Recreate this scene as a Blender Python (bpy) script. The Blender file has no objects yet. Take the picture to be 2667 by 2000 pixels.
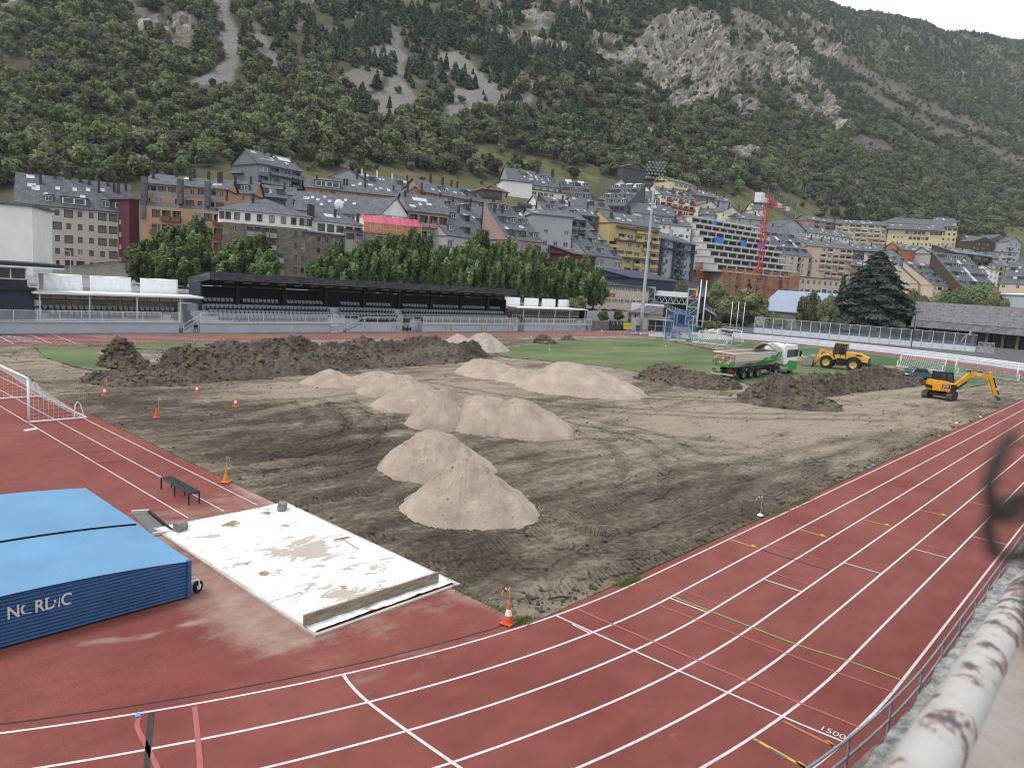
import bpy,bmesh,math,random
import numpy as np
from mathutils import Vector,Matrix
random.seed(7)
rng=np.random.default_rng(7)
SC=bpy.context.scene
COL=SC.collection
# ------------------------------------------------------------------ camera
PW,PH=2667.0,2000.0
F_PX=1903.526
YAW,PITCH,ROLL=0.84243,-0.13862,0.07025
CAM=np.array([-18.5576,-10.9154,8.7212])
R0=33.369
LANE=1.22
_fw=np.array([math.sin(YAW)*math.cos(PITCH),math.cos(YAW)*math.cos(PITCH),math.sin(PITCH)])
_r0=np.array([math.cos(YAW),-math.sin(YAW),0.0])
_u0=np.cross(_r0,_fw)
_rt=math.cos(ROLL)*_r0 + math.sin(ROLL)*_u0
_up=-math.sin(ROLL)*_r0 + math.cos(ROLL)*_u0
cam_d=bpy.data.cameras.new('camera')
cam=bpy.data.objects.new('camera',cam_d)
COL.objects.link(cam)
cam.matrix_world=Matrix(((_rt[0],_up[0],-_fw[0],CAM[0]),(_rt[1],_up[1],-_fw[1],CAM[1]),
      (_rt[2],_up[2],-_fw[2],CAM[2]),(0,0,0,1)))
cam_d.sensor_width=36.0
cam_d.lens=36.0*F_PX/PW
cam_d.clip_start=0.05
cam_d.clip_end=12000
cam_d.dof.use_dof=True
cam_d.dof.focus_distance=45.0
cam_d.dof.aperture_fstop=7.0
SC.camera=cam
SC.render.resolution_x,SC.render.resolution_y=1024,767
# ------------------------------------------------------------------ sky, sun, exposure
SUN_EL,SUN_AZ=math.radians(58),math.radians(-62)
world=bpy.data.worlds.new('World');SC.world=world;world.use_nodes=True
wn,wl=world.node_tree.nodes,world.node_tree.links
for n in list(wn):wn.remove(n)
w_out=wn.new('ShaderNodeOutputWorld');w_bg=wn.new('ShaderNodeBackground')
w_sky=wn.new('ShaderNodeTexSky');w_sky.sky_type='NISHITA';w_sky.sun_disc=False
w_sky.sun_elevation=SUN_EL;w_sky.sun_rotation=SUN_AZ
w_sky.air_density=1.0;w_sky.dust_density=2.0
w_mix=wn.new('ShaderNodeMix');w_mix.data_type='RGBA'
w_noise=wn.new('ShaderNodeTexNoise');w_noise.inputs['Scale'].default_value=1.6;w_noise.inputs['Detail'].default_value=4
w_ramp=wn.new('ShaderNodeValToRGB')
w_ramp.color_ramp.elements[0].position=.3;w_ramp.color_ramp.elements[0].color=(.80,.80,.80,1)
w_ramp.color_ramp.elements[1].position=.7;w_ramp.color_ramp.elements[1].color=(.97,.97,.97,1)
w_mix.inputs[7].default_value=(7.6,7.9,8.3,1)
w_tc=wn.new('ShaderNodeTexCoord')
wl.new(w_tc.outputs['Generated'],w_noise.inputs['Vector'])
wl.new(w_noise.outputs['Fac'],w_ramp.inputs['Fac'])
wl.new(w_ramp.outputs['Color'],w_mix.inputs[0])
wl.new(w_sky.outputs['Color'],w_mix.inputs[6])
wl.new(w_mix.outputs[2],w_bg.inputs['Color'])
w_bg.inputs['Strength'].default_value=0.105
wl.new(w_bg.outputs[0],w_out.inputs[0])
sun_d=bpy.data.lights.new('sun','SUN');sun=bpy.data.objects.new('sun',sun_d);COL.objects.link(sun)
sun_d.energy=1.3;sun_d.angle=math.radians(18);sun_d.color=(1.0,.965,.91)
_sd=Vector((math.sin(SUN_AZ)*math.cos(SUN_EL),math.cos(SUN_AZ)*math.cos(SUN_EL),math.sin(SUN_EL)))
sun.rotation_euler=_sd.to_track_quat('Z','Y').to_euler()
sun.location=(0,0,400)
vs=SC.view_settings
vs.view_transform='Standard';vs.look='None';vs.exposure=0.74;vs.gamma=1.0;vs.use_curve_mapping=False
SC.render.engine='CYCLES'
SC.cycles.filter_width=1.1;SC.cycles.max_bounces=6;SC.cycles.diffuse_bounces=3;SC.cycles.glossy_bounces=2
SC.cycles.transparent_max_bounces=12;SC.cycles.transmission_bounces=3
# ------------------------------------------------------------------ photograph pixel -> place
def ray(u,v):
 return (u-PW/2)/F_PX*_rt - (v-PH/2)/F_PX*_up + _fw
def P(u,v,z=0.0):
 d=ray(u,v);return CAM + d*((z-CAM[2])/d[2])
def at(u,v,d):
 return CAM + ray(u,v)*d
def onY(u,v,y):
 d=ray(u,v);return CAM + d*((y-CAM[1])/d[1])
def onX(u,v,x):
 d=ray(u,v);return CAM + d*((x-CAM[0])/d[0])
def proj(X):
 X=np.atleast_2d(X)-CAM;z=X@_fw
 return np.stack([PW/2+F_PX*(X@_rt)/z,PH/2-F_PX*(X@_up)/z,z],1)
def inpoly(u,v,poly):
 u=np.asarray(u);v=np.asarray(v);res=np.zeros(u.shape,bool);n=len(poly)
 for i in range(n):
  x1,y1=poly[i];x2,y2=poly[(i+1) % n]
  if y1 == y2:continue
  c=((y1 > v) != (y2 > v)) & (u < (x2-x1)*(v-y1)/(y2-y1)+x1)
  res ^= c
 return res
# ------------------------------------------------------------------ numpy noise
def _hash(ix,iy,iz,seed):
 h=(ix.astype(np.int64)*374761393 + iy.astype(np.int64)*668265263 + iz.astype(np.int64)*2147483647 + seed*1442695041) & 0xffffffff
 h=((h ^ (h >> 13))*1274126177) & 0xffffffff
 h=((h ^ (h >> 16))*2246822519) & 0xffffffff
 return ((h ^ (h >> 15)) & 0xffffff)/float(0xffffff)
def vnoise(x,y,z=None,seed=0):
 x=np.asarray(x,float);y=np.asarray(y,float);z=np.zeros_like(x) if z is None else np.asarray(z,float)
 x0,y0,z0=np.floor(x),np.floor(y),np.floor(z)
 fx,fy,fz=x-x0,y-y0,z-z0
 fx,fy,fz=[t*t*t*(t*(t*6-15)+10) for t in (fx,fy,fz)]
 r=0
 for dx in (0,1):
  for dy in (0,1):
   for dz in (0,1):
    w=(fx if dx else 1-fx)*(fy if dy else 1-fy)*(fz if dz else 1-fz)
    r=r + w*_hash(x0+dx,y0+dy,z0+dz,seed)
 return r*2-1
def fbm(x,y,z=None,seed=0,octaves=4,gain=.5,lac=2.03):
 a,s,t=1.0,0.0,0.0
 x=np.asarray(x,float);y=np.asarray(y,float);z=None if z is None else np.asarray(z,float)
 for i in range(octaves):
  s=s + a*vnoise(x,y,z,seed+i*17);t += a
  a *= gain;x=x*lac+3.1;y=y*lac+1.7
  if z is not None:z=z*lac+.9
 return s/t
# ------------------------------------------------------------------ materials
MATS={}
def mat(name,col=(.5,.5,.5),rough=.8,var=.12,scale=3.0,bump=0.0,bscale=None,metal=0.0,col2=None,
  detail=4.0,spec=.3,alpha=1.0,stretch=(1,1,1),sharp=.35,rand=0.0):
 if name in MATS:return MATS[name]
 m=bpy.data.materials.new(name);m.use_nodes=True;MATS[name]=m
 n,l=m.node_tree.nodes,m.node_tree.links
 b=n['Principled BSDF']
 b.inputs['Roughness'].default_value=rough;b.inputs['Metallic'].default_value=metal
 b.inputs['Specular IOR Level'].default_value=spec
 tc=n.new('ShaderNodeTexCoord');mp=n.new('ShaderNodeMapping');mp.inputs['Scale'].default_value=stretch
 l.new(tc.outputs['Object'],mp.inputs['Vector'])
 nz=n.new('ShaderNodeTexNoise');nz.inputs['Scale'].default_value=scale;nz.inputs['Detail'].default_value=detail
 nz.inputs['Roughness'].default_value=.6
 l.new(mp.outputs[0],nz.inputs['Vector'])
 cr=n.new('ShaderNodeValToRGB')
 a=tuple(max(0,c*(1-var)) for c in col);c2=tuple(min(1,c*(1+var)) for c in (col if col2 is None else col2))
 if col2 is not None:a=tuple(c*(1-var*.3) for c in col)
 cr.color_ramp.elements[0].color=(*a,1);cr.color_ramp.elements[0].position=.5-sharp*.5
 cr.color_ramp.elements[1].color=(*c2,1);cr.color_ramp.elements[1].position=.5+sharp*.5
 l.new(nz.outputs['Fac'],cr.inputs['Fac'])
 outc=cr.outputs['Color']
 if rand > 0:
  oi=n.new('ShaderNodeObjectInfo');hs=n.new('ShaderNodeHueSaturation')
  mr=n.new('ShaderNodeMapRange');mr.inputs[3].default_value=1-rand;mr.inputs[4].default_value=1+rand
  mh=n.new('ShaderNodeMapRange');mh.inputs[3].default_value=.5-rand*.06;mh.inputs[4].default_value=.5+rand*.05
  l.new(oi.outputs['Random'],mr.inputs[0]);l.new(mr.outputs[0],hs.inputs['Value'])
  ml=n.new('ShaderNodeMath');ml.operation='MULTIPLY';ml.inputs[1].default_value=7.13
  fr=n.new('ShaderNodeMath');fr.operation='FRACT'
  l.new(oi.outputs['Random'],ml.inputs[0]);l.new(ml.outputs[0],fr.inputs[0])
  l.new(fr.outputs[0],mh.inputs[0]);l.new(mh.outputs[0],hs.inputs['Hue'])
  l.new(outc,hs.inputs['Color']);outc=hs.outputs['Color']
 l.new(outc,b.inputs['Base Color'])
 if bump > 0:
  bn=n.new('ShaderNodeTexNoise');bn.inputs['Scale'].default_value=bscale or scale*4;bn.inputs['Detail'].default_value=5
  l.new(mp.outputs[0],bn.inputs['Vector'])
  bp=n.new('ShaderNodeBump');bp.inputs['Strength'].default_value=min(1,bump);bp.inputs['Distance'].default_value=.05*max(1,bump)
  l.new(bn.outputs['Fac'],bp.inputs['Height']);l.new(bp.outputs[0],b.inputs['Normal'])
 if alpha < 1:b.inputs['Alpha'].default_value=alpha
 return m
def leaf_mat(name,col,col2,rand=.25,trans=.25):
 if name in MATS:return MATS[name]
 m=mat(name,col,.75,.1,.35,col2=col2,rand=rand,detail=2)
 n,l=m.node_tree.nodes,m.node_tree.links
 b=n['Principled BSDF'];b.inputs['Specular IOR Level'].default_value=.15
 t=n.new('ShaderNodeBsdfTranslucent');mx=n.new('ShaderNodeMixShader');mx.inputs[0].default_value=trans
 src=b.inputs['Base Color'].links[0].from_socket
 l.new(src,t.inputs['Color']);l.new(b.outputs[0],mx.inputs[1]);l.new(t.outputs[0],mx.inputs[2])
 l.new(mx.outputs[0],n['Material Output'].inputs[0])
 return m
def glass_mat(name,col=(.03,.035,.04),rough=.12,spec=.6):
 return mat(name,col,rough,.35,.7,spec=spec)
# ------------------------------------------------------------------ mesh builder
class MB:
 def __init__(s):s.v=[];s.f=[];s.m=[]
 def add(s,vs_,fs,mi=0):
  o=len(s.v);s.v.extend([tuple(map(float,q)) for q in vs_])
  for f in fs:s.f.append(tuple(i+o for i in f));s.m.append(mi)
 def quad(s,a,b,c,d,mi=0):s.add([a,b,c,d],[(0,1,2,3)],mi)
 def poly(s,pts,mi=0):s.add(pts,[tuple(range(len(pts)))],mi)
 def box(s,x0,x1,y0,y1,z0,z1,mi=0):
  s.add([(x0,y0,z0),(x1,y0,z0),(x1,y1,z0),(x0,y1,z0),(x0,y0,z1),(x1,y0,z1),(x1,y1,z1),(x0,y1,z1)],
   [(3,2,1,0),(4,5,6,7),(0,1,5,4),(1,2,6,5),(2,3,7,6),(3,0,4,7)],mi)
 def cbox(s,c,sx,sy,sz,mi=0):
  s.box(c[0]-sx/2,c[0]+sx/2,c[1]-sy/2,c[1]+sy/2,c[2]-sz/2,c[2]+sz/2,mi)
 def bar(s,a,b,w,h=None,mi=0,up=(0,0,1)):
  a=np.array(a,float);b=np.array(b,float);d=b-a;L=np.linalg.norm(d)
  if L < 1e-6:return
  d /= L;u=np.array(up,float)
  if abs(d@u) > .98:u=np.array([1.,0,0])
  r=np.cross(d,u);r /= np.linalg.norm(r);u=np.cross(r,d);h=w if h is None else h
  q=[(-1,-1),(1,-1),(1,1),(-1,1)]
  s.add([a+r*w/2*i+u*h/2*j for i,j in q]+[b+r*w/2*i+u*h/2*j for i,j in q],
   [(0,1,2,3),(7,6,5,4),(0,4,5,1),(1,5,6,2),(2,6,7,3),(3,7,4,0)],mi)
 def tube(s,pts,r,n=8,mi=0,cap=True,closed=False):
  pts=[np.array(q,float) for q in pts];N=len(pts);rs=r if hasattr(r,'__len__') else [r]*N
  o=len(s.v);prev=None
  for i,q in enumerate(pts):
   if closed:d=pts[(i+1) % N]-pts[i-1]
   else:d=pts[min(i+1,N-1)]-pts[max(i-1,0)]
   d=d/(np.linalg.norm(d)+1e-9)
   u=np.array([0,0,1.]) if abs(d[2]) < .95 else np.array([1.,0,0])
   if prev is not None:u=prev
   a=np.cross(d,u);a /= np.linalg.norm(a)+1e-9;b=np.cross(a,d);prev=b
   for k in range(n):
    t=2*math.pi*k/n;s.v.append(tuple(q+rs[i]*(math.cos(t)*a+math.sin(t)*b)))
  for i in range(N if closed else N-1):
   j=(i+1) % N
   for k in range(n):
    k2=(k+1) % n;s.f.append((o+i*n+k,o+i*n+k2,o+j*n+k2,o+j*n+k));s.m.append(mi)
  if cap and not closed:
   s.f.append(tuple(o+k for k in range(n-1,-1,-1)));s.m.append(mi)
   s.f.append(tuple(o+(N-1)*n+k for k in range(n)));s.m.append(mi)
 def lathe(s,prof,c=(0,0,0),n=16,mi=0,axis='z',cap=True):
  o=len(s.v)
  for (r,z) in prof:
   for k in range(n):
    t=2*math.pi*k/n;q=(r*math.cos(t),r*math.sin(t),z)
    if axis == 'y':q=(q[0],q[2],q[1])
    if axis == 'x':q=(q[2],q[0],q[1])
    s.v.append((q[0]+c[0],q[1]+c[1],q[2]+c[2]))
  for i in range(len(prof)-1):
   for k in range(n):
    k2=(k+1) % n;s.f.append((o+i*n+k,o+i*n+k2,o+(i+1)*n+k2,o+(i+1)*n+k));s.m.append(mi)
  if not cap:return
  s.f.append(tuple(o+k for k in range(n-1,-1,-1)));s.m.append(mi)
  s.f.append(tuple(o+(len(prof)-1)*n+k for k in range(n)));s.m.append(mi)
 def prism(s,poly,a,b,axis='y',mi=0):
  """poly = list of 2-D points in the plane across the axis, extruded from a to b"""
  n=len(poly)
  def mk(q,t):
   if axis == 'y':return (q[0],t,q[1])
   if axis == 'x':return (t,q[0],q[1])
   return (q[0],q[1],t)
  s.add([mk(q,a) for q in poly]+[mk(q,b) for q in poly],
   [tuple(range(n-1,-1,-1)),tuple(range(n,2*n))]+[(i,(i+1) % n,n+(i+1) % n,n+i) for i in range(n)],mi)
 def mesh(s,name,mats,smooth=False):
  me=bpy.data.meshes.new(name);me.from_pydata(s.v,[],s.f)
  for m in (mats if isinstance(mats,(list,tuple)) else [mats]):me.materials.append(m)
  if len(set(s.m)) > 1:me.polygons.foreach_set('material_index',s.m)
  if smooth:me.polygons.foreach_set('use_smooth',[True]*len(s.f))
  me.update();return me
 def build(s,name,mats,parent=None,smooth=False,loc=None,fix=True,bevel=0):
  me=s.mesh(name,mats,smooth)
  if fix:
   bm=bmesh.new();bm.from_mesh(me);bmesh.ops.recalc_face_normals(bm,faces=bm.faces);bm.to_mesh(me);bm.free()
  o=ob(name,me,parent,loc)
  if bevel > 0:
   md=o.modifiers.new('bevel','BEVEL');md.width=bevel;md.segments=2;md.limit_method='ANGLE'
  return o
def ob(name,me,parent=None,loc=None,rotz=0.0,scale=None):
 o=bpy.data.objects.new(name,me);COL.objects.link(o)
 if parent is not None:o.parent=parent
 if loc is not None:o.location=tuple(map(float,loc))
 if rotz:o.rotation_euler=(0,0,rotz)
 if scale is not None:o.scale=scale if hasattr(scale,'__len__') else (scale,)*3
 return o
def tag(o,label=None,cat=None,group=None,kind=None):
 if label:o['label']=label
 if cat:o['category']=cat
 if group:o['group']=group
 if kind:o['kind']=kind
 return o
def thing(name,label,cat,loc=(0,0,0),rotz=0.0,group=None,scale=None):
 return tag(ob(name,None,None,loc,rotz,scale),label,cat,group)
def copy_tree(o,parent=None):
 c=o.copy();COL.objects.link(c);c.parent=parent
 for ch in o.children:copy_tree(ch,c)
 return c
def grid_mesh(name,X,Y,Z,mats,attr=None,smooth=True,wrap=False):
 """X, Y, Z are (rows, cols) arrays"""
 nr,nc=X.shape
 me=bpy.data.meshes.new(name)
 co=np.stack([X,Y,Z],-1).reshape(-1,3).astype(np.float32)
 i=np.arange(nr-1)[:,None];j=np.arange(nc if wrap else nc-1)[None,:];j2=(j+1) % nc
 q=np.stack([i*nc+j,i*nc+j2,(i+1)*nc+j2,(i+1)*nc+j],-1).reshape(-1,4)
 me.vertices.add(len(co));me.vertices.foreach_set('co',co.ravel())
 me.loops.add(q.size);me.loops.foreach_set('vertex_index',q.ravel().astype(np.int32))
 me.polygons.add(len(q));me.polygons.foreach_set('loop_start',np.arange(0,q.size,4,dtype=np.int32))
 me.polygons.foreach_set('loop_total',np.full(len(q),4,np.int32))
 me.polygons.foreach_set('use_smooth',np.full(len(q),smooth))
 me.update(calc_edges=True)
 for m in (mats if isinstance(mats,(list,tuple)) else [mats]):me.materials.append(m)
 for k,a in (attr or {}).items():
  at_=me.color_attributes.new(k,'FLOAT_COLOR','POINT')
  a=np.asarray(a,np.float32).reshape(-1,a.shape[-1])
  if a.shape[1] == 3:a=np.concatenate([a,np.ones((len(a),1),np.float32)],1)
  at_.data.foreach_set('color',a.ravel())
 return me
def struct(name,me,label=None):
 o=ob(name,me);o['kind']='structure'
 if label:o['label']=label
 return o
def text_mesh(txt,size,mat_,extrude=.002,bold=False):
 c=bpy.data.curves.new('lettering','FONT');c.body=txt;c.size=size;c.extrude=extrude
 c.align_x='CENTER';c.align_y='CENTER'
 if bold:c.offset=size*.02
 t=bpy.data.objects.new('lettering',c);COL.objects.link(t)
 dg=bpy.context.evaluated_depsgraph_get();dg.update()
 me=bpy.data.meshes.new_from_object(t.evaluated_get(dg));me.materials.clear();me.materials.append(mat_)
 bpy.data.objects.remove(t);return me
# ================================================================== ground, track, field
XL=94.0
def track_path(off,n_arc=96,n_str=40):
 """closed oval at a lateral offset outside the inner line"""
 r=R0+off;pts=[]
 for t in np.linspace(XL,0,n_str,endpoint=False):pts.append((t,-off))
 for a in np.linspace(-math.pi/2,-3*math.pi/2,n_arc,endpoint=False):pts.append((r*math.cos(a),R0+r*math.sin(a)))
 for t in np.linspace(0,XL,n_str,endpoint=False):pts.append((t,2*R0+off))
 for a in np.linspace(math.pi/2,-math.pi/2,n_arc,endpoint=False):pts.append((XL+r*math.cos(a),R0+r*math.sin(a)))
 return np.array(pts)
def rubber_mat():
 m=bpy.data.materials.new('red_track_rubber');m.use_nodes=True
 n,l=m.node_tree.nodes,m.node_tree.links;b=n['Principled BSDF']
 b.inputs['Roughness'].default_value=.85;b.inputs['Specular IOR Level'].default_value=.2
 tc=n.new('ShaderNodeTexCoord')
 def noise(sc,det=4,rough=.6,st=None):
  k=n.new('ShaderNodeTexNoise');k.inputs['Scale'].default_value=sc;k.inputs['Detail'].default_value=det
  k.inputs['Roughness'].default_value=rough
  if st:
   mp=n.new('ShaderNodeMapping');mp.inputs['Scale'].default_value=st
   l.new(tc.outputs['Object'],mp.inputs['Vector']);l.new(mp.outputs[0],k.inputs['Vector'])
  else:l.new(tc.outputs['Object'],k.inputs['Vector'])
  return k
 def ramp(src,p0,c0,p1,c1):
  r=n.new('ShaderNodeValToRGB');e=r.color_ramp.elements
  e[0].position,e[1].position=p0,p1;e[0].color=(*c0,1);e[1].color=(*c1,1)
  l.new(src,r.inputs['Fac']);return r.outputs['Color']
 def mix(f,a,bb,mode='MIX'):
  x=n.new('ShaderNodeMix');x.data_type='RGBA';x.blend_type=mode
  if isinstance(f,float):x.inputs[0].default_value=f
  else:l.new(f,x.inputs[0])
  for s,q in ((6,a),(7,bb)):
   if isinstance(q,tuple):x.inputs[s].default_value=(*q,1)
   else:l.new(q,x.inputs[s])
  return x.outputs[2]
 big=ramp(noise(.22,5,.65).outputs['Fac'],.32,(.168,.043,.036),.7,(.232,.076,.062))
 mid=ramp(noise(1.4,6,.7,(.5,1.3,1)).outputs['Fac'],.3,(.86,.86,.86),.7,(1.12,1.13,1.14));big=mix(1.0,big,mid,'MULTIPLY')
 speck=ramp(noise(42,2,.8).outputs['Fac'],.35,(.72,.72,.72),.72,(1.28,1.28,1.28))
 c=mix(1.0,big,speck,'MULTIPLY')
 at_=n.new('ShaderNodeAttribute');at_.attribute_name='dust'
 sep=n.new('ShaderNodeSeparateColor');l.new(at_.outputs['Color'],sep.inputs[0])
 dn=noise(1.1,7,.72,(1,1.6,1))
 mu=n.new('ShaderNodeMath');mu.operation='ADD';l.new(sep.outputs[0],mu.inputs[0]);l.new(dn.outputs['Fac'],mu.inputs[1])
 fm=n.new('ShaderNodeMapRange');fm.inputs[1].default_value=.78;fm.inputs[2].default_value=1.35;l.new(mu.outputs[0],fm.inputs[0])
 c=mix(fm.outputs[0],c,(.33,.265,.215))
 # scuffed bright chalky marks, sparse
 sp=noise(.55,6,.75,(1,2.2,1));sm=n.new('ShaderNodeMapRange');sm.inputs[1].default_value=.66;sm.inputs[2].default_value=.82;sm.inputs[4].default_value=.35
 l.new(sp.outputs['Fac'],sm.inputs[0]);c=mix(sm.outputs[0],c,(.50,.42,.37))
 l.new(c,b.inputs['Base Color'])
 bp=n.new('ShaderNodeBump');bp.inputs['Strength'].default_value=.35;bp.inputs['Distance'].default_value=.01
 l.new(noise(120,2).outputs['Fac'],bp.inputs['Height']);l.new(bp.outputs[0],b.inputs['Normal'])
 return m
M_RED=rubber_mat()
M_LINE=mat('white_line_paint',(.54,.51,.51),.8,.16,9,detail=6)
M_ASPH=mat('grey_asphalt',(.20,.20,.205),.9,.18,.6,bump=.2,bscale=60)
M_CONC=mat('pale_concrete',(.36,.36,.355),.9,.14,.8,bump=.2,bscale=30)
# wide ground sheet reaching the horizon
g=MB();g.quad((-2900,-2900,-.06),(2900,-2900,-.06),(2900,2900,-.06),(-2900,2900,-.06))
struct('ground',g.mesh('ground',M_ASPH))
# oval running track
offs=np.array([-.32,0,1.2,2.4,3.6,4.8,6.0,7.32,7.9])
rows=[track_path(o,180,60) for o in offs]
X=np.array([r[:,0] for r in rows]);Y=np.array([r[:,1] for r in rows]);Z=np.zeros_like(X)
dx=np.hypot(X+8.5,Y-2.5);dust=np.clip(.30-dx/18,0,1)
dust=dust + .12*np.clip(1-np.abs(np.array(offs)[:,None]-.2)/1.2,0,1)*(Y < 40)
track=struct('running_track',grid_mesh('running_track',X,Y,Z,M_RED,{'dust':np.repeat(dust[...,None],3,2)},wrap=True))
# sprint lanes running on past both bends of the far straight
b=MB()
for xa,xb in ((-45,0.0),(XL,119.0)):
 xs=np.linspace(xa,xb,20)
 for i in range(19):b.quad((xs[i],66.4,.004),(xs[i+1],66.4,.004),(xs[i+1],75.0,.004),(xs[i],75.0,.004))
struct('sprint_lanes',b.mesh('sprint_lanes',M_RED))
# red half-disc between the near bend and the field
ys=np.linspace(.36,2*R0-.36,260);xl=-np.sqrt(np.maximum(0,(R0-.3)**2-(ys-R0)**2));tt=np.linspace(0,1,130)
X=xl[:,None]*(1-tt)+(-4.62)*tt;Y=np.repeat(ys[:,None],130,1);Z=np.full_like(X,-.006)
d_pit=np.maximum(np.maximum(-9.2-X,0),np.maximum(np.maximum(3.2-Y,Y-12.9),0))
left=np.clip(1-np.abs(X+9.9)/1.6,0,1)*(Y > 3)*(Y < 13.5)
dust=np.clip(.34-d_pit*.11,0,.6)+.30*left + .26*np.clip(1-np.abs(Y-14.2)/3.5,0,1)*(X > -9.6)
dust=dust*(1-.3*vnoise(X*.4,Y*.4,seed=3)) + .32*np.clip(1-np.abs(X+4.7)/.5,0,1)
for (u,v,r) in ((240,1670,.45),(380,1655,.5),(490,1625,.3),(300,1668,.3)):
 q=P(u,v);dust += .55*np.exp(-(((X-q[0])/r)**2+((Y-q[1])/(r*.35))**2))
struct('half_disc_surface',grid_mesh('half_disc_surface',X,Y,Z,M_RED,{'dust':np.repeat(dust[...,None],3,2)}))
# ---- painted lines: every line is its own strip, a child of the track
def strip(name,pts,w,m,z=.007,parent=track,closed=False,ww=None):
 pts=np.array(pts,float)[:,:2];N=len(pts)
 if closed:d=np.roll(pts,-1,0)-np.roll(pts,1,0)
 else:d=np.gradient(pts,axis=0)
 d /= np.linalg.norm(d,axis=1)[:,None];nrm=np.stack([-d[:,1],d[:,0]],1)
 w_=np.full(N,w) if ww is None else np.array(ww)
 A=pts+nrm*w_[:,None]/2;B=pts-nrm*w_[:,None]/2;s=MB()
 for i in range(N if closed else N-1):
  j=(i+1) % N;s.quad((*A[i],z),(*B[i],z),(*B[j],z),(*A[j],z))
 return s.build(name,m,parent,fix=False)
for k in range(7):strip('lane_line',track_path(LANE*k,220,30),.065 if k else .06,M_LINE,closed=True)
strip('kerb_gap',track_path(-.30,220,30),.045,mat('dark_joint',(.035,.03,.028),.9,.3,4),z=.004,closed=True)
for k in range(7):
 y=2*R0+1.28*k
 strip('sprint_line',[(-45,y),(0,y),(XL/2,y),(XL,y),(118.5,y)],.06,M_LINE,z=.012)
PAINT={'w':M_LINE,'y':mat('yellow_line_paint',(.55,.36,.06),.8,.1,8),'g':mat('green_line_paint',(.17,.36,.10),.8,.15,8),
  'p':mat('faded_pink_line',(.34,.105,.098),.85,.1,6),'k':mat('dark_line_paint',(.045,.04,.04),.85,.2,8),
  'b':mat('blue_line_paint',(.09,.30,.62),.8,.1,8),'o':mat('faded_orange_line',(.40,.15,.08),.85,.1,6)}
def seg(c,w,*px,z=.0105):
 pts=[P(u,v) for u,v in px]
 if len(pts) > 2:
  q=np.array(pts)[:,:2];t=np.linspace(0,len(q)-1,24);i=np.clip(t.astype(int),0,len(q)-2)
  f=(t-i)[:,None];g0=np.gradient(q,axis=0)
  h=lambda f:(2*f**3-3*f**2+1,f**3-2*f**2+f,-2*f**3+3*f**2,f**3-f**2)
  a,bb,cc,dd=h(f);pts=a*q[i]+bb*g0[i]+cc*q[i+1]+dd*g0[i+1]
 strip('track_marking',pts,w,PAINT[c],z=z)
seg('w',.06,(1450,1604),(1768,1747),(2041,1867),(2193,1930))
seg('w',.05,(1490,1626),(1538,1650))
seg('w',.075,(895,1759),(915,1786),(958,1828),(1058,1902),(1200,2001),(1330,2090))
seg('p',.09,(362,1866),(358,1895),(385,1949),(420,2020));seg('k',.10,(394,1857),(380,2010),(376,2060))
seg('p',.10,(507,1840),(516,1930),(524,2030));seg('b',.16,(352,1864),(366,1862))
seg('g',.05,(1750,1553),(1956,1632),(2080,1680),(2212,1722),(2353,1773))
seg('p',.06,(1713,1574),(1810,1612),(1930,1656),(2060,1706),(2182,1752),(2326,1802))
seg('p',.07,(1503,1586),(1600,1628),(1820,1721),(2000,1796),(2100,1838),(2237,1893))
seg('w',.06,(1740,1556),(1840,1594));seg('p',.05,(1778,1538),(1878,1575))
seg('w',.06,(1987,1508),(2088,1541));seg('p',.05,(2016,1492),(2114,1523))
seg('w',.06,(2199,1466),(2296,1494));seg('p',.05,(2220,1453),(2315,1478))
seg('w',.06,(2378,1429),(2470,1454));seg('p',.05,(2394,1417),(2484,1438))
seg('w',.06,(2531,1397),(2622,1418));seg('p',.05,(2544,1386),(2615,1402))
seg('p',.05,(1925,1393),(2000,1416),(2170,1467));seg('k',.055,(1982,1431),(2070,1459),(2158,1485))
for a,bb in (((1898,1404),(1972,1427)),((2078,1378),(2152,1399)),((2247,1353),(2321,1371)),((2394,1328),(2466,1344)),((2523,1307),(2590,1321))):
 seg('y',.06,a,bb);d=np.array(bb)-np.array(a);e=np.array(bb)
 seg('y',.10,tuple(e-d*.22+[2,-3]),tuple(e-d*.02));seg('p',.045,tuple(np.array(a)+[16,-12]),tuple(e+[16,-9]))
seg('y',.08,(1975,1930),(2098,2000));seg('g',.09,(1963,1924),(1977,1931));seg('b',.05,(2002,1948),(2048,1975))
seg('y',.11,(2076,1984),(2098,2000));seg('o',.07,(2040,1878),(2110,1913),(2174,1945));seg('o',.09,(2152,1927),(2172,1943))
for (u,v) in ((1660,1520),(2010,1340),(2194,1320),(2336,1300),(2466,1280),(2576,1264)):seg('g',.05,(u-9,v-2),(u+10,v+1))
t15=text_mesh('1500',.26,M_LINE,0);o=ob('painted_number',t15,track,tuple(P(2168,1908)[:2])+(.012,))
o.rotation_euler=(0,0,math.atan2(*(P(2193,1930)-P(2041,1867))[[1,0]]));
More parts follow.
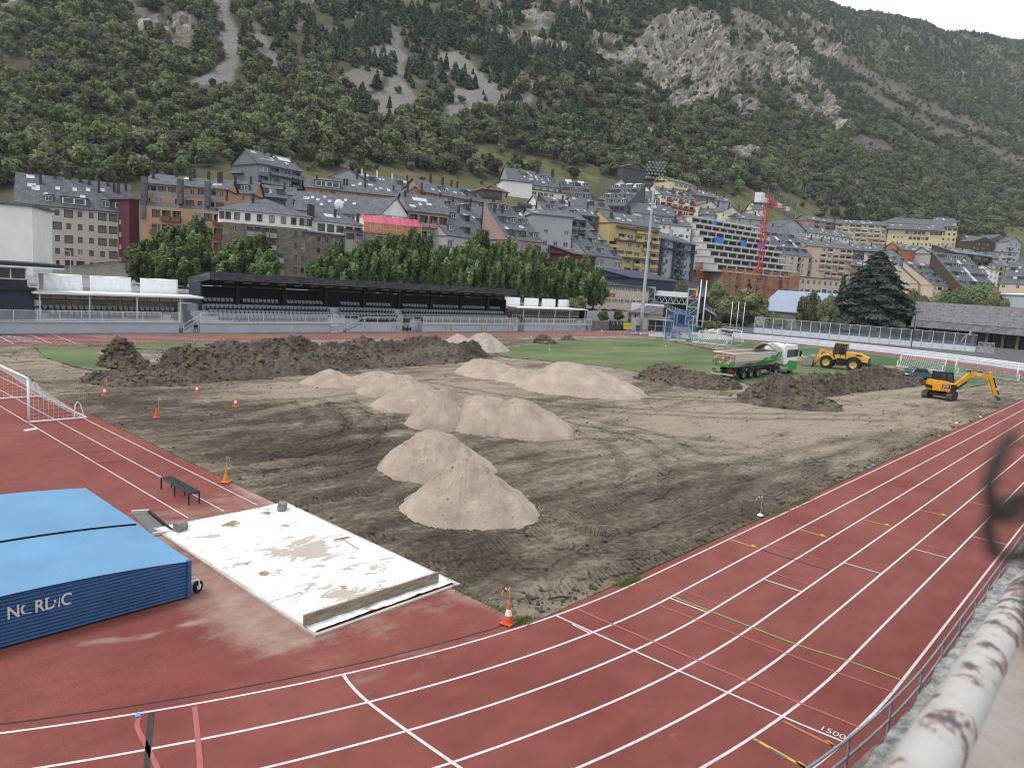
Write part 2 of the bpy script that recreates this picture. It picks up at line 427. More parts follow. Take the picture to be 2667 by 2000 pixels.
# finish area of the far straight
for (a,bb) in (((74.6,870.5),(133.6,894.2)),((134.3,870.5),(196.7,893.6)),((-2,876),(35,895.5)),((205,870.5),(352,892)),((237,870.5),(305,880))):
 seg('w',.09,a,bb,z=.016)
seg('p',.06,(0,886),(36,893));seg('p',.05,(112,871),(172,893));seg('b',.07,(90,882),(100,885));seg('b',.07,(219,885),(230,889))
seg('b',.06,(300,878),(345,891));seg('p',.07,(1040,866),(1075,872));seg('p',.07,(1385,866),(1455,876));seg('p',.07,(1565,866),(1600,871))
for k in range(6):
 q=np.array([.55+.42*(5-k)*0,2*R0+1.28*(k+.5)]);tm=text_mesh(str(k+1),1.15,M_LINE,0)
 o=ob('painted_number',tm,track,(2.2-.12*k,q[1],.014),-math.pi/2);o.scale=(1,1.5,1)
# long-jump runways on the red half-disc
hd=bpy.data.objects['half_disc_surface']
for k,x in enumerate((-5.278,-6.541,-7.804)):
 strip('runway_line',[(x,13.0),(x,30),(x,62.0)],.05,M_LINE,z=.002,parent=hd)
for a,bb in (((160,1155),(240,1150)),((205,1180),(295,1173)),((245,1206),(330,1200))):
 strip('take_off_board',[P(*a),P(*bb)],.06,PAINT['k'],z=.002,parent=hd)
# ---- infield soil
xs=-4.66 + (np.linspace(0,1,470)**1.75)*107.5;ysn=.33 + (np.linspace(0,1,400)**1.6)*66.0
X,Y=np.meshgrid(xs,ysn)
pr=proj(np.stack([X,Y,np.zeros_like(X)],-1).reshape(-1,3));U=pr[:,0].reshape(X.shape);V=pr[:,1].reshape(X.shape)
LAWN=[[(1283,921),(1333,907),(1377,898),(1440,891),(1516,884),(1600,881),(1690,881),(1754,889),(1850,912),(1960,936),(2060,948),
  (2150,955),(2230,958),(2290,953),(2330,962),(2280,975),(2200,985),(2120,990),(2070,1003),(2010,1008),(1955,1006),(1900,985),(1820,975),
  (1700,978),(1620,962),(1500,950),(1400,938),(1330,934)],
  [(85,905),(190,905),(240,915),(280,935),(310,958),(300,968),(240,966),(180,955),(120,935)],
  [(335,899),(460,893),(575,896),(560,905),(460,915),(350,908)],[(930,898),(1000,893),(1030,897),(960,904)],
  [(2415,1008),(2440,993),(2520,985),(2578,987),(2570,1003),(2500,1015),(2440,1017)],
  [(1325,893),(1350,886),(1420,884),(1405,892)],[(1870,1027),(1890,1020),(1915,1024),(1905,1034)]]
lawn_m=np.zeros(X.shape,bool)
for q in LAWN:lawn_m |= inpoly(U,V,q)
wet=.58+.65*fbm(X*.07,Y*.09,seed=11,octaves=4) + .5*fbm(X*.45,Y*.8,seed=12,octaves=5)
def blob(u,v,ru,rv,a):
 global wet
 wet=wet + a*np.exp(-((U-u)/ru)**2-((V-v)/rv)**2)
for q in ((1080,1300,330,110,.42),(780,1160,220,60,.40),(1250,1440,260,60,.45),(1650,1330,260,90,.32),(1320,1550,120,45,.05),(2240,1330,180,50,.15),
  (1000,1045,260,30,-.6),(850,1020,220,26,-.65),(1720,1130,360,60,-.62),(2150,1090,280,60,-.5),(1650,1220,200,40,-.2),(1930,1470,300,90,.05),
  (150,960,150,30,-.2),(1300,1580,160,40,-.35),(1500,1500,160,40,-.1),(300,1060,160,30,.28)):blob(*q)
# tyre and track marks: polylines on the ground given by photograph pixels
RUTS=[([(560,1330),(800,1290),(1000,1240),(1250,1150),(1560,1135),(1900,1160)],.5,1),([(840,1420),(1150,1420),(1480,1320),(1900,1230),(2350,1130)],.55,1),
  ([(1180,1560),(1420,1500),(1750,1390),(2050,1260),(2400,1120)],.5,1),([(980,1480),(1150,1500),(1350,1520)],.4,1),([(700,1215),(880,1180),(950,1110),(880,1060)],.35,1),
  ([(760,1180),(930,1130),(1000,1080),(960,1040)],.3,1),([(620,1190),(760,1150),(860,1095),(800,1045)],.3,1),([(1530,1120),(1640,1170),(1680,1230),(1660,1290)],.35,1),
  ([(1480,1090),(1700,1140),(1800,1190),(1950,1200)],.35,1),([(1420,1380),(1620,1420),(1880,1370),(2200,1240)],.5,1),([(1100,1000),(1400,1050),(1800,1080),(2300,1090)],.4,1),
  ([(1300,960),(1450,1010),(1800,1040),(2200,1050)],.4,1),([(1560,1480),(1750,1440),(2000,1340),(2200,1220)],.45,1),([(600,1250),(760,1240),(960,1180),(1100,1150)],.5,1),
  ([(420,1110),(560,1100),(760,1060),(960,1030)],.4,1),([(900,1560),(1050,1490),(1120,1400)],.4,0)]
rut=np.zeros(X.shape);sarc=np.zeros(X.shape)
for px,hw,two in RUTS:
 q=np.array([P(u,v)[:2] for u,v in px]);t=np.linspace(0,len(q)-1,40);i=np.clip(t.astype(int),0,len(q)-2);f=(t-i)[:,None]
 gq=np.gradient(q,axis=0);c=(2*f**3-3*f**2+1)*q[i]+(f**3-2*f**2+f)*gq[i]+(-2*f**3+3*f**2)*q[i+1]+(f**3-f**2)*gq[i+1]
 bb=(X > c[:,0].min()-2.5) & (X < c[:,0].max()+2.5) & (Y > c[:,1].min()-2.5) & (Y < c[:,1].max()+2.5)
 px_,py_=X[bb],Y[bb];best=np.full(px_.shape,1e9);sd=np.zeros(px_.shape);sa=np.zeros(px_.shape);acc=0
 for a,e in zip(c[:-1],c[1:]):
  d=e-a;L=np.hypot(*d);d=d/L;w=(px_-a[0])*d[0]+(py_-a[1])*d[1];w=np.clip(w,0,L)
  ds=np.hypot(px_-a[0]-w*d[0],py_-a[1]-w*d[1]);k=ds < best
  sgn=np.sign((px_-a[0])*d[1]-(py_-a[1])*d[0]);best=np.where(k,ds,best);sd=np.where(k,ds*sgn,sd);sa=np.where(k,acc+w,sa);acc += L
 mk=np.zeros(px_.shape)
 for side in ((-1,1) if two else (0,)):
  dd=np.abs(sd-side*1.0);mk=np.maximum(mk,np.clip(1.25-dd/hw*1.1,0,1))
 old=rut[bb];upd=mk > old;r2=old.copy();r2[upd]=mk[upd];rut[bb]=r2;s2=sarc[bb];s2[upd]=(sa+np.abs(sd)*.5)[upd];sarc[bb]=s2
lm=1-lawn_m.astype(float)
Z=.05+lm*(.09*fbm(X*.25,Y*.25,seed=1)+.075*fbm(X*1.1,Y*1.3,seed=2,octaves=4)*(.35+wet.clip(0,1.3))+.035*fbm(X*4,Y*5,seed=4,octaves=3)-.05*rut*(.6+.4*np.sin(sarc*2*math.pi/.34)))
Z=Z-.05*(1-lm)
edge=np.minimum.reduce([X+4.66,Y-.33,66.33-Y,np.full_like(X,.9)])/.9;Z=Z*edge+.012*(1-edge)
Z += .05*np.clip(fbm(X*2.2,Y*2.2,seed=8,octaves=3)-.1,0,1)*lm*(np.exp(-((edge-.45)/.3)**2))
Z=np.maximum(Z,-.03)
def soil_mat(name,dark,mid,light,attr=True,clods=1.0):
 m=bpy.data.materials.new(name);m.use_nodes=True
 n,l=m.node_tree.nodes,m.node_tree.links;b=n['Principled BSDF'];b.inputs['Roughness'].default_value=.92;b.inputs['Specular IOR Level'].default_value=.15
 tc=n.new('ShaderNodeTexCoord')
 def noise(sc,det=5,rough=.65,st=None):
  k=n.new('ShaderNodeTexNoise');k.inputs['Scale'].default_value=sc;k.inputs['Detail'].default_value=det;k.inputs['Roughness'].default_value=rough
  if st:
   mp=n.new('ShaderNodeMapping');mp.inputs['Scale'].default_value=st;mp.inputs['Rotation'].default_value=(0,0,.5)
   l.new(tc.outputs['Object'],mp.inputs['Vector']);l.new(mp.outputs[0],k.inputs['Vector'])
  else:l.new(tc.outputs['Object'],k.inputs['Vector'])
  return k
 def math_(op,a,bb):
  k=n.new('ShaderNodeMath');k.operation=op
  for i,q in enumerate((a,bb)):
   if isinstance(q,(int,float)):k.inputs[i].default_value=q
   else:l.new(q,k.inputs[i])
  return k.outputs[0]
 streak=noise(.5,8,.75,(.35,1.6,1)).outputs['Fac'];fine=noise(3.2,8,.75).outputs['Fac']
 v=math_('ADD',math_('ADD',math_('MULTIPLY',streak,1.25),math_('MULTIPLY',fine,1.05)),-.57)
 if attr:
  at_=n.new('ShaderNodeAttribute');at_.attribute_name='soil';sp=n.new('ShaderNodeSeparateColor');l.new(at_.outputs['Color'],sp.inputs[0])
  v=math_('SUBTRACT',math_('ADD',v,.345),math_('MULTIPLY',sp.outputs[0],.62))
 r=n.new('ShaderNodeValToRGB');e=r.color_ramp.elements
 e[0].position,e[0].color=.34,(*dark,1);e[1].position,e[1].color=.86,(*light,1);k=e.new(.58);k.color=(*mid,1)
 l.new(v,r.inputs['Fac']);c=r.outputs['Color']
 h=math_('ADD',math_('MULTIPLY',noise(2.2,9,.8,(.6,1.5,1)).outputs['Fac'],1.6),math_('MULTIPLY',noise(13,6,.7).outputs['Fac'],.6))
 if attr:
  wv=math_('SINE',math_('MULTIPLY',sp.outputs[2],2*math.pi/.21*40),0)
  h=math_('ADD',h,math_('MULTIPLY',math_('MULTIPLY',wv,sp.outputs[1]),.55))
  mx=n.new('ShaderNodeMix');mx.data_type='RGBA';l.new(math_('MULTIPLY',sp.outputs[1],.26),mx.inputs[0]);l.new(c,mx.inputs[6]);mx.inputs[7].default_value=(*dark,1);c=mx.outputs[2]
 l.new(c,b.inputs['Base Color'])
 bp=n.new('ShaderNodeBump');bp.inputs['Strength'].default_value=1.0;bp.inputs['Distance'].default_value=.10*clods
 l.new(h,bp.inputs['Height']);l.new(bp.outputs[0],b.inputs['Normal'])
 return m
M_SOIL=soil_mat('churned_soil',(.070,.055,.042),(.150,.120,.091),(.320,.264,.205))
M_MOUND=soil_mat('heaped_earth',(.066,.052,.041),(.132,.107,.085),(.235,.195,.155),attr=False,clods=1.6)
soil=struct('infield_soil',grid_mesh('infield_soil',X,Y,Z,M_SOIL,{'soil':np.stack([wet.clip(0,1.4)*.62+.1,rut,sarc/40.0],-1)}))
# lawn left on the field
def lawn_mat(name,c1,c2,c3):
 m=mat(name,c1,.9,.1,.10,col2=c2,detail=8,bump=.5,bscale=25,stretch=(.5,1.6,1));n,l=m.node_tree.nodes,m.node_tree.links
 nz=n.new('ShaderNodeTexNoise');nz.inputs['Scale'].default_value=7;nz.inputs['Detail'].default_value=6
 tc=n.new('ShaderNodeTexCoord');l.new(tc.outputs['Object'],nz.inputs['Vector']);b=n['Principled BSDF'];src=b.inputs['Base Color'].links[0].from_socket
 mx=n.new('ShaderNodeMix');mx.data_type='RGBA';mr=n.new('ShaderNodeMapRange');mr.inputs[1].default_value=.5;mr.inputs[2].default_value=.75;mr.inputs[4].default_value=.7
 l.new(nz.outputs['Fac'],mr.inputs[0]);l.new(mr.outputs[0],mx.inputs[0]);l.new(src,mx.inputs[6]);mx.inputs[7].default_value=(*c3,1);l.new(mx.outputs[2],b.inputs['Base Color'])
 return m
M_LAWN=lawn_mat('lawn_grass',(.050,.082,.022),(.125,.160,.068),(.145,.145,.09))
M_TURF=lawn_mat('artificial_turf',(.028,.085,.030),(.040,.115,.042),(.05,.11,.05))
def poly_sheet(name,pts,z,m,jag=.5,step=.8):
 """flat sheet with a ragged outline"""
 out=[]
 for a,e in zip(pts,np.roll(pts,-1,0)):
  n_=max(1,int(np.hypot(*(e-a))/step))
  for k in range(n_):out.append(a+(e-a)*k/n_)
 out=np.array(out);j=jag
 out=out+np.stack([fbm(out[:,0]*.9,out[:,1]*.9,seed=31),fbm(out[:,0]*.9,out[:,1]*.9,seed=47)],1)*j*2
 bm=bmesh.new();vv=[bm.verts.new((q[0],q[1],z)) for q in out]
 ee=[bm.edges.new((vv[i],vv[(i+1) % len(vv)])) for i in range(len(vv))]
 bmesh.ops.triangle_fill(bm,use_beauty=True,edges=ee);bmesh.ops.recalc_face_normals(bm,faces=bm.faces)
 if bm.faces and sum(f.normal.z for f in bm.faces) < 0:bmesh.ops.reverse_faces(bm,faces=bm.faces)
 me=bpy.data.meshes.new(name);bm.to_mesh(me);bm.free();me.materials.append(m)
 return me
for q in LAWN:struct('lawn',poly_sheet('lawn',np.array([P(u,v)[:2] for u,v in q]),.075,M_LAWN,.35))
# artificial turf of the far half-disc, with white markings
pts=[(103.4,.9)]+[(XL+(R0-.4)*math.cos(a),R0+(R0-.4)*math.sin(a)) for a in np.linspace(-1.29,1.29,50)]+[(103.4,65.8)]
turf=struct('artificial_turf',poly_sheet('artificial_turf',np.array(pts),.03,M_TURF,0.0,50))
arc=[(109+9*math.cos(a),50+9*math.sin(a)) for a in np.linspace(-.6,3.6,40)]
strip('turf_line',arc,.12,M_LINE,z=.04,parent=turf)
for pp in ([(1960,897),(2010,898),(2040,899),(2062,902),(2050,906),(2000,908)],[(1800,905),(1850,908),(1900,903),(1935,897)],[(2080,908),(2120,904),(2150,905)],[(2070,900),(2300,925),(2667,985)],
  [(2440,950),(2470,955),(2530,966)]):
 strip('turf_line',[P(u,v,.04) for u,v in pp],.13,M_LINE,z=.04,parent=turf)
# grey paving between the far straight and the plaza
struct('pavement',poly_sheet('pavement',np.array([P(u,v)[:2] for u,v in ((1545,864.5),(1700,866),(1800,866),(1960,868),(2000,871),(1960,880),(1880,885),(1790,882),(1745,889),(1690,880),(1690,871),(1640,867.5))]),.022,mat('pale_paving',(.30,.30,.31),.9,.1,.5),.15,4))
# strip of sandy ground behind the far track and the apron under the stands
b=MB();b.quad((-50,74.95,.0),(119,74.95,.0),(119,76.4,.0),(-50,76.4,.0));struct('apron',b.mesh('apron',mat('apron_asphalt',(.155,.15,.145),.9,.25,.7)))
# ================================================================== hillside
UC=[-500,0,330,650,1000,1300,1600,1850,2100,2350,2667,3300]
ROW_A=[(70,4),(82,4),(92,4),(102,4),(119,4),(144,4),(186,3.5),(232,3),(245,1.5),(245,1),(240,.6),(225,.6)]
ROW_B=[(150,4.5),(165,4.5),(165,4.5),(168,5),(184,6),(204,6),(240,6),(292,6),(335,6),(372,6),(400,5),(420,5)]
ROWS_V=[[(505,195),(482,205),(470,220),(442,245),(458,285),(482,325),(452,390),(498,440),(556,500),(585,585),(612,660),(640,700)],
  [(300,275),(300,285),(300,297),(300,318),(300,368),(300,420),(300,490),(310,570),(330,680),(360,830),(390,980),(430,1040)],
  [(125,345),(125,358),(125,372),(125,398),(125,455),(125,520),(115,575),(135,690),(150,900),(180,1100),(225,1250),(300,1330)],
  [(-70,430),(-70,445),(-70,462),(-70,490),(-70,560),(-70,640),(-90,715),(-75,860),(-2,1150),(58,1330),(114,1450),(215,1500)],
  [(-270,530),(-270,548),(-270,565),(-270,600),(-270,685),(-270,780),(-270,880),(-220,1040),(40,1450),(120,1650),(190,1800),(300,1850)]]
ctrl=[]
ctrl.append([np.array([*at(u,PH/2,d)[:2],z]) for u,(d,z) in zip(UC,ROW_A)])
ctrl.append([np.array([*at(u,700,d)[:2],z]) for u,(d,z) in zip(UC,ROW_B)])
for row in ROWS_V:ctrl.append([at(u,v,d) for u,(v,d) in zip(UC,row)])
ctrl=np.array(ctrl)
def crom(a,t):
 """Catmull-Rom along axis 0 at parameters t"""
 n=a.shape[0];i=np.clip(np.floor(t).astype(int),0,n-2);f=(t-i).reshape((-1,)+(1,)*(a.ndim-1))
 p1,p2=a[i],a[i+1];p0=np.where((i > 0).reshape(f.shape),a[np.maximum(i-1,0)],2*p1-p2);p3=np.where((i < n-2).reshape(f.shape),a[np.minimum(i+2,n-1)],2*p2-p1)
 m1,m2=(p2-p0)*.5,(p3-p1)*.5
 return (2*f**3-3*f**2+1)*p1+(f**3-2*f**2+f)*m1+(-2*f**3+3*f**2)*p2+(f**3-f**2)*m2
NT,NS=330,560
uu=np.interp(np.linspace(0,1,NS),[0,.12,.9,1],[-500,-60,2730,3300]);ts=np.interp(uu,UC,np.arange(len(UC)))
tr=np.concatenate([np.linspace(0,2,50,endpoint=False),np.linspace(2,5,240,endpoint=False),np.linspace(5,6,NT-290)])
S1=crom(ctrl,tr);TER=crom(S1.transpose(1,0,2),ts).transpose(1,0,2)
X,Y,Z=TER[...,0].copy(),TER[...,1].copy(),TER[...,2].copy()
TT=np.repeat(tr[:,None],NS,1);UU=np.repeat(uu[None,:],NT,0)
dep=proj(TER.reshape(-1,3))[:,2].reshape(NT,NS)
up_=np.clip((TT-2.05)/.8,0,1);far=np.clip(dep/500,.5,2.2)
# spurs and gullies running downslope, then broken ground
al=X*.55-Y*.83
gul=fbm(al/70.,TT*.55,seed=21,octaves=4);gul2=1-np.abs(fbm(al/28.,TT*1.3,seed=22,octaves=3))*2
Z += up_*far*(9*gul+2.6*gul2)*np.where(TT > 4.6,.45,1)
Z += np.clip((TT-1.9)/.3,0,1)*(1.6*fbm(X/14.,Y/14.,seed=23,octaves=4))*np.minimum(far,1.5)
V3=np.stack([X,Y,Z],-1);pr=proj(V3.reshape(-1,3));U,V=pr[:,0].reshape(X.shape),pr[:,1].reshape(X.shape)
ju=U+22*fbm(X/9.,Y/9.,Z/9.,seed=41,octaves=3)*300/dep.clip(200);jv=V+18*fbm(X/8.,Y/8.,Z/8.,seed=42,octaves=3)*300/dep.clip(200)
ROCK=[([(1640,127),(1705,50),(1785,25),(1868,45),(1900,121),(1926,205),(1916,245),(1852,265),(1791,285),(1735,262),(1690,215),(1645,170)],1.0),([(1250,-40),(1420,-40),(1440,40),(1340,120),(1260,90)],.5),([(1420,40),(1560,60),(1600,190),(1500,210),(1430,130)],.45),([(1640,180),(1720,250),(1800,300),(1700,300),(1620,240)],.5),([(2050,20),(2150,60),(2200,160),(2120,150),(2060,90)],.55),
  ([(1900,24),(1948,36),(2015,72),(2057,121),(2111,181),(2165,259),(2214,326),(2189,350),(2117,308),(2057,283),(2045,241),(1984,229),(1912,145)],.75),
  ([(1860,30),(1960,60),(2030,140),(1990,230),(1920,215),(1880,120)],.6),([(1876,277),(1942,253),(1984,283),(1942,326),(1888,302)],.8),
  ([(223,-40),(519,-40),(525,36),(482,121),(446,181),(422,121),(374,109),(338,60),(260,36)],.62),([(-50,-40),(78,-40),(84,24),(-50,33)],.9),
  ([(1333,-40),(1560,-20),(1600,60),(1545,150),(1480,150),(1333,90),(1300,20)],.5),([(1545,60),(1660,110),(1670,180),(1600,220),(1540,160)],.55),
  ([(1653,326),(1750,340),(1740,395),(1660,390)],.6),([(1870,392),(1966,374),(2000,400),(1924,434)],.55),([(2147,422),(2298,455),(2330,490),(2260,505),(2160,470)],.5),
  ([(1080,0),(1330,-30),(1333,60),(1230,110),(1120,70)],.28),([(2240,470),(2360,470),(2380,510),(2280,520)],.4),([(2340,120),(2560,150),(2667,260),(2480,270),(2350,200)],.30),
  ([(2130,40),(2330,90),(2330,200),(2200,170)],.28),([(720,-30),(900,-30),(880,30),(760,30)],.35),([(2540,470),(2640,490),(2620,530),(2540,515)],.35)]
SCREE=[([(540,-60),(546,0),(573,78),(575,130),(585,157),(543,193),(482,217),(490,228),(603,212),(630,155),(628,100),(603,48),(580,-60)],1.0),
  ([(620,0),(665,60),(690,100),(722,140),(730,200),(715,210),(690,160),(655,110),(630,60)],.85),
  ([(905,128),(1025,115),(1060,145),(1050,200),(1085,260),(1025,312),(965,295),(953,260),(1013,223),(1025,157),(905,145)],.95),
  ([(1000,40),(1050,100),(1040,125),(1010,110)],.8),([(870,200),(950,170),(1010,190),(960,240),(880,230)],.7),
  ([(1136,140),(1206,133),(1267,205),(1331,241),(1277,295),(1146,325),(1124,300),(1182,268),(1180,229),(1246,235),(1154,172)],.95),
  ([(1375,215),(1396,216),(1390,250),(1376,284),(1345,278),(1370,250)],.9),([(1333,262),(1380,270),(1375,285),(1333,283)],.9),
  ([(2165,223),(2230,240),(2310,300),(2440,352),(2560,400),(2720,460),(2720,435),(2560,370),(2430,320),(2330,270),(2240,215)],.9),
  ([(2150,145),(2290,235),(2350,275),(2450,315),(2560,360),(2580,345),(2440,285),(2340,228),(2240,165),(2180,140)],.9),
  ([(2175,375),(2235,350),(2300,372),(2345,405),(2260,398),(2190,385)],.95),([(2530,320),(2700,370),(2700,395),(2560,350)],.9),([(2560,400),(2700,440),(2700,455),(2600,430)],.7),
  ([(2280,300),(2440,380),(2480,410),(2440,405),(2320,345)],.7),([(905,-20),(935,30),(965,75),(945,80),(915,40)],.7),([(1680,390),(1700,350),(1710,420),(1690,430)],.0)]
MEADOW=[[(545,440),(610,418),(660,425),(655,480),(560,480)],[(700,455),(760,438),(900,438),(1010,432),(1180,455),(1290,470),(1340,490),(1400,520),(1330,530),(1180,500),(1000,470),(800,470)],
  [(1160,380),(1330,395),(1420,420),(1500,450),(1480,480),(1350,460),(1180,410)],[(1480,430),(1560,440),(1570,490),(1500,480)],
  [(1815,490),(1900,505),(2050,505),(2120,530),(2130,590),(2000,590),(1900,570),(1820,520)],[(2120,545),(2190,540),(2230,555),(2200,575),(2130,570)],
  [(430,275),(560,290),(680,320),(680,345),(540,325),(430,300)],[(190,310),(330,330),(330,350),(200,335)],[(2600,590),(2680,600),(2680,640),(2610,620)]]
rock=np.zeros(X.shape);scree=np.zeros(X.shape);mead=np.zeros(X.shape)
for q,a in ROCK:rock=np.maximum(rock,a*inpoly(ju,jv,q))
for q,a in SCREE:scree=np.maximum(scree,a*inpoly(U+.35*(ju-U),V+.35*(jv-V),q))
for q in MEADOW:mead=np.maximum(mead,inpoly(ju,jv,q))
patch=fbm(X/16.,Y/16.,Z/12.,seed=51,octaves=4)
rockv=np.clip((rock-.5+patch*.9)*3+.3*(rock > .95),0,1)*(rock > 0)
rockv=np.maximum(rockv,np.clip((patch-.38)*4,0,1)*(TT > 3)*(TT < 5.4)*.8*(1-mead)*(scree < .1))
screev=np.maximum(scree,np.clip(1.9-TT,0,1)*.9)
def blur(a,n=1):
 for _ in range(n):
  p_=np.pad(a,1,mode='edge');a=(p_[1:-1,1:-1]*2+p_[:-2,1:-1]+p_[2:,1:-1]+p_[1:-1,:-2]+p_[1:-1,2:])/6
 return a
rock_s=blur(rockv,2)
# crags: ledges and buttresses pushed out of the slope
ridg=1-np.abs(fbm(al/11.,Z/16.,(X+Y)/30.,seed=61,octaves=4))*2.4;ridg2=1-np.abs(fbm(al/4.5,Z/8.,(X+Y)/15.,seed=62,octaves=3))*2.2
step=np.abs(((Z/15.+.8*fbm(al/25.,Z/25.,seed=63)) % 1)-.5)*2
tow=np.array([-.62,-.62,.48])
amp=rock_s*np.clip(dep/420,.7,2.0)
crk=np.abs(fbm(al/16.+Z/22.,Z/30.-al/40.,seed=66,octaves=4));push=amp*(5.5*ridg+1.2*ridg2+4.5*np.minimum(crk*3,1)+2.0*step-5.0)
X += tow[0]*push;Y += tow[1]*push;Z += tow[2]*push
Z += blur(screev,1)*.5*fbm(X/2.5,Y/2.5,seed=64,octaves=2)
def hill_mat():
 m=bpy.data.materials.new('hillside_ground');m.use_nodes=True
 n,l=m.node_tree.nodes,m.node_tree.links;b=n['Principled BSDF'];b.inputs['Roughness'].default_value=.95;b.inputs['Specular IOR Level'].default_value=.1
 tc=n.new('ShaderNodeTexCoord');at_=n.new('ShaderNodeAttribute');at_.attribute_name='cover';sp=n.new('ShaderNodeSeparateColor');l.new(at_.outputs['Color'],sp.inputs[0])
 def noise(sc,det=6,rough=.65,st=(1,1,1)):
  k=n.new('ShaderNodeTexNoise');k.inputs['Scale'].default_value=sc;k.inputs['Detail'].default_value=det;k.inputs['Roughness'].default_value=rough
  mp=n.new('ShaderNodeMapping');mp.inputs['Scale'].default_value=st;l.new(tc.outputs['Object'],mp.inputs['Vector']);l.new(mp.outputs[0],k.inputs['Vector']);return k.outputs['Fac']
 def ramp(src,*st):
  r=n.new('ShaderNodeValToRGB');e=r.color_ramp.elements
  while len(e) < len(st):e.new(.5)
  for k,(p_,c) in zip(e,st):k.position=p_;k.color=(*c,1)
  l.new(src,r.inputs['Fac']);return r.outputs['Color']
 def mix(f,a,bb,mode='MIX'):
  x=n.new('ShaderNodeMix');x.data_type='RGBA';x.blend_type=mode
  if isinstance(f,float):x.inputs[0].default_value=f
  else:l.new(f,x.inputs[0])
  l.new(a,x.inputs[6]);l.new(bb,x.inputs[7]);return x.outputs[2]
 floor_=ramp(noise(.09,8),(.25,(.052,.060,.030)),(.48,(.105,.102,.060)),(.72,(.185,.168,.130)))
 rock_=ramp(noise(.16,10,.72,(1,1,.45)),(.24,(.13,.12,.112)),(.37,(.33,.305,.275)),(.54,(.52,.475,.415)),(.8,(.60,.50,.39)))
 streak=ramp(noise(.45,6,.7,(1,1,.18)),(.36,(.50,.50,.53)),(.60,(1.15,1.13,1.10)))
 rock_=mix(.8,rock_,streak,'MULTIPLY')
 scree_=ramp(noise(.9,8,.8),(.25,(.15,.14,.132)),(.5,(.27,.255,.24)),(.75,(.42,.405,.385)))
 purp=ramp(noise(.7,8,.8),(.25,(.105,.090,.085)),(.55,(.165,.145,.135)),(.8,(.24,.215,.20)))
 scree_=mix(sp.outputs[2],scree_,purp)
 mead_=ramp(noise(.13,8),(.28,(.075,.098,.034)),(.5,(.155,.150,.070)),(.72,(.235,.195,.110)))
 c=mix(at_.outputs['Alpha'],floor_,mead_);c=mix(sp.outputs[1],c,scree_);c=mix(sp.outputs[0],c,rock_)
 l.new(c,b.inputs['Base Color'])
 mh=n.new('ShaderNodeMath');mh.operation='ADD';l.new(noise(.5,10,.7,(1,1,.5)),mh.inputs[0]);l.new(noise(2.2,4,.7),mh.inputs[1])
 bp=n.new('ShaderNodeBump');bp.inputs['Strength'].default_value=.9;bp.inputs['Distance'].default_value=1.6
 l.new(mh.outputs[0],bp.inputs['Height']);l.new(bp.outputs[0],b.inputs['Normal'])
 return m
purple=np.clip((UU-1900)/250,0,1)
cover=np.stack([rock_s,blur(screev,1),purple,blur(mead,1)],-1)
hill=struct('mountainside',grid_mesh('mountainside',X,Y,Z,hill_mat(),{'cover':cover},smooth=False))
TERP=np.stack([X,Y,Z],-1)
def terr_z(x,y):
 d=(X-x)**2+(Y-y)**2;k=np.unravel_index(np.argmin(d),d.shape);return float(Z[k])
# street level behind the stands
b=MB();b.quad((-60,83.4,4.0),(104.5,83.4,4.0),(104.5,150,4.05),(-60,150,4.05));struct('street',b.mesh('street',M_ASPH))
b=MB();b.quad((-60,83.4,4.0),(104.5,83.4,4.0),(104.5,83.4,-.05),(-60,83.4,-.05));struct('street_retaining_wall',b.mesh('street_retaining_wall',mat('rubble_stone',(.16,.14,.12),.9,.35,1.6,bump=.6,bscale=4)))
# ================================================================== trees
M_BARK=mat('tree_bark',(.085,.065,.05),.95,.3,3,bump=.5,bscale=12)
def leaf_cards(pts,nrm,size,seed,up=.25,flat=.6,elong=1.0):
 """one bent quad per point, facing roughly along nrm; returns verts, faces"""
 r=np.random.default_rng(seed);N=len(pts)
 n=nrm+r.normal(0,flat,(N,3));n[:,2] += up;n /= np.linalg.norm(n,axis=1)[:,None]+1e-9
 a=np.cross(n,r.normal(0,1,(N,3)));a /= np.linalg.norm(a,axis=1)[:,None]+1e-9;b_=np.cross(n,a)
 s=size*r.uniform(.6,1.35,(N,1));a=a*s*elong;b_=b_*s
 v=np.stack([pts-a-b_*.55,pts+a*.15-b_+n*s*.15,pts+a+b_*.5,pts-a*.2+b_+n*s*.2],1).reshape(-1,3)
 return v,np.arange(4*N).reshape(-1,4)
def cards_mesh(name,parts,m,smooth=False):
 V_,F_,o=[],[],0
 for v,f in parts:V_.append(v);F_.extend((f+o).tolist());o += len(v)
 me=bpy.data.meshes.new(name);me.from_pydata(np.concatenate(V_).tolist(),[],F_);me.materials.append(m);me.update();return me
def sphere_pts(n,r):
 q=r.normal(0,1,(n,3));return q/np.linalg.norm(q,axis=1)[:,None]
def blob_core(c,rad,seed,n=8):
 """low-poly lumpy core that keeps the crown from being see-through"""
 V_,F_=[],[]
 for i in range(5):
  ph=math.pi*(i+.5)/5-math.pi/2
  for k in range(n):
   t=2*math.pi*k/n;V_.append((c[0]+rad[0]*math.cos(ph)*math.cos(t),c[1]+rad[1]*math.cos(ph)*math.sin(t),c[2]+rad[2]*math.sin(ph)))
 for i in range(4):
  for k in range(n):F_.append((i*n+k,i*n+(k+1) % n,(i+1)*n+(k+1) % n,(i+1)*n+k))
 V_=np.array(V_);V_ += fbm(V_[:,0]*.8+seed,V_[:,1]*.8,V_[:,2]*.8,seed=seed)[:,None]*np.array(rad)*.25
 return V_,np.array(F_)
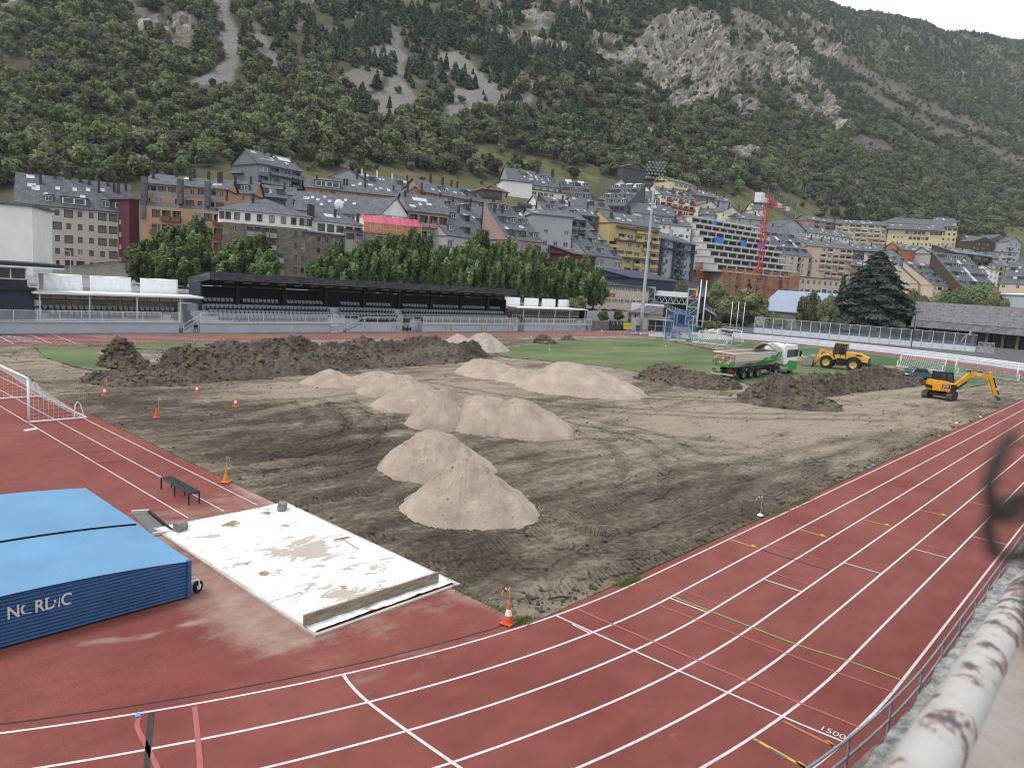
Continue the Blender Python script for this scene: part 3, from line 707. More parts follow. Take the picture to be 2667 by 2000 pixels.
def broad_crown(name,seed,m,H=7.5,Wd=3.4,n=420,size=.55,lobes=8,base=1.6):
 r=np.random.default_rng(seed);parts=[]
 cs=[np.array([0,0,base+(H-base)*.5])];rs=[np.array([Wd*.62,Wd*.62,(H-base)*.42])]
 for k in range(lobes):
  a=2*math.pi*k/lobes*1.62+r.uniform(0,.6);h=r.uniform(.2,.92);w=Wd*.62*math.sqrt(max(.12,1-(2*h-1.0)**2))
  cs.append(np.array([w*math.cos(a),w*math.sin(a),base+(H-base)*h]));q=Wd*r.uniform(.28,.46);rs.append(np.array([q,q,q*r.uniform(.7,.95)]))
 for c,q in zip(cs,rs):parts.append(blob_core(c,q*.74,seed))
 w=np.array([q.prod()**(2/3) for q in rs]);w /= w.sum()
 for c,q,k in zip(cs,rs,(w*n).astype(int)):
  d=sphere_pts(k,r);p_=c+d*q*r.uniform(.8,1.08,(k,1));parts.append(leaf_cards(p_,d,size,seed+k,.35))
 return cards_mesh(name,parts,m)
def cone_crown(name,seed,m,H=10,Wd=2.6,n=420,size=.5,base=1.0,droop=.25,tiers=9,elong=1.7,core=.62):
 r=np.random.default_rng(seed);parts=[]
 V_,F_=[],[];k8=8
 prof=[(Wd*core,base),(Wd*core*.8,base+(H-base)*.25),(Wd*core*.5,base+(H-base)*.6),(.05,H*.97)]
 for (q,z) in prof:
  for k in range(k8):V_.append((q*math.cos(2*math.pi*k/k8)*r.uniform(.8,1.1),q*math.sin(2*math.pi*k/k8)*r.uniform(.8,1.1),z))
 for i in range(3):
  for k in range(k8):F_.append((i*k8+k,i*k8+(k+1) % k8,(i+1)*k8+(k+1) % k8,(i+1)*k8+k))
 parts.append((np.array(V_),np.array(F_)))
 h=1-np.sqrt(r.uniform(0,1,n));tier=(h*tiers % 1.0);a=r.uniform(0,2*math.pi,n)
 rad=Wd*(1-h)**(.85 if n < 9000 else .66)*(1.0-.38*tier)*r.uniform(.75,1.08,n)*(1+.18*np.sin(a*5+np.floor(h*tiers)*2.1))
 z=base+(H-base)*h-droop*rad*.5
 p_=np.stack([rad*np.cos(a),rad*np.sin(a),z],1);d=np.stack([np.cos(a)*.6,np.sin(a)*.6,np.full(n,.5)],1)
 parts.append(leaf_cards(p_,d,size,seed+5,.3,.45,elong));return cards_mesh(name,parts,m)
def poplar_crown(name,seed,m,H=15,Wd=3.2,n=2600,size=.26,lean=.12,base=1.2):
 """wind-swept crown of upright tufts"""
 r=np.random.default_rng(seed);parts=[];T=84
 for k in range(T):
  h=r.uniform(.0,.93);a=r.uniform(0,2*math.pi);env=math.sin(math.pi*min(1,h*.8+.2))**.7
  w=Wd*env*r.uniform(.25,.85);c0=np.array([w*math.cos(a),w*math.sin(a),base+(H-base)*h*.86])
  L=r.uniform(3.0,6.0)*(H/15);q=r.uniform(.36,.70)*Wd/3.2
  if h > .75:q *= .7
  d=sphere_pts(n//T,r);t=(d[:,2:3]*.5+.5);p_=c0+d*np.array([q,q,L*.55])*(1-.55*t**1.5)+np.array([0,0,L*.4])
  p_=c0+(p_-c0)*r.uniform(.55,1.05,(len(d),1));p_[:,0] += lean*(p_[:,2]-base)*(.35+.05*(p_[:,2]-base))*.5+.25*(t[:,0]**2)*lean*12*.5
  parts.append(leaf_cards(p_,d,size,seed+k,.15,.7,1.35))
  c=blob_core(c0+[0,0,L*.3],np.array([q*.42,q*.42,L*.36]),seed+k,7);cv=c[0].copy();cv[:,0] += lean*(cv[:,2]-base)*(.35+.05*(cv[:,2]-base))*.5;parts.append((cv,c[1]))
 return cards_mesh(name,parts,m)
def trunk_mesh(name,H,r,lean=0,limbs=4,seed=0):
 s=MB();q=random.Random(seed);pts=[(lean*H*(i/5)**2*.3,0,H*i/5) for i in range(6)];s.tube(pts,[r*(1-.14*i) for i in range(6)],7)
 for k in range(limbs):
  a=q.uniform(0,6.28);z=H*q.uniform(.45,.85);L=H*q.uniform(.25,.4)
  s.tube([(0,0,z),(math.cos(a)*L*.5,math.sin(a)*L*.5,z+L*.45),(math.cos(a)*L*.8,math.sin(a)*L*.8,z+L)],[r*.42,r*.28,r*.1],5)
 return s.mesh(name,M_BARK,True)
LM=[leaf_mat('oak_leaves',(.104,.122,.056),(.185,.200,.105),.45),leaf_mat('ash_leaves',(.112,.142,.056),(.188,.215,.105),.42),
 leaf_mat('holm_leaves',(.088,.098,.058),(.160,.160,.105),.42),leaf_mat('pine_needles',(.055,.082,.050),(.110,.138,.088),.36),
 leaf_mat('poplar_leaves',(.100,.150,.052),(.200,.255,.115),.16),leaf_mat('cedar_needles',(.036,.053,.043),(.092,.116,.098),.05)]
HC=[broad_crown('crown',1,LM[0]),broad_crown('crown',2,LM[1],8.2,3.5,460,.52,9),broad_crown('crown',3,LM[2],6.6,3.6,420,.5,10,1.0),broad_crown('crown',4,LM[0],7.0,3.9,460,.55,11,1.2),
 cone_crown('crown',5,LM[3],9.5,2.7,430,.5),cone_crown('crown',6,LM[3],8.2,3.0,420,.55,.8,.2,7)]
HT=[trunk_mesh('trunk',4.2,.2,seed=k) for k in range(4)]+[trunk_mesh('trunk',8,.17,limbs=0,seed=9)]*2
# candidates spread over the slope by area
A_=TERP[:-1,:-1];B_=TERP[1:,1:];area=np.linalg.norm(np.cross(TERP[1:,:-1]-A_,TERP[:-1,1:]-A_),axis=2)
tq=TT[:-1,:-1];uq,vq=U[:-1,:-1],V[:-1,:-1]
okq=(tq > 1.93) & (tq < 5.25) & (uq > -140) & (uq < 2800) & (vq > -170)
w=np.where(okq,area,0);Atot=w.sum();NTREE=int(min(52000,Atot/13.0))
idx=rng.choice(w.size,NTREE,p=(w/Atot).ravel());fi,fj=np.unravel_index(idx,w.shape)
a1,a2=rng.uniform(0,1,(2,NTREE,1));pos=TERP[fi,fj]*(1-a1)*(1-a2)+TERP[fi+1,fj]*a1*(1-a2)+TERP[fi,fj+1]*(1-a1)*a2+TERP[fi+1,fj+1]*a1*a2
rk,sc_,me_,tt_=rock_s[fi,fj],screev[fi,fj],mead[fi,fj],TT[fi,fj]
uT,vT=U[fi,fj],V[fi,fj]
dens=np.full(NTREE,.9);dens *= np.where(rk > .3,.13,1);dens *= np.where(sc_ > .3,.10,1);dens *= np.where(me_ > .3,.07,1)
dens *= np.where(inpoly(uT,vT,[(465,195),(640,195),(640,262),(465,262)]),.25,1);chute=inpoly(uT,vT,SCREE[0][0]);dens *= np.where(chute,.05,1)
op=fbm(pos[:,0]/22,pos[:,1]/22,seed=77);dens *= np.clip(np.where((uT > 680) & (vT < 330),.72,1.05)+op*1.5,.12,1)
scale=rng.uniform(.5,1.0,NTREE)+.55*rng.random(NTREE)**3;scale *= np.where((rk > .3) | (me_ > .3),.5,1)*np.where(sc_ > .3,.65,1)
scale *= np.where(inpoly(uT,vT,[(465,195),(640,195),(640,275),(465,275)]),.6,1);dep_t=proj(pos)[:,2];scale *= np.interp(dep_t,[250,900,1400],[.92,.92,.85])
scale *= np.where((uT > 1900) & (vT < 230),.72,1)
keep=rng.uniform(0,1,NTREE) < dens
order=rng.permutation(np.where(keep)[0]);cell={};sel=[]
for k in order:
 rr=2.75*scale[k];c=(int(pos[k,0]//4),int(pos[k,1]//4));bad=False
 for i in (-1,0,1):
  for j in (-1,0,1):
   for m_ in cell.get((c[0]+i,c[1]+j),()):
    if (pos[k,0]-pos[m_,0])**2+(pos[k,1]-pos[m_,1])**2 < (rr*.72+1.9*scale[m_])**2*.75:bad=True;break
   if bad:break
  if bad:break
 if not bad:sel.append(k);cell.setdefault(c,[]).append(k)
sel=np.array(sel)
con=fbm(pos[:,0]/40,pos[:,1]/40,seed=78)+np.clip((vT-330)/-300,-.6,.5)+np.where((uT > 900) & (uT < 1350) & (vT < 330),.45,0)+np.where(uT < 700,-.45,0)
kind=np.where(con > rng.uniform(.25,.75,NTREE),rng.integers(4,6,NTREE),(2+1.6*fbm(pos[:,0]/18,pos[:,1]/18,seed=79,octaves=2)+rng.normal(0,.9,NTREE)).clip(0,3.99).astype(int))
# stone pines / poplars etc. nearest the viewer become individuals
inframe=(uT > -20) & (uT < 2690) & (vT > -20)
near=sel[inframe[sel]];near=near[np.argsort(dep_t[near]/scale[near])][:290]
rest=np.setdiff1d(sel,near)
KN=['spreading leafy tree','bright green leafy tree','rounded dusky evergreen oak','broad leafy tree','conical pine','short bushy pine']
protos={};ZU=[170,365,500,648,800,1000,1250,1600];ZN=['white gable and beige block','beige block with many chimneys','left half of the terracotta block','right half of the terracotta block','dark modern gabled house','brick building','brick gabled block','cream hotel','upper right houses']
for k in near:
 kd=int(kind[k]);zn=ZN[int(np.searchsorted(ZU,uT[k]))];lb=KN[kd]+' in the wood above the '+zn;t=thing('hillside_tree',lb,'tree',pos[k]-[0,0,.25],rng.uniform(0,6.28),'hillside wood: '+lb,float(scale[k]))
 ob('trunk',HT[kd],t);c=ob('crown',HC[kd],t);protos.setdefault(kd,c)
for kd in range(6):
 if kd not in protos:
  k=rest[kind[rest] == kd][0];t=thing('hillside_tree',KN[kd]+' growing higher up on the wooded slope','tree',pos[k]-[0,0,.25],0,None,float(scale[k]));ob('trunk',HT[kd],t);protos[kd]=ob('crown',HC[kd],t)
pm=bpy.data.meshes.new('forest');pm.from_pydata((pos[rest]-[0,0,.25]).tolist(),[],[])
def pattr(nm,ty,data):
 a=pm.attributes.new(nm,ty,'POINT');a.data.foreach_set('value',data)
pattr('kind','INT',kind[rest].astype(np.int32));a=pm.attributes.new('size','FLOAT_VECTOR','POINT');a.data.foreach_set('vector',(scale[rest][:,None]*np.stack([rng.uniform(.8,1.25,len(rest)),rng.uniform(.8,1.25,len(rest)),rng.uniform(.75,1.3,len(rest))],1)).astype(np.float32).ravel());pattr('turn','FLOAT',rng.uniform(0,6.28,len(rest)).astype(np.float32))
forest=ob('forest',pm);tag(forest,'dense mixed wood covering the mountainside above the town',None,None,'stuff')
ng=bpy.data.node_groups.new('forest_spread','GeometryNodeTree')
ng.interface.new_socket('Geometry',in_out='INPUT',socket_type='NodeSocketGeometry');ng.interface.new_socket('Geometry',in_out='OUTPUT',socket_type='NodeSocketGeometry')
gi,go=ng.nodes.new('NodeGroupInput'),ng.nodes.new('NodeGroupOutput');jn=ng.nodes.new('GeometryNodeJoinGeometry')
def named(nm,ty):
 q=ng.nodes.new('GeometryNodeInputNamedAttribute');q.data_type=ty;q.inputs['Name'].default_value=nm;return q.outputs[0]
kd_s,sz_s,tn_s=named('kind','INT'),named('size','FLOAT_VECTOR'),named('turn','FLOAT')
cx=ng.nodes.new('ShaderNodeCombineXYZ');ng.links.new(tn_s,cx.inputs[2])
for kd in range(6):
 oi=ng.nodes.new('GeometryNodeObjectInfo');oi.transform_space='ORIGINAL';oi.inputs[0].default_value=protos[kd];oi.inputs['As Instance'].default_value=True
 ip=ng.nodes.new('GeometryNodeInstanceOnPoints');cp=ng.nodes.new('FunctionNodeCompare');cp.data_type='INT';cp.operation='EQUAL'
 ng.links.new(kd_s,cp.inputs[2]);cp.inputs[3].default_value=kd
 ng.links.new(gi.outputs[0],ip.inputs['Points']);ng.links.new(cp.outputs[0],ip.inputs['Selection']);ng.links.new(oi.outputs['Geometry'],ip.inputs['Instance'])
 ng.links.new(cx.outputs[0],ip.inputs['Rotation']);ng.links.new(sz_s,ip.inputs['Scale']);ng.links.new(ip.outputs[0],jn.inputs[0])
ng.links.new(jn.outputs[0],go.inputs[0])
md=forest.modifiers.new('spread','NODES');md.node_group=ng
print('TREES',len(near),len(rest),Atot)
# ---- poplars behind the stands: (photo u of the foot, u half-width of crown, v of the top, depth, variant)
PC=[poplar_crown('crown',100+k,LM[4],14,3.4+.3*k,9000,.22,.10+.03*k) for k in range(3)]
PT=trunk_mesh('trunk',6.5,.22,.1,5,3)
POP=[(372,40,622,118,1),(420,46,585,121,2),(500,45,560,122,0),(455,45,640,116,1),(598,42,620,121,2),(655,40,600,122,1),(690,36,660,118,0),(700,28,690,117,2),
 (830,34,660,127,1),(868,36,630,129,0),(905,36,650,130,2),(950,38,612,132,1),(1000,38,605,134,0),(1045,38,612,137,2),(1090,36,622,139,1),(1140,38,640,141,0),
 (1195,36,632,144,2),(1235,42,612,147,0),(1310,34,630,150,1),(1352,34,650,152,2),(1395,34,645,155,0),(1452,32,662,158,1),(1500,30,688,160,2),(1548,30,700,163,0),(1270,30,640,148,2),(1180,26,680,142,1)]
for k,(u,hw,vt,d,vr) in enumerate(POP):
 base=at(u,760,d);z0=4.0;top=at(u,vt,d)[2];h=(top-z0)*random.uniform(.96,1.2)
 t=thing('poplar_tree','%s poplar behind the stands, number %d from the left' % (['wind-swept green','dense green','tall feathery'][vr],1+sum(q_[0] < u for q_ in POP)),'tree',(base[0],base[1],z0),random.uniform(0,.5),'poplars behind the stands')
 sw=hw*2.9*d/F_PX/(2*3.7);t.scale=(sw,sw,h/14.4);ob('trunk',PT,t);c=ob('crown',PC[vr],t);c.rotation_euler=(0,0,random.choice((-.35,0,.3))-YAW*.9)
# ---- trees around the plaza and the right side
GB=[broad_crown('crown',40,LM[1],8,3.6,5200,.19,14,1.4),broad_crown('crown',41,LM[0],8,3.8,5200,.19,15,1.2)]
GT=trunk_mesh('trunk',4.5,.16,0,5,8)
def plaza_tree(name,label,u,vb,vt,hw,d,z0,crown,ch,cw,trunk):
 base=at(u,vb,d);h=at(u,vt,d)[2]-z0;t=thing(name,label,'tree',(base[0],base[1],z0),random.uniform(0,6))
 t.scale=(hw*2*d/F_PX/(2*cw),)*2+(h/ch,);ob('trunk',trunk,t);ob('crown',crown,t);return t
for q in [('leafy_tree','small round leafy tree behind the footbridge roof',1775,800,735,32,205,2),('leafy_tree','leafy tree between the glass lift tower and the orange scaffold',1875,800,735,36,205,1.5),
  ('leafy_tree','large leafy tree beside the three thin white flagpoles',1935,840,752,62,200,0),('leafy_tree','dark bushy tree under the large one by the flagpoles',1900,850,800,50,197,0),
  ('leafy_tree','bright green tree before the blue-roofed hall',2100,840,758,30,206,0),('leafy_tree','second bright tree between the blue-roofed hall and the cedar',2150,840,768,32,204,0),
  ('leafy_tree','leafy tree behind the slate-roofed school, nearest the cedar',2385,800,755,34,262,1),('leafy_tree','pale leafy tree behind the left end of the school roof',2430,800,765,34,264,1),
  ('leafy_tree','leafy tree behind the middle of the school roof',2480,805,748,42,266,1),('leafy_tree','tallest leafy tree behind the school roof',2545,810,735,48,268,1),
  ('leafy_tree','leafy tree behind the right half of the school roof',2600,815,757,40,262,1),('leafy_tree','low leafy tree by the white sports hall',2640,815,785,34,258,1),
  ('leafy_tree','dark tree at the foot of the stone wall under the blue hall',2020,850,815,30,198,0),('leafy_tree','leafy tree right of the office block behind the hut',1500,830,770,28,150,3)]:
 plaza_tree(*q,GB[random.randrange(2)],8.1,3.9,GT)
# great cedar
cd=cone_crown('crown',60,LM[5],20,8.0,34000,.21,1.5,.55,15,2.4,.52)
t=plaza_tree('cedar_tree','huge dark blue-green conifer behind the rink fence',2264,866,653,124,205,.4,cd,20,8.0,trunk_mesh('trunk',8,.55,limbs=0))
cd2=cone_crown('crown',61,LM[3],12,2.4,1500,.35,1,.35,10,1.8)
plaza_tree('spruce_tree','slim dark spruce just left of the huge conifer',2188,800,715,22,215,.4,cd2,12,2.4,GT)
plaza_tree('spruce_tree','blue-grey spruce in front of the orange scaffold',1945,800,728,18,210,.4,cone_crown('crown',62,LM[5],12,2.6,1500,.33,1,.35,10,1.8),12,2.6,GT)
# slim poplars on the lower slope and trees between the upper houses
LP=cone_crown('crown',63,LM[3],16,2.0,700,.5,.5,-.3,12,1.2,.7)
for k,(u,vb,vt,d) in enumerate(((1510,440,325,405),(1535,445,335,408),(1560,448,345,412),(1490,440,345,400),(1640,430,335,430),(1665,430,345,440))):
 base=at(u,vb,d);t=thing('slim_poplar','narrow dark poplar on the lower slope, number %d from the left in its row' % (k+2 if k < 3 else 1 if k == 3 else k+1),'tree',base-[0,0,1],0,'narrow poplars on the lower slope')
 t.scale=(1,1,(at(u,vt,d)[2]-base[2]+1)/16);ob('trunk',GT,t);ob('crown',LP,t)
# ================================================================== stands
def wb(m,name,mats,root,**k):
 return m.build(name,mats,root,loc=[-c for c in root.location],**k)
M_STAND=mat('grey_blue_painted_concrete',(.37,.40,.42),.85,.06,.4)
M_WHITE=mat('white_paint',(.74,.74,.74),.6,.05,2)
M_RAILW=mat('pale_grey_rail_paint',(.58,.60,.62),.55,.06,2)
M_MESHP=mat('fine_railing_mesh',(.55,.58,.60),.7,.05,2,alpha=.32)
M_NAVY=mat('navy_panel',(.022,.030,.045),.55,.15,1)
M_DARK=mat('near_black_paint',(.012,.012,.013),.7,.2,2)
M_SEATG=mat('grey_seat_plastic',(.20,.205,.225),.45,.1,3)
M_SEATB=mat('black_seat_plastic',(.015,.015,.017),.5,.1,3)
def brick_mat(name,c1,c2,mortar,bw=.5,bh=.22,scale=1.0,rough=.8,axis='xz',msz=.02,off=.5,bump=.5):
 if name in MATS:return MATS[name]
 m=bpy.data.materials.new(name);m.use_nodes=True;MATS[name]=m
 n,l=m.node_tree.nodes,m.node_tree.links;b=n['Principled BSDF'];b.inputs['Roughness'].default_value=rough;b.inputs['Specular IOR Level'].default_value=.3
 tc=n.new('ShaderNodeTexCoord');sx=n.new('ShaderNodeSeparateXYZ');l.new(tc.outputs['Object'],sx.inputs[0]);cb=n.new('ShaderNodeCombineXYZ')
 i={'x':0,'y':1,'z':2}
 if axis == 'sz':
  ad=n.new('ShaderNodeMath');ad.operation='ADD';l.new(sx.outputs[0],ad.inputs[0]);l.new(sx.outputs[1],ad.inputs[1]);l.new(ad.outputs[0],cb.inputs[0]);l.new(sx.outputs[2],cb.inputs[1])
 else:l.new(sx.outputs[i[axis[0]]],cb.inputs[0]);l.new(sx.outputs[i[axis[1]]],cb.inputs[1])
 br=n.new('ShaderNodeTexBrick');l.new(cb.outputs[0],br.inputs['Vector']);br.inputs['Color1'].default_value=(*c1,1);br.inputs['Color2'].default_value=(*c2,1);br.inputs['Mortar'].default_value=(*mortar,1)
 br.inputs['Scale'].default_value=scale;br.inputs['Brick Width'].default_value=bw;br.inputs['Row Height'].default_value=bh;br.inputs['Mortar Size'].default_value=msz;br.offset=off
 nz=n.new('ShaderNodeTexNoise');nz.inputs['Scale'].default_value=.8;nz.inputs['Detail'].default_value=6;l.new(tc.outputs['Object'],nz.inputs['Vector'])
 mr=n.new('ShaderNodeMapRange');mr.inputs[1].default_value=.3;mr.inputs[2].default_value=.7;mr.inputs[3].default_value=.72;mr.inputs[4].default_value=1.25;l.new(nz.outputs['Fac'],mr.inputs[0])
 mx=n.new('ShaderNodeMix');mx.data_type='RGBA';mx.blend_type='MULTIPLY';mx.inputs[0].default_value=1;l.new(br.outputs['Color'],mx.inputs[6]);l.new(mr.outputs[0],mx.inputs[7]);l.new(mx.outputs[2],b.inputs['Base Color'])
 bp=n.new('ShaderNodeBump');bp.inputs['Strength'].default_value=bump;bp.inputs['Distance'].default_value=.03;bp.invert=True;l.new(br.outputs['Fac'],bp.inputs['Height']);l.new(bp.outputs[0],b.inputs['Normal'])
 return m
M_SHINGLE=brick_mat('dark_shingles',(.055,.058,.066),(.085,.088,.098),(.02,.02,.024),.55,.20)
M_STONE=brick_mat('rubble_stone_wall',(.20,.175,.145),(.30,.27,.225),(.10,.09,.08),.45,.22,msz=.035,off=.37,axis='sz')
# one seat, shared by all
s=MB()
s.add([(-.23,.10,.40),(.23,.10,.40),(.23,.20,.86),(-.23,.20,.86),(-.23,.15,.40),(.23,.15,.40),(.20,.26,.88),(-.20,.26,.88)],
 [(0,1,2,3),(5,4,7,6),(3,2,6,7),(0,3,7,4),(1,5,6,2)],0)
s.add([(-.20,-.02,.44),(.20,-.02,.44),(.20,.09,.80),(-.20,.09,.80),(-.20,.05,.40),(.20,.05,.40)],[(0,1,2,3),(0,4,5,1)],0)
for sx in (-.25,.25):s.box(sx-.03,sx+.03,-.05,.2,.12,.58,1)
s.box(-.24,.24,.1,.16,.2,.3,1)
SEAT=s.mesh('seat',[M_SEATG,M_SEATB])
def seats(root,spots,limit=10**6):
 L=root.location
 for k,(x,y,z) in enumerate(spots[:limit]):ob('seat',SEAT,root,(x-L[0],y-L[1],z-L[2]))
 if len(spots) > limit:
  v0=np.array([q.co for q in SEAT.vertices]);f0=[tuple(p_.vertices) for p_ in SEAT.polygons];m0=[p_.material_index for p_ in SEAT.polygons];r=MB()
  for (x,y,z) in spots[limit:]:
   o=len(r.v);r.v.extend([tuple(q+np.array([x-L[0],y-L[1],z-L[2]])) for q in v0]);r.f.extend([tuple(i+o for i in f) for f in f0]);r.m.extend(m0)
  o=r.build('seat',[M_SEATG,M_SEATB],root,fix=False);o['kind']='stuff'
def railing(root,name,xa,xb,y,z,h=1.15,step=2.2,panel=True):
 r=MB();r.bar((xa,y,z+h),(xb,y,z+h),.055);r.bar((xa,y,z+.12),(xb,y,z+.12),.04);n=max(1,round((xb-xa)/step))
 for k in range(n+1):x=xa+(xb-xa)*k/n;r.bar((x,y,z),(x,y,z+h),.055)
 o=wb(r,name,M_RAILW,root)
 if panel:
  r=MB();r.quad((xa,y+.02,z+.14),(xb,y+.02,z+.14),(xb,y+.02,z+h-.04),(xa,y+.02,z+h-.04));q=r.build('mesh_panel',M_MESHP,o)
 return o
def stairs(root,xa,xb,y0,y1,z1,n=6):
 r=MB()
 for k in range(n):x0=xa+(xb-xa)*k/n;r.box(x0,xb,y0,y1,z1*k/n,z1*(k+1)/n-.002*(k < n-1))
 wb(r,'stair',M_STAND,root)
 r=MB();r.bar((xa,y0,.95),(xb,y0,z1+.95),.05);r.bar((xa,y0,.45),(xb,y0,z1+.45),.04);r.bar((xa,y0,0),(xa,y0,.95),.05);r.bar((xb,y0,z1),(xb,y0,z1+.95),.05);wb(r,'stair_handrail',M_RAILW,root)
def canopy(root,xa,xb,posts,z=4.05):
 r=MB();r.add([(xa,77.0,z),(xb,77.0,z),(xb,80.6,z+.02),(xa,80.6,z+.02),(xa,77.0,z+.22),(xb,77.0,z+.22),(xb,80.6,z+.26),(xa,80.6,z+.26)],
  [(3,2,1,0),(4,5,6,7),(0,1,5,4),(1,2,6,5),(2,3,7,6),(3,0,4,7)]);wb(r,'canopy',mat('white_canopy_sheet',(.66,.66,.65),.6,.06,.8),root)
 r=MB();n=round((xb-xa)/1.7)
 r.quad((xa+.6,79.55,z-.62),(xb-1.2,79.55,z-.62),(xb-1.2,79.55,z),(xa+.6,79.55,z));wb(r,'canopy_back_panel',mat('cream_panel',(.36,.335,.30),.7,.06,1),root)
 r=MB()
 for k in range(n):x=xa+.9+(xb-xa-2.2)*k/n;r.bar((x,79.5,z-.64),(x,79.5,z),.05)
 r.bar((xa+.6,79.5,z-.64),(xb-1.2,79.5,z-.64),.06);wb(r,'canopy_frame',mat('brown_metal',(.08,.07,.06),.5),root)
 for x in posts:r=MB();r.bar((x,77.3,1.17),(x,77.3,z),.10);wb(r,'canopy_post',M_RAILW,root)
def open_section(name,label,xa,xb,xr0,posts,seat0,seat1,cx,stone=True):
 root=thing(name,label,'grandstand',(xa,76.4,0))
 r=MB();r.box(xa,xb,76.4,77.75,0,1.17);r.box(xa,xb,77.75,78.6,0,1.45);r.box(xa,xb,78.6,79.65,0,1.95);wb(r,'terrace',M_STAND,root)
 r=MB();r.box(xa-.05,xb+.05,76.22,76.5,1.172,1.26);wb(r,'coping',M_RAILW,root)
 r=MB();r.box(xr0,xb,79.66,80.2,0,3.95);wb(r,'back_wall',M_STONE,root)
 railing(root,'railing',xa,xb,76.36,1.26,1.1,2.1)
 canopy(root,*cx,posts)
 sp=[(x,77.95,1.46) for x in np.arange(seat0+.5,seat1-.4,.585) if (x-seat0) % 1.76 > .12]+[(x,78.8,1.96) for x in np.arange(seat0,seat1+1.2,.585)]
 seats(root,sp);return root
st1=open_section('grandstand_section','low open stand section under a white canopy, left of the roofed stand',-14,19.4,4.6,(5.3,10.06,15.0,19.9),6.2,18.5,(4.6,22.6))
st3=open_section('grandstand_section','low open stand section under a white canopy, right of the roofed stand',81.6,102.1,81.6,(82.15,86.5,91.3,95.86,100.9),82.5,99.5,(79.9,101.3))
railing(st3,'railing',80.2,82.4,78.2,1.9,.95,1.1,False)
# main roofed stand
st2=thing('roofed_grandstand','long grandstand under a dark shingled roof with grey folding seats','grandstand',(21.9,76.4,0))
STEPS=[(76.4,1.17),(77.45,1.30),(78.25,1.80),(79.05,2.45),(79.85,3.20)]
r=MB()
for (xa,xb) in ((21.9,42.6),(46.2,55.4),(57.3,79.8)):r.box(xa,xb,76.4,77.45,0,1.17)
for i,(y,z) in enumerate(STEPS[1:]):r.box(21.9,79.8,y,STEPS[i+2][0] if i < 3 else 82.5,0,z)
wb(r,'terrace',M_STAND,st2)
for xa,xb in ((21.9,42.6),(57.3,79.8)):r=MB();r.box(xa-.02,xb+.05,76.22,76.5,1.172,1.26);wb(r,'coping',M_RAILW,st2)
railing(st2,'railing',21.95,42.6,76.36,1.26,1.1,2.1);railing(st2,'railing',46.2,55.4,76.36,1.17,1.0,2.1,False);railing(st2,'railing',57.4,79.7,76.36,1.26,1.1,2.1)
stairs(st2,43.2,46.2,76.45,77.4,1.17);stairs(st2,20.0,21.9,76.5,77.4,1.17);railing(st2,'railing',41.6,45.8,77.4,1.3,.95,1.4,False);railing(st2,'railing',54.8,59.0,77.4,1.3,.95,1.4,False)
r=MB();r.add([(23.3,77.0,6.42),(79.5,77.0,6.42),(79.5,82.9,5.5),(23.3,82.9,5.5),(23.3,77.0,7.35),(79.5,77.0,7.35),(79.5,82.9,6.4),(23.3,82.9,6.4)],
 [(4,5,6,7),(0,1,5,4),(1,2,6,5),(2,3,7,6),(3,0,4,7)])
rf=wb(r,'roof',M_SHINGLE,st2,fix=False)
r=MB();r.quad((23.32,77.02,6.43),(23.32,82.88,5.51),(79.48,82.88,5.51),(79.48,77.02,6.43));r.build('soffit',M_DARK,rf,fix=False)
# projecting courses of shingles along the fascia, one object per course
for k in range(5):
 z=6.42+k*.19;r=MB();x=23.3-(k % 2)*.3
 while x < 79.5:
  w_=.5+random.uniform(-.06,.06);r.box(max(23.3,x),min(79.5,x+w_),76.94+random.uniform(0,.02)-.012*(4-k),77.0,z,z+.185+random.uniform(-.012,.008));x += w_+.02
 r.build('shingle_course',M_SHINGLE,rf)
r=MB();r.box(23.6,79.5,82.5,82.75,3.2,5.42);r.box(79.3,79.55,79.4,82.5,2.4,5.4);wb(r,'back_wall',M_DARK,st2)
r=MB();r.add([(23.3,79.4,1.8),(23.3,82.6,1.8),(23.3,82.6,5.6),(23.3,79.4,6.0),(23.55,79.4,1.8),(23.55,82.6,1.8),(23.55,82.6,5.6),(23.55,79.4,6.0)],[(0,1,2,3),(7,6,5,4),(0,4,5,1),(1,5,6,2),(2,6,7,3),(3,7,4,0)]);wb(r,'end_wall',M_NAVY,st2)
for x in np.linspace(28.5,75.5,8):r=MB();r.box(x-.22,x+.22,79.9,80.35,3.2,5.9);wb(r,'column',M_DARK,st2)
for k,x in enumerate(np.linspace(26,78,22)):r=MB();r.bar((x,78.6,6.12),(x+1.0,78.2,6.18),.07,.05);wb(r,'light_tube',M_WHITE,st2)
r=MB();r.box(54.2,55.2,77.0,77.35,1.17,2.15);wb(r,'control_box',mat('dark_grey_metal',(.05,.055,.06),.5),st2)
sp=[]
for i,(y,z) in enumerate(((77.62,1.30),(78.42,1.80),(79.22,2.45),(80.1,3.20))):
 xa=24.3 if i else 25.2
 for x in np.arange(xa,79.0,.585):
  if 42.3 < x < 44.4 - .5*(3-i) or 53.8 < x < 55.2+.3*i or (i == 0 and (40.6 < x < 46 or 53 < x < 58)):continue
  if i == 3 and min(abs(x-c) for c in np.linspace(28.5,75.5,8)) < .5:continue
  sp.append((x,y,z))
sp.sort(key=lambda q:q[0]);seats(st2,sp,300)
r=MB();r.box(31.9,32.3,79.86,79.88,4.3,4.7);
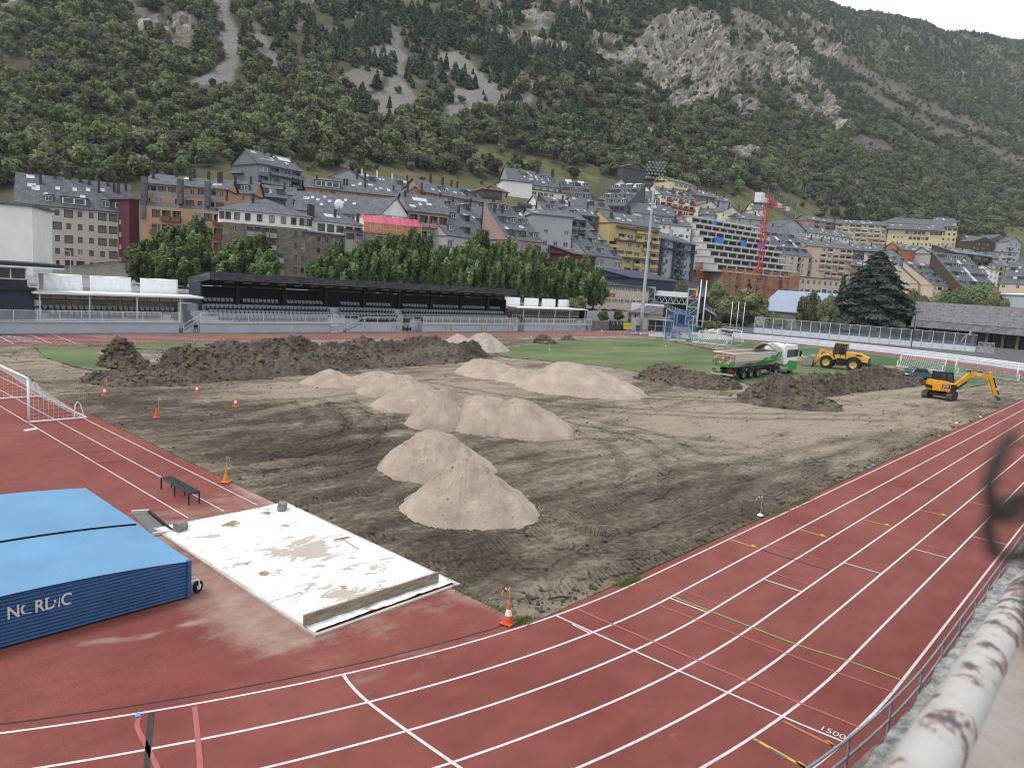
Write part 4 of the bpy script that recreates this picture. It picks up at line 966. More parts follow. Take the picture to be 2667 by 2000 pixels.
# draped boxes standing above the canopies
def draped(label,xa,xb,y0,y1,z0,z1,group,sag=.10):
 n=14;root=thing('draped_stall',label,'covered stall',((xa+xb)/2,y0,z0),0,group);cx=(xa+xb)/2;hw=(xb-xa)/2;D=y1-y0;H=z1-z0;r=MB()
 c=min(.35,D*.4)
 ring=[(-hw,c),(-hw+c,0),(hw-c,0),(hw,c),(hw,D),(-hw,D)]
 for (a,e) in zip(ring,ring[1:]+ring[:1]):
  k=max(1,int(math.hypot(e[0]-a[0],e[1]-a[1])/.3))
  for i in range(k):
   p0=[a[j]+(e[j]-a[j])*i/k for j in (0,1)];p1=[a[j]+(e[j]-a[j])*(i+1)/k for j in (0,1)]
   for q in range(6):
    f=lambda p_,t:(p_[0]+.02*math.sin(p_[0]*9+t*5),p_[1]+.025*math.sin(p_[0]*7+t*7),H*t-(sag*(1-((p_[0])/hw)**2)*max(0,t-.82)/.18 if p_[1] < .2 else 0))
    r.quad(f(p0,q/6),f(p1,q/6),f(p1,(q+1)/6),f(p0,(q+1)/6))
 o=r.build('sheet',mat('white_tarpaulin',(.80,.81,.83),.55,.04,1.2,bump=.25,bscale=3),root,smooth=True,fix=False)
 r=MB();r.add([(-hw,c,H),(-hw+c,0.02,H),(0,.02,H-sag),(hw-c,.02,H),(hw,c,H),(hw,D,H),(0,D,H),(-hw,D,H),(0,D*.5,H-sag*.6)],[(0,1,2,8,7),(2,3,4,5,8),(8,5,6,7)]);r.build('top_sheet',MATS['white_tarpaulin'],root,smooth=True)
 r=MB()
 for x in (-hw+.05,hw-.05):
  for y in (c+.05,D-.05):r.bar((x,y,0),(x,y,H-.02),.05)
 r.build('frame',M_RAILW,root)
for k,(a,e) in enumerate(((6.35,10.65),(11.6,15.9),(17.1,21.4))):draped(('leftmost','middle','rightmost')[k]+' of three white draped boxes above the left canopy',a,e,81.0,81.9,4.0,6.05,'white draped boxes above the left canopy')
for k,(a,e) in enumerate(((81.4,85.3),(86.9,90.7),(92.1,95.9),(97.3,101.1))):draped(('first','second','third','fourth')[k]+' from the left of four white draped boxes above the right canopy',a,e,81.0,81.5,3.8,5.85,'white draped boxes above the right canopy',.08)
# press box at the far left
pb=thing('press_building','navy press building with window band and wide flat roof beside the stand','building',(-6,77.5,0))
r=MB();r.box(-16,4.9,77.6,83,1.17,4.35);r.box(-16,4.25,77.5,83,4.62,5.42);wb(r,'wall',M_NAVY,pb)
r=MB();r.box(-16,5.0,77.2,83,4.35,4.62);wb(r,'floor_slab',mat('dark_slab',(.03,.03,.032),.8),pb)
r=MB();r.box(-16,4.2,77.65,82.9,5.42,6.62);wb(r,'glazing',glass_mat('press_glass',(.05,.055,.06)),pb)
for x in np.arange(-15.8,4.3,1.33):r=MB();r.box(x-.06,x+.06,77.5,77.66,5.42,6.62);wb(r,'mullion',M_WHITE,pb)
for z in (5.42,6.53):r=MB();r.box(-16,4.3,77.46,77.62,z,z+.1);wb(r,'window_rail',M_WHITE,pb)
r=MB();r.add([(-18,76.0,6.9),(7.2,76.0,6.78),(7.2,82,6.78),(-18,82,6.9),(-18,76.0,7.32),(7.2,76.0,7.14),(7.2,82,7.2),(-18,82,7.35)],[(4,5,6,7),(0,1,5,4),(1,2,6,5),(2,3,7,6),(3,0,4,7)]);rr=wb(r,'roof',M_NAVY,pb,fix=False)
r=MB();r.quad((-18,76.02,6.9),(-18,82,6.9),(7.18,82,6.78),(7.18,76.02,6.78));r.build('soffit',mat('tan_soffit',(.34,.28,.21),.7,.1,1),rr,fix=False)
for k,x in enumerate(np.arange(-17.8,7,.5)):r=MB();zz=6.9-.12*(x+18)/25.2;r.box(x-.04,x+.04,76.05,81.9,zz-.07,zz-.002);r.build('soffit_batten',MATS['tan_soffit'],rr)
r=MB();r.box(-18,7.25,75.97,76.03,6.68,6.82);r.build('white_trim',M_WHITE,rr)
r=MB()
for z in (4.7,5.1,5.5):r.bar((4.35,77.3,z),(5.0,77.3,z),.05)
for x in (4.4,5.0):r.bar((x,77.3,4.6),(x,77.3,5.55),.05)
wb(r,'side_railing',M_RAILW,pb)
r=MB();r.box(4.9,5.55,77.7,78.3,2.75,3.35);r.box(5.0,5.6,77.75,78.3,1.9,2.5);wb(r,'meter_cabinet',M_CONC,pb)
# ================================================================== town
M_SLATE=brick_mat('slate_roof',(.085,.090,.100),(.125,.130,.140),(.05,.052,.058),.7,.35,msz=.02,axis='sz',bump=.3)
M_SLATE2=brick_mat('pale_slate_roof',(.145,.145,.150),(.195,.195,.200),(.09,.09,.095),.8,.4,msz=.02,axis='sz',bump=.3)
M_CHIM=mat('dark_chimney_cladding',(.045,.042,.04),.8,.25,2)
M_PANE=glass_mat('window_glass',(.035,.040,.045));M_PANE2=glass_mat('pale_blind_glass',(.20,.20,.195),.5)
M_SHUT=mat('grey_roller_shutter',(.13,.125,.115),.7,.12,2,stretch=(1,1,14));M_WFRAME=mat('white_window_frame',(.62,.61,.59),.6);M_DFRAME=mat('dark_window_frame',(.04,.035,.03),.6)
M_GLASSRAIL=mat('balcony_glass',(.20,.26,.27),.2,.1,1,alpha=.55)
def wallmat(name,c,var=.07):return mat(name,c,.88,var,.35,detail=8,bump=.12,bscale=12)
_win={}
def window_mesh(style):
 if style in _win:return _win[style]
 s=MB();fr={'w':M_WFRAME,'d':M_DFRAME,'s':M_DFRAME,'p':M_WFRAME,'r':mat('red_window_frame',(.10,.018,.018),.6)}[style]
 pane={'w':M_PANE,'d':M_PANE,'s':M_SHUT,'p':M_PANE2,'r':M_PANE}[style]
 s.quad((-.5,.05,-.5),(.5,.05,-.5),(.5,.05,.5),(-.5,.05,.5),1)
 for (a,e,c,d) in ((-.5,-.44,-.5,.5),(.44,.5,-.5,.5),(-.44,.44,.43,.5),(-.44,.44,-.5,-.43)):s.box(a,e,-.03,.05,c,d,0)
 if style != 's':s.box(-.03,.03,-.02,.05,-.43,.43,0)
 _win[style]=s.mesh('window',[fr,pane]);return _win[style]
_bal={}
def balcony_mesh(kind,wm):
 key=(kind,wm.name)
 if key in _bal:return _bal[key]
 s=MB();s.box(-.5,.5,-1.0,0,-.09,.0,0)
 if kind == 'solid':s.box(-.5,.5,-1.0,-.92,0,.95,0);s.box(-.5,-.47,-.92,0,0,.95,0);s.box(.47,.5,-.92,0,0,.95,0);m=[wm]
 elif kind == 'glass':
  s.box(-.5,.5,-.98,-.95,.05,.95,1);s.box(-.5,.5,-1.0,-.93,.95,1.0,2);m=[wm,M_GLASSRAIL,M_DFRAME]
 else:
  for k in range(13):x=-.49+k*.98/12;s.box(x-.006,x+.006,-.98,-.95,0,.95,1)
  s.box(-.5,.5,-1.0,-.93,.95,1.0,1);s.box(-.5,.5,-1.0,-.93,.06,.1,1);m=[wm,M_DFRAME if kind == 'bars' else M_WFRAME]
 _bal[key]=s.mesh('balcony',m);return _bal[key]
OPEN={'w':(.42,.46,.30,'w'),'d':(.42,.46,.30,'d'),'s':(.42,.46,.30,'s'),'p':(.42,.46,.3,'p'),'W':(.78,.52,.26,'w'),'D':(.8,.55,.24,'d'),'S':(.78,.62,.2,'s'),'B':(.84,.72,.06,'d'),'b':(.84,.72,.06,'p'),
  'R':(.74,.62,.24,'r'),'O':(.9,.78,.04,None),'t':(.30,.62,.18,'d'),'n':(.22,.3,.4,'d'),'P':(.84,.62,.2,'p')}
def facade(root,W,z0,H,rows,wm,y=0.0,flip=None,name='wall',bal='bars',balm=None,x0=0.0,recess=.28,wins=True):
 """front wall in the root's local frame (x along, -y towards the viewer) with recessed openings; rows run top to bottom"""
 s=MB();nf=len(rows);fh=H/nf;ops=[]
 for i,row in enumerate(rows):
  zc=z0+H-(i+1)*fh;nc=len(row);cw=W/nc
  for j,ch in enumerate(row):
   xa,xb=x0+j*cw,x0+(j+1)*cw
   if ch not in OPEN:s.quad((xa,y,zc),(xb,y,zc),(xb,y,zc+fh),(xa,y,zc+fh));continue
   ow,oh,ob_,st=OPEN[ch];a,e=xa+cw*(1-ow)/2,xb-cw*(1-ow)/2;c,d=zc+fh*ob_,zc+fh*(ob_+oh)
   s.quad((xa,y,zc),(xb,y,zc),(xb,y,c),(xa,y,c));s.quad((xa,y,d),(xb,y,d),(xb,y,zc+fh),(xa,y,zc+fh))
   s.quad((xa,y,c),(a,y,c),(a,y,d),(xa,y,d));s.quad((e,y,c),(xb,y,c),(xb,y,d),(e,y,d))
   dp=recess if ch not in 'BbO' else 1.0
   s.quad((a,y,c),(a,y+dp,c),(a,y+dp,d),(a,y,d));s.quad((e,y+dp,c),(e,y,c),(e,y,d),(e,y+dp,d));s.quad((a,y,d),(a,y+dp,d),(e,y+dp,d),(e,y,d));s.quad((a,y+dp,c),(a,y,c),(e,y,c),(e,y+dp,c))
   if st is None:s.quad((a,y+dp,c),(e,y+dp,c),(e,y+dp,d),(a,y+dp,d))
   ops.append((ch,st,(a+e)/2,y+dp-.06,(c+d)/2,e-a,d-c))
 wall=s.build(name,wm,root,fix=False)
 if flip:wall.matrix_parent_inverse=flip
 for (ch,st,xc,yc,zc,ww,hh) in ops:
  if st:
   o=ob('window',window_mesh(st if not (st == 'd' and random.random() < .22) else 'p'),root,(xc,yc,zc),0,(ww,1,hh))
   if flip:o.matrix_parent_inverse=flip
  if ch in 'Bb':
   o=ob('balcony',balcony_mesh(bal,balm or wm),root,(xc,y,zc-hh/2),0,(ww*1.08,1,1.0))
   if flip:o.matrix_parent_inverse=flip
 return wall
def chimney(root,x,y,z,h=1.5,w=.55,m=None):
 s=MB();s.box(-w/2,w/2,-w/2,w/2,-1.2,h);s.box(-w*.62,w*.62,-w*.62,w*.62,h+.12,h+.2)
 for a in (-1,1):s.box(a*w*.4-.05,a*w*.4+.05,-w*.4,w*.4,h,h+.13)
 s.build('chimney',m or M_CHIM,root,loc=(x,y,z))
def roof(root,kind,W,D,z,rise=2.5,ov=.45,m=None,chim=(),sky=(),dorm=(),y0=0.0,x0=0.0,front=.5):
 m=m or M_SLATE;gw=None;s=MB();a,e=x0-ov,x0+W+ov;f,bk=y0-ov,y0+D+ov;th=.22
 if kind == 'flat':
  s.box(a,e,f,bk,z,z+.35);slope=lambda x,t:(x,f+(bk-f)*t,z+.35);nrm=0
 elif kind == 'gable':
  r_=y0+D*front;s.add([(a,f,z),(e,f,z),(e,r_,z+rise),(a,r_,z+rise),(a,bk,z),(e,bk,z),(a,f,z-th),(e,f,z-th),(a,bk,z-th),(e,bk,z-th)],
   [(0,1,2,3),(3,2,5,4),(6,7,1,0),(9,8,4,5),(6,8,9,7)]);gw=[(y0,z-th),(y0+D,z-th),(y0+D,z-.1),(r_,z+rise-.25),(y0,z-.1)];slope=lambda x,t:(x,f+(r_-f)*t,z+rise*t);nrm=math.atan2(rise,r_-f)
 elif kind == 'mono':
  s.add([(a,f,z),(e,f,z),(e,bk,z+rise),(a,bk,z+rise),(a,f,z-th),(e,f,z-th),(e,bk,z-th),(a,bk,z-th)],[(0,1,2,3),(4,5,1,0),(6,7,3,2),(7,6,5,4)]);gw=[(y0,z-th),(y0+D,z-th),(y0+D,z+rise-.3),(y0,z-.1)]
  slope=lambda x,t:(x,f+(bk-f)*t,z+rise*t);nrm=math.atan2(rise,bk-f)
 elif kind == 'hip':
  k=min(D*.5,W*.4);s.add([(a,f,z),(e,f,z),(e,bk,z),(a,bk,z),(x0+k,y0+D*.5,z+rise),(x0+W-k,y0+D*.5,z+rise)],[(0,1,5,4),(1,2,5),(2,3,4,5),(3,0,4),(3,2,1,0)])
  slope=lambda x,t:(x,f+(y0+D*.5-f)*t,z+rise*t);nrm=math.atan2(rise,D*.5+ov)
 elif kind == 'side':
  c=x0+W/2;s.add([(a,f,z),(c,f,z+rise),(e,f,z),(a,bk,z),(c,bk,z+rise),(e,bk,z),(a,f,z-th),(e,f,z-th),(c,f,z+rise-th*1.3)],
   [(0,3,4,1),(1,4,5,2),(0,1,8,6),(1,2,7,8),(3,5,4)]);slope=lambda x,t:(x,f,z+rise*t);nrm=0
 o=s.build('roof',m,root)
 if gw:
  for xx in (x0+.004,x0+W-.004):s=MB();s.poly([(xx,*q) for q in gw]);s.build('gable_wall',bpy.data.materials[root['_w']] if '_w' in root else m,root)
 if kind == 'side':s=MB();s.poly([(x0,y0,z-.3),(x0+W,y0,z-.3),(x0+W,y0,z),(x0+W/2,y0,z+rise),(x0,y0,z)]);s.build('gable_wall',root.get('_w') and bpy.data.materials[root['_w']] or m,root)
 for (fx,t,*h) in chim:
  q=slope(x0+W*fx,t);chimney(o,*q,*(h or (1.4,)))
 def patch(nm,fx,t,w_,l_,mat_,lift,th_=.06):
  q=slope(x0+W*fx,t);b_=MB();b_.box(-w_/2,w_/2,-l_/2,l_/2,lift,lift+th_);p_=b_.build(nm,mat_,o,loc=q);p_.rotation_euler=(nrm,0,0);return p_
 if kind in ('gable','mono') and W > 7 and m is M_SLATE:sky=list(sky)+[(random.uniform(.08,.92),random.uniform(.25,.9),random.choice((.8,1.1,1.6)),random.choice((1.0,1.2,1.6))) for _ in range(int(W/3.5))]
 for (fx,t,*k) in sky:patch('skylight',fx,t,*(k[:2] if len(k) > 1 else (.9,1.1)),mat('skylight_pane',(.42,.44,.46),.25,.1,1),.03)
 for (fx,t,w_,h_,*st) in dorm:
  q=slope(x0+W*fx,t);b_=MB();b_.box(-w_/2,w_/2,0,h_*1.4,0,h_);b_.box(-w_/2-.12,w_/2+.12,-.25,h_*1.4,h_,h_+.12)
  dm=b_.build('dormer',m if not st else mat(st[0],(.4,.4,.4)),o,loc=q);ob('window',window_mesh('d' if random.random() < .45 else 'w'),dm,(0,-.06,h_*.5),0,(w_*.86,1,h_*.8))
 return o
def side_walls(root,W,D,z0,z1,wm,y0=0.0,x0=0.0,top=None):
 s=MB();zt=z1 if top is None else top
 s.poly([(x0,y0,z0),(x0,y0+D,z0),(x0,y0+D,z1),(x0,y0,z1)]);s.quad((x0+W,y0,z0),(x0+W,y0,z1),(x0+W,y0+D,z1),(x0+W,y0+D,z0));s.quad((x0,y0+D,z0),(x0+W,y0+D,z0),(x0+W,y0+D,z1),(x0,y0+D,z1));s.quad((x0,y0,z1-.01),(x0+W,y0,z1-.01),(x0+W,y0+D,z1-.01),(x0,y0+D,z1-.01))
 return s.build('side_wall',wm,root,fix=False)
BLD={}
def house(name,label,uL,vL,dL,uR,vR,rows,wm,D=12,zb=None,dR=None,fh=2.95,cat='building',skirt=3.0):
 """root of a building; its front eave runs through two photograph points, level, at depth dL on the left"""
 A=at(uL,vL,dL);z=A[2]
 if dR is None:
  d=ray(uR,vR);dR=(z-CAM[2])/d[2] if d[2] > .02 else dL
  dR=min(max(dR,dL*.86),dL*1.22)
 Bq=at(uR,vR,dR);W=math.hypot(Bq[0]-A[0],Bq[1]-A[1]);rz=math.atan2(Bq[1]-A[1],Bq[0]-A[0])
 H=len(rows)*fh;zb=z-H if zb is None else zb
 root=thing(name,label,cat,(A[0],A[1],zb),rz);root['_w']=wm.name
 BLD[label]=(W,z-zb)
 facade_h=z-zb
 side_walls(root,W,D,-skirt,facade_h,wm)
 s=MB();s.quad((0,0,-skirt),(W,0,-skirt),(W,0,0),(0,0,0));s.build('plinth',wm,root,fix=False)
 return root,W,facade_h
def simple(name,label,uL,vL,dL,uR,vR,rows,wm,D=12,rk='gable',rise=2.5,fh=2.95,bal='bars',balm=None,chim=(),sky=(),dorm=(),dR=None,rm=None,zb=None,ov=.45,front=.5,left=None,recess=.28):
 root,W,H=house(name,label,uL,vL,dL,uR,vR,rows,wm,D,zb,dR,fh)
 facade(root,W,0,H,rows,wm,bal=bal,balm=balm,recess=recess)
 if left:
  fl=Matrix.Rotation(-math.pi/2,4,'Z');fl=Matrix.Translation((-.012,D,0)) @ fl
  facade(root,D,0,H,left,wm,flip=fl,name='side_wall',bal=bal,balm=balm)
 roof(root,rk,W,D,H,rise,ov,rm,chim,sky,dorm,front=front)
 del root['_w'];return root,W,H
W_BEIGE=wallmat('beige_render',(.45,.405,.34));W_ORANGE=wallmat('terracotta_render',(.37,.225,.145));W_WHITE=wallmat('off_white_render',(.70,.68,.64));W_BRICK=brick_mat('orange_brick',(.36,.155,.095),(.45,.21,.13),(.30,.24,.20),.5,.16,msz=.02,axis='sz')
W_STONE=brick_mat('grey_brown_stone_cladding',(.135,.115,.092),(.205,.175,.140),(.085,.075,.06),.7,.25,msz=.03,axis='sz');W_GREY=wallmat('grey_render',(.36,.36,.365));W_DGREY=wallmat('dark_slate_cladding',(.085,.09,.10));W_PINK=wallmat('dusty_pink_render',(.33,.235,.205))
W_YEL=wallmat('ochre_yellow_render',(.48,.37,.17));W_BLUE=wallmat('blue_grey_render',(.31,.335,.385));W_CREAM=wallmat('cream_render',(.64,.58,.47));W_RED=wallmat('wine_red_render',(.105,.030,.038));W_LYEL=wallmat('pale_yellow_render',(.62,.52,.30));W_TAN=wallmat('tan_render',(.50,.42,.325));W_BROWN=wallmat('dark_brown_cladding',(.085,.055,.04));W_PEACH=wallmat('peach_render',(.54,.42,.33))
B_BROWN=mat('brown_balcony',(.15,.07,.035),.7);B_CONC=mat('concrete_balcony',(.25,.235,.21),.85,.15,1)
wl_=lambda *a:[a[0]]*a[1]
# --- left blocks
wr,W_,H_=simple('white_block','blank white gable of a tall block above the press building',-140,520,118,83,515,['....']*4,W_WHITE,14,'flat',dR=122,zb=4.0)
simple('apartment_block','beige apartment block with grey shutters, pointed dormers and many dark chimneys',40,528,163,337,556,['.sSdSdsSSb','.ssSssSSSb'.replace('SSS','sSS'),'.sSsSssSSb'.replace('SSS','sSS'),'.sSdSdsdSb'.replace('dS','sS'),'.tRtRRtRtR'],W_BEIGE,16,'gable',7.2,bal='solid',balm=W_BEIGE,zb=4.0,front=.42,
 chim=[(.1,.98,2),(.2,.7,2.2),(.32,.95,2),(.42,.98,1.8),(.45,.98,1.8),(.55,.9,2),(.63,.85,2.1),(.72,.62,2.8),(.8,.9,2),(.86,.7,2.6),(.9,.65,2.5),(.97,.8,2.3)],
 dorm=[(.28,.12,1.6,1.6),(.5,.1,5.5,1.7),(.78,.12,1.8,1.7),(.92,.1,2.8,1.7)],sky=[(.35,.6),(.5,.62),(.62,.66),(.75,.7)])
simple('party_wall_block','narrow wine-red wall between the beige block and the terracotta block',337,520,170,362,523,['..']*5,W_RED,10,'flat',zb=4.0,dR=172)
root,W_,H_=house('terraced_block','terracotta apartment block with brown balconies and stepped slate storeys',365,535,166,582,552,['BB']*5,W_ORANGE,14,4.0,None)
facade(root,W_,0,H_,['.DBB.DDB','.BBB.BDB','.BBB.BBB','.BBB.BBB','.BB..BBB'],W_ORANGE,bal='solid',balm=B_BROWN)
for i,(yb,h0) in enumerate(((1.6,H_),(3.4,H_+2.7))):
 facade(root,W_-.6*i,h0,2.7,['wD.DDsDD' if i == 0 else 'DDD.wDDw'],W_ORANGE,y=yb,name='upper_wall',x0=.3*i)
 s=MB();s.add([(.2,yb-1.5,h0),(W_-.2,yb-1.5,h0),(W_-.2,yb-.7,h0+1.0),(.2,yb-.7,h0+1.0),(W_-.2,yb-.6,h0),(.2,yb-.6,h0)],[(0,1,2,3),(1,4,2),(0,3,5),(3,2,4,5)]);s.build('slate_skirt',M_SLATE,root);side_walls(root,W_,10,h0,h0+2.7,W_ORANGE,yb)
rf=roof(root,'gable',W_,9,H_+5.4,2.6,.4,y0=3.4,chim=[(.05,.5,2.2),(.3,.9,1.8),(.5,.6,2.4),(.52,.9,1.8),(.7,.9,1.6),(.85,.6,2.2),(.88,.6,2.4)])
for x in (.04,.47,.8):s=MB();s.box(W_*x-.5,W_*x+.5,-.3,1.4,H_-3 if x < .1 else H_+1,H_+6.5);s.build('chimney_stack',M_SLATE,root)
del root['_w']
simple('modern_house','dark grey gabled house with glass balconies standing above the terracotta block',672,425,222,785,447,['DBbB','BbDB','bDBb','DbBD'],wallmat('mid_grey_panel',(.15,.155,.165)),14,'gable',4.6,bal='glass',balm=W_DGREY,chim=[(.4,.9,1.5),(.5,.7,1.2),(.95,.6,1.5)],sky=[(.8,.72,4.5,2.2),(.3,.4,5,.3)],left=['BD','BD','DB','bD'])
# rounded stone corner building
root,W_,H_=house('stone_clad_block','stone-clad corner block with white upper storey, loggias and a shallow conical roof',580,578,152,800,602,['ww']*5,W_STONE,16,4.0,158)
facade(root,W_,0,H_,['.w.BBBB..dd','.w.BBBB..dd','.w.BBBBb.ss','.w.BBBBb.sd','.w.BBBBb..d'],W_STONE,bal='solid',balm=B_CONC)
s=MB();n=12;ring=[]
for k in range(n+1):a=-math.pi*.5*k/n;ring.append((W_*.5-W_*.56*math.cos(math.pi*k/n),-2.2*math.sin(math.pi*k/n)+3.0))
for (p0,p1) in zip(ring,ring[1:]):s.quad((*p0,H_),(*p1,H_),(*p1,H_+2.7),(*p0,H_+2.7))
s.build('upper_wall',W_WHITE,root)
for k in range(1,n):
 p0,p1=ring[k],ring[k+1] if k < n else ring[k];a=math.atan2(p1[1]-p0[1],p1[0]-p0[0]);o=ob('window',window_mesh('d'),root,((p0[0]+p1[0])/2+.05*math.sin(a),(p0[1]+p1[1])/2-.05*math.cos(a),H_+1.5),a,(1.1,1,1.5))
s=MB();apex=(W_*.5,8,H_+6.2);rr=[((p_[0]-W_*.5)*1.09+W_*.5,p_[1]-.7,H_+2.7) for p_ in ring]+[(W_*1.08,12,H_+2.7),(-W_*.08,12,H_+2.7)]
s.add(rr+[apex],[(i,(i+1) % len(rr),len(rr)) for i in range(len(rr))]+[tuple(range(len(rr)-1,-1,-1))]);rf=s.build('roof',M_SLATE,root);chimney(rf,W_*.35,5,H_+5,1.6);chimney(rf,W_*.8,6,H_+4.5,2.6,1.2,mat('grey_flue',(.2,.2,.2)))
s=MB();s.tube([(W_*.45,3.2+5*math.sin(t*math.pi),H_+4.6) for t in (0,.1)],.5,6)
del root['_w']
simple('stone_wing','stone-clad wing with small square windows right of the loggia block',800,606,158,900,612,['.dddd','.dddd','.dddd','.dddd','.dddd'],W_STONE,14,'flat',zb=4.0,dR=165)
simple('white_attic_block','white attic storey with grey shutters under a hipped slate roof with four skylights',800,572,163,945,590,['.SSDDB'],W_WHITE,12,'hip',3.4,zb=at(800,606,163)[2],dR=171,chim=[(.1,.3,2.2,1.3),(.55,.4,1.5),(.95,.3,1.6)],sky=[(.40,.45,.9,1.6),(.47,.45,.9,1.6),(.54,.45,.9,1.6),(.61,.45,.9,1.6)])
simple('beige_block','plain beige block with dark window strips behind the poplars',900,600,168,1098,622,['DB.DDD..','.BB.DD.D','.BB.DDD.','DBB.DD..','........'],wallmat('warm_beige_render',(.42,.385,.335)),14,'flat',zb=5.0)
sc=thing('scaffold_netting','pink and orange netting draped over scaffolding on the beige block','scaffold',at(947,612,166)*[1,1,0]+[0,0,at(947,612,166)[2]-.5])
A,Bq=at(947,600,165),at(1097,608,170);z0,z1,z2=at(947,605,165)[2],at(947,578,165)[2],at(947,556,165)[2];dv=(Bq-A)*[1,1,0];L_=np.linalg.norm(dv);dv /= L_;nv=np.array([-dv[1],dv[0],0]);R_=A*[1,1,0]
for nm,za,zb_,y0,y1,c in (('orange_net',z0,z1,0,0,(.55,.17,.06)),('pink_net',z1,z2,0,4.2,(.46,.055,.12))):
 s=MB();n=26
 for i in range(n):
  for j in range(4):
   f=lambda i,j:R_+dv*L_*i/n+nv*(y0+(y1-y0)*j/4+.12*math.sin(i*1.3+j))+[0,0,za+(zb_-za)*j/4+.1*math.sin(i*2.1)]
   s.quad(f(i,j),f(i+1,j),f(i+1,j+1),f(i,j+1))
 s.build(nm,mat(nm,c,.8,.18,1.5,alpha=.9),sc,loc=[-q for q in sc.location],smooth=True,fix=False)
s=MB()
for i in range(10):
 q=R_+dv*L_*i/9-nv*.15;s.bar(q+[0,0,z0-2],q+[0,0,z1+1.2],.08)
for z in (z0-.5,z0+1,z1):s.bar(R_-nv*.15+[0,0,z],R_+dv*L_-nv*.15+[0,0,z],.08)
s.build('scaffold_poles',mat('galvanised_pole',(.35,.35,.35),.5),sc,loc=[-q for q in sc.location])
root,W_,H_=simple('long_slate_building','long low building with a wide slate roof and seven skylights',768,546,192,1010,566,['DDDDDDDDDD'],W_GREY,15,'gable',5.6,sky=[(.08,.62),(.22,.6),(.35,.58),(.49,.57),(.62,.56),(.75,.55),(.87,.55)],front=.5)
s=MB();s.lathe([(.05,0),(.9,.22),(1.15,.5),(1.1,.52),(.8,.28),(.02,.1)],n=14,axis='y');dsh=tag(s.build('satellite_dish',M_WHITE,None,loc=at(886,533,160)),'large white satellite dish above the hipped roof with four skylights','satellite dish')
s=MB();s.bar((0,.1,-.2),(0,.6,-2.6),.12);s.build('mast',M_CHIM,dsh)
simple('brick_building','long brick building with slate roof and grey dormer box',795,487,232,1048,514,['..d.D..D...D....'],W_BRICK,13,'gable',4.2,chim=[(.12,.6,1.6),(.4,.55,1.8),(.43,.55,1.8),(.62,.6,1.6),(.92,.5,1.5)],dorm=[(.16,.12,4.2,2.2),(.27,.12,5.2,2.2)])
simple('slate_cottage','grey cottage with pitched slate roof behind the brick building',855,462,262,960,476,['d.dd'],W_GREY,10,'side',4.0,chim=[(.7,.5),(.9,.5)])
simple('slate_row','row of small slate roofs with white chimneys behind the brick building',930,472,268,1090,492,['d..d.d..d'],W_GREY,9,'gable',3.4,chim=[(.1,.7,2.4,.5,M_WFRAME),(.35,.8,2.2,.5,M_WFRAME),(.6,.8,2,.5,M_WFRAME),(.85,.8,2)],dorm=[(.25,.2,2.2,1.4),(.7,.2,2.2,1.4)])
simple('brick_gabled_block','reddish brick block with white windows and gabled dormers',1105,500,240,1260,528,['.W.WW.WB.WW'],W_BRICK,12,'gable',4.6,chim=[(.25,.9,2.6,.7),(.45,.9,2.4,.7),(.6,.9,2),(.7,.9,2)],dorm=[(.35,.3,2.0,1.5),(.75,.4,2.2,1.6),(.9,.4,2.2,1.6)],left=['..','..'])
root,W_,H_=simple('mural_block','white gabled block with wall murals beside dusty pink balconies',995,558,182,1065,562,['.....','.....','.....','.....'],W_WHITE,14,'side',4.6,rm=M_SLATE,dR=187)
for k,(x,w_,h_,c) in enumerate(((.2,2.6,3.0,(.12,.16,.19)),(.8,2.6,3.4,(.22,.23,.24)))):
 s=MB();s.box(-w_/2,w_/2,-.05,-.02,-h_/2,h_/2);s.build('mural',mat('mural_paint_%d' % k,c,.8,.5,1.2,col2=(.34,.33,.32)),root,loc=(W_*x,0,H_-1.6))
simple('balcony_block','dusty pink block with stacked cluttered balconies and a blue awning',1065,548,186,1168,560,['BBBB','BBwB','BBwB','BBwB','BBwB'],W_PINK,12,'gable',4.8,bal='solid',balm=W_PINK,zb=5.0,sky=[(.4,.7,4,1.6)],chim=[(.05,.8,1.2)])
def slope_block(name,label,uL,vL,dL,uR,vR,rows,wm,D,rise,dorms,skies,ch=(),zb=None,dR=None,**k):
 return simple(name,label,uL,vL,dL,uR,vR,rows,wm,D,'mono',rise,zb=zb,dR=dR,dorm=dorms,sky=skies,chim=ch,ov=.25,**k)
random.seed(11)
def dgrid(nr,nc,t0=.12,t1=.85,w=2.2,h=1.5,j=.03):return [((c+.5)/nc+random.uniform(-j,j),t0+(t1-t0)*r_/max(1,nr-1),w,h) for r_ in range(nr) for c in range(nc)]
slope_block('steep_slate_block','grey block under a steep slate roof with dormers, nearest the pink balconies',1165,612,188,1322,635,['W.pw.WwWp','w.pw.wwWp','w.pw.wwWp'],W_GREY,14,10.5,dgrid(3,4),[(.1,.86,.8,1.4),(.16,.86,.8,1.4),(.45,.9,2.2,1.8)],[(.3,.6,2.6,.9),(.6,.7,1.8)],zb=5.5)
slope_block('pink_slate_block','pinkish brown block with dark roof balconies cut into steep slate',1322,622,196,1412,632,['DDDD','DD.D','DDDD'],W_PINK,13,10.5,dgrid(3,3,.1,.8,2.0,1.5),[(.3,.5)],[(.1,.7,2),(.35,.72,2)],zb=5.5)
root,W_,H_=simple('grey_terrace_block','tall plain grey block with white roof railing and stepped terraces',1385,556,212,1492,566,['....','.p.p','wwww','.w.w','....','dWdd','p.d.'],W_GREY,13,'gable',2.0,zb=5.5)
s=MB();s.bar((W_*.0,-1.6,H_*.52),(W_,-1.6,H_*.52),.12);s.bar((0,-1.6,H_*.60),(W_,-1.6,H_*.60),.1)
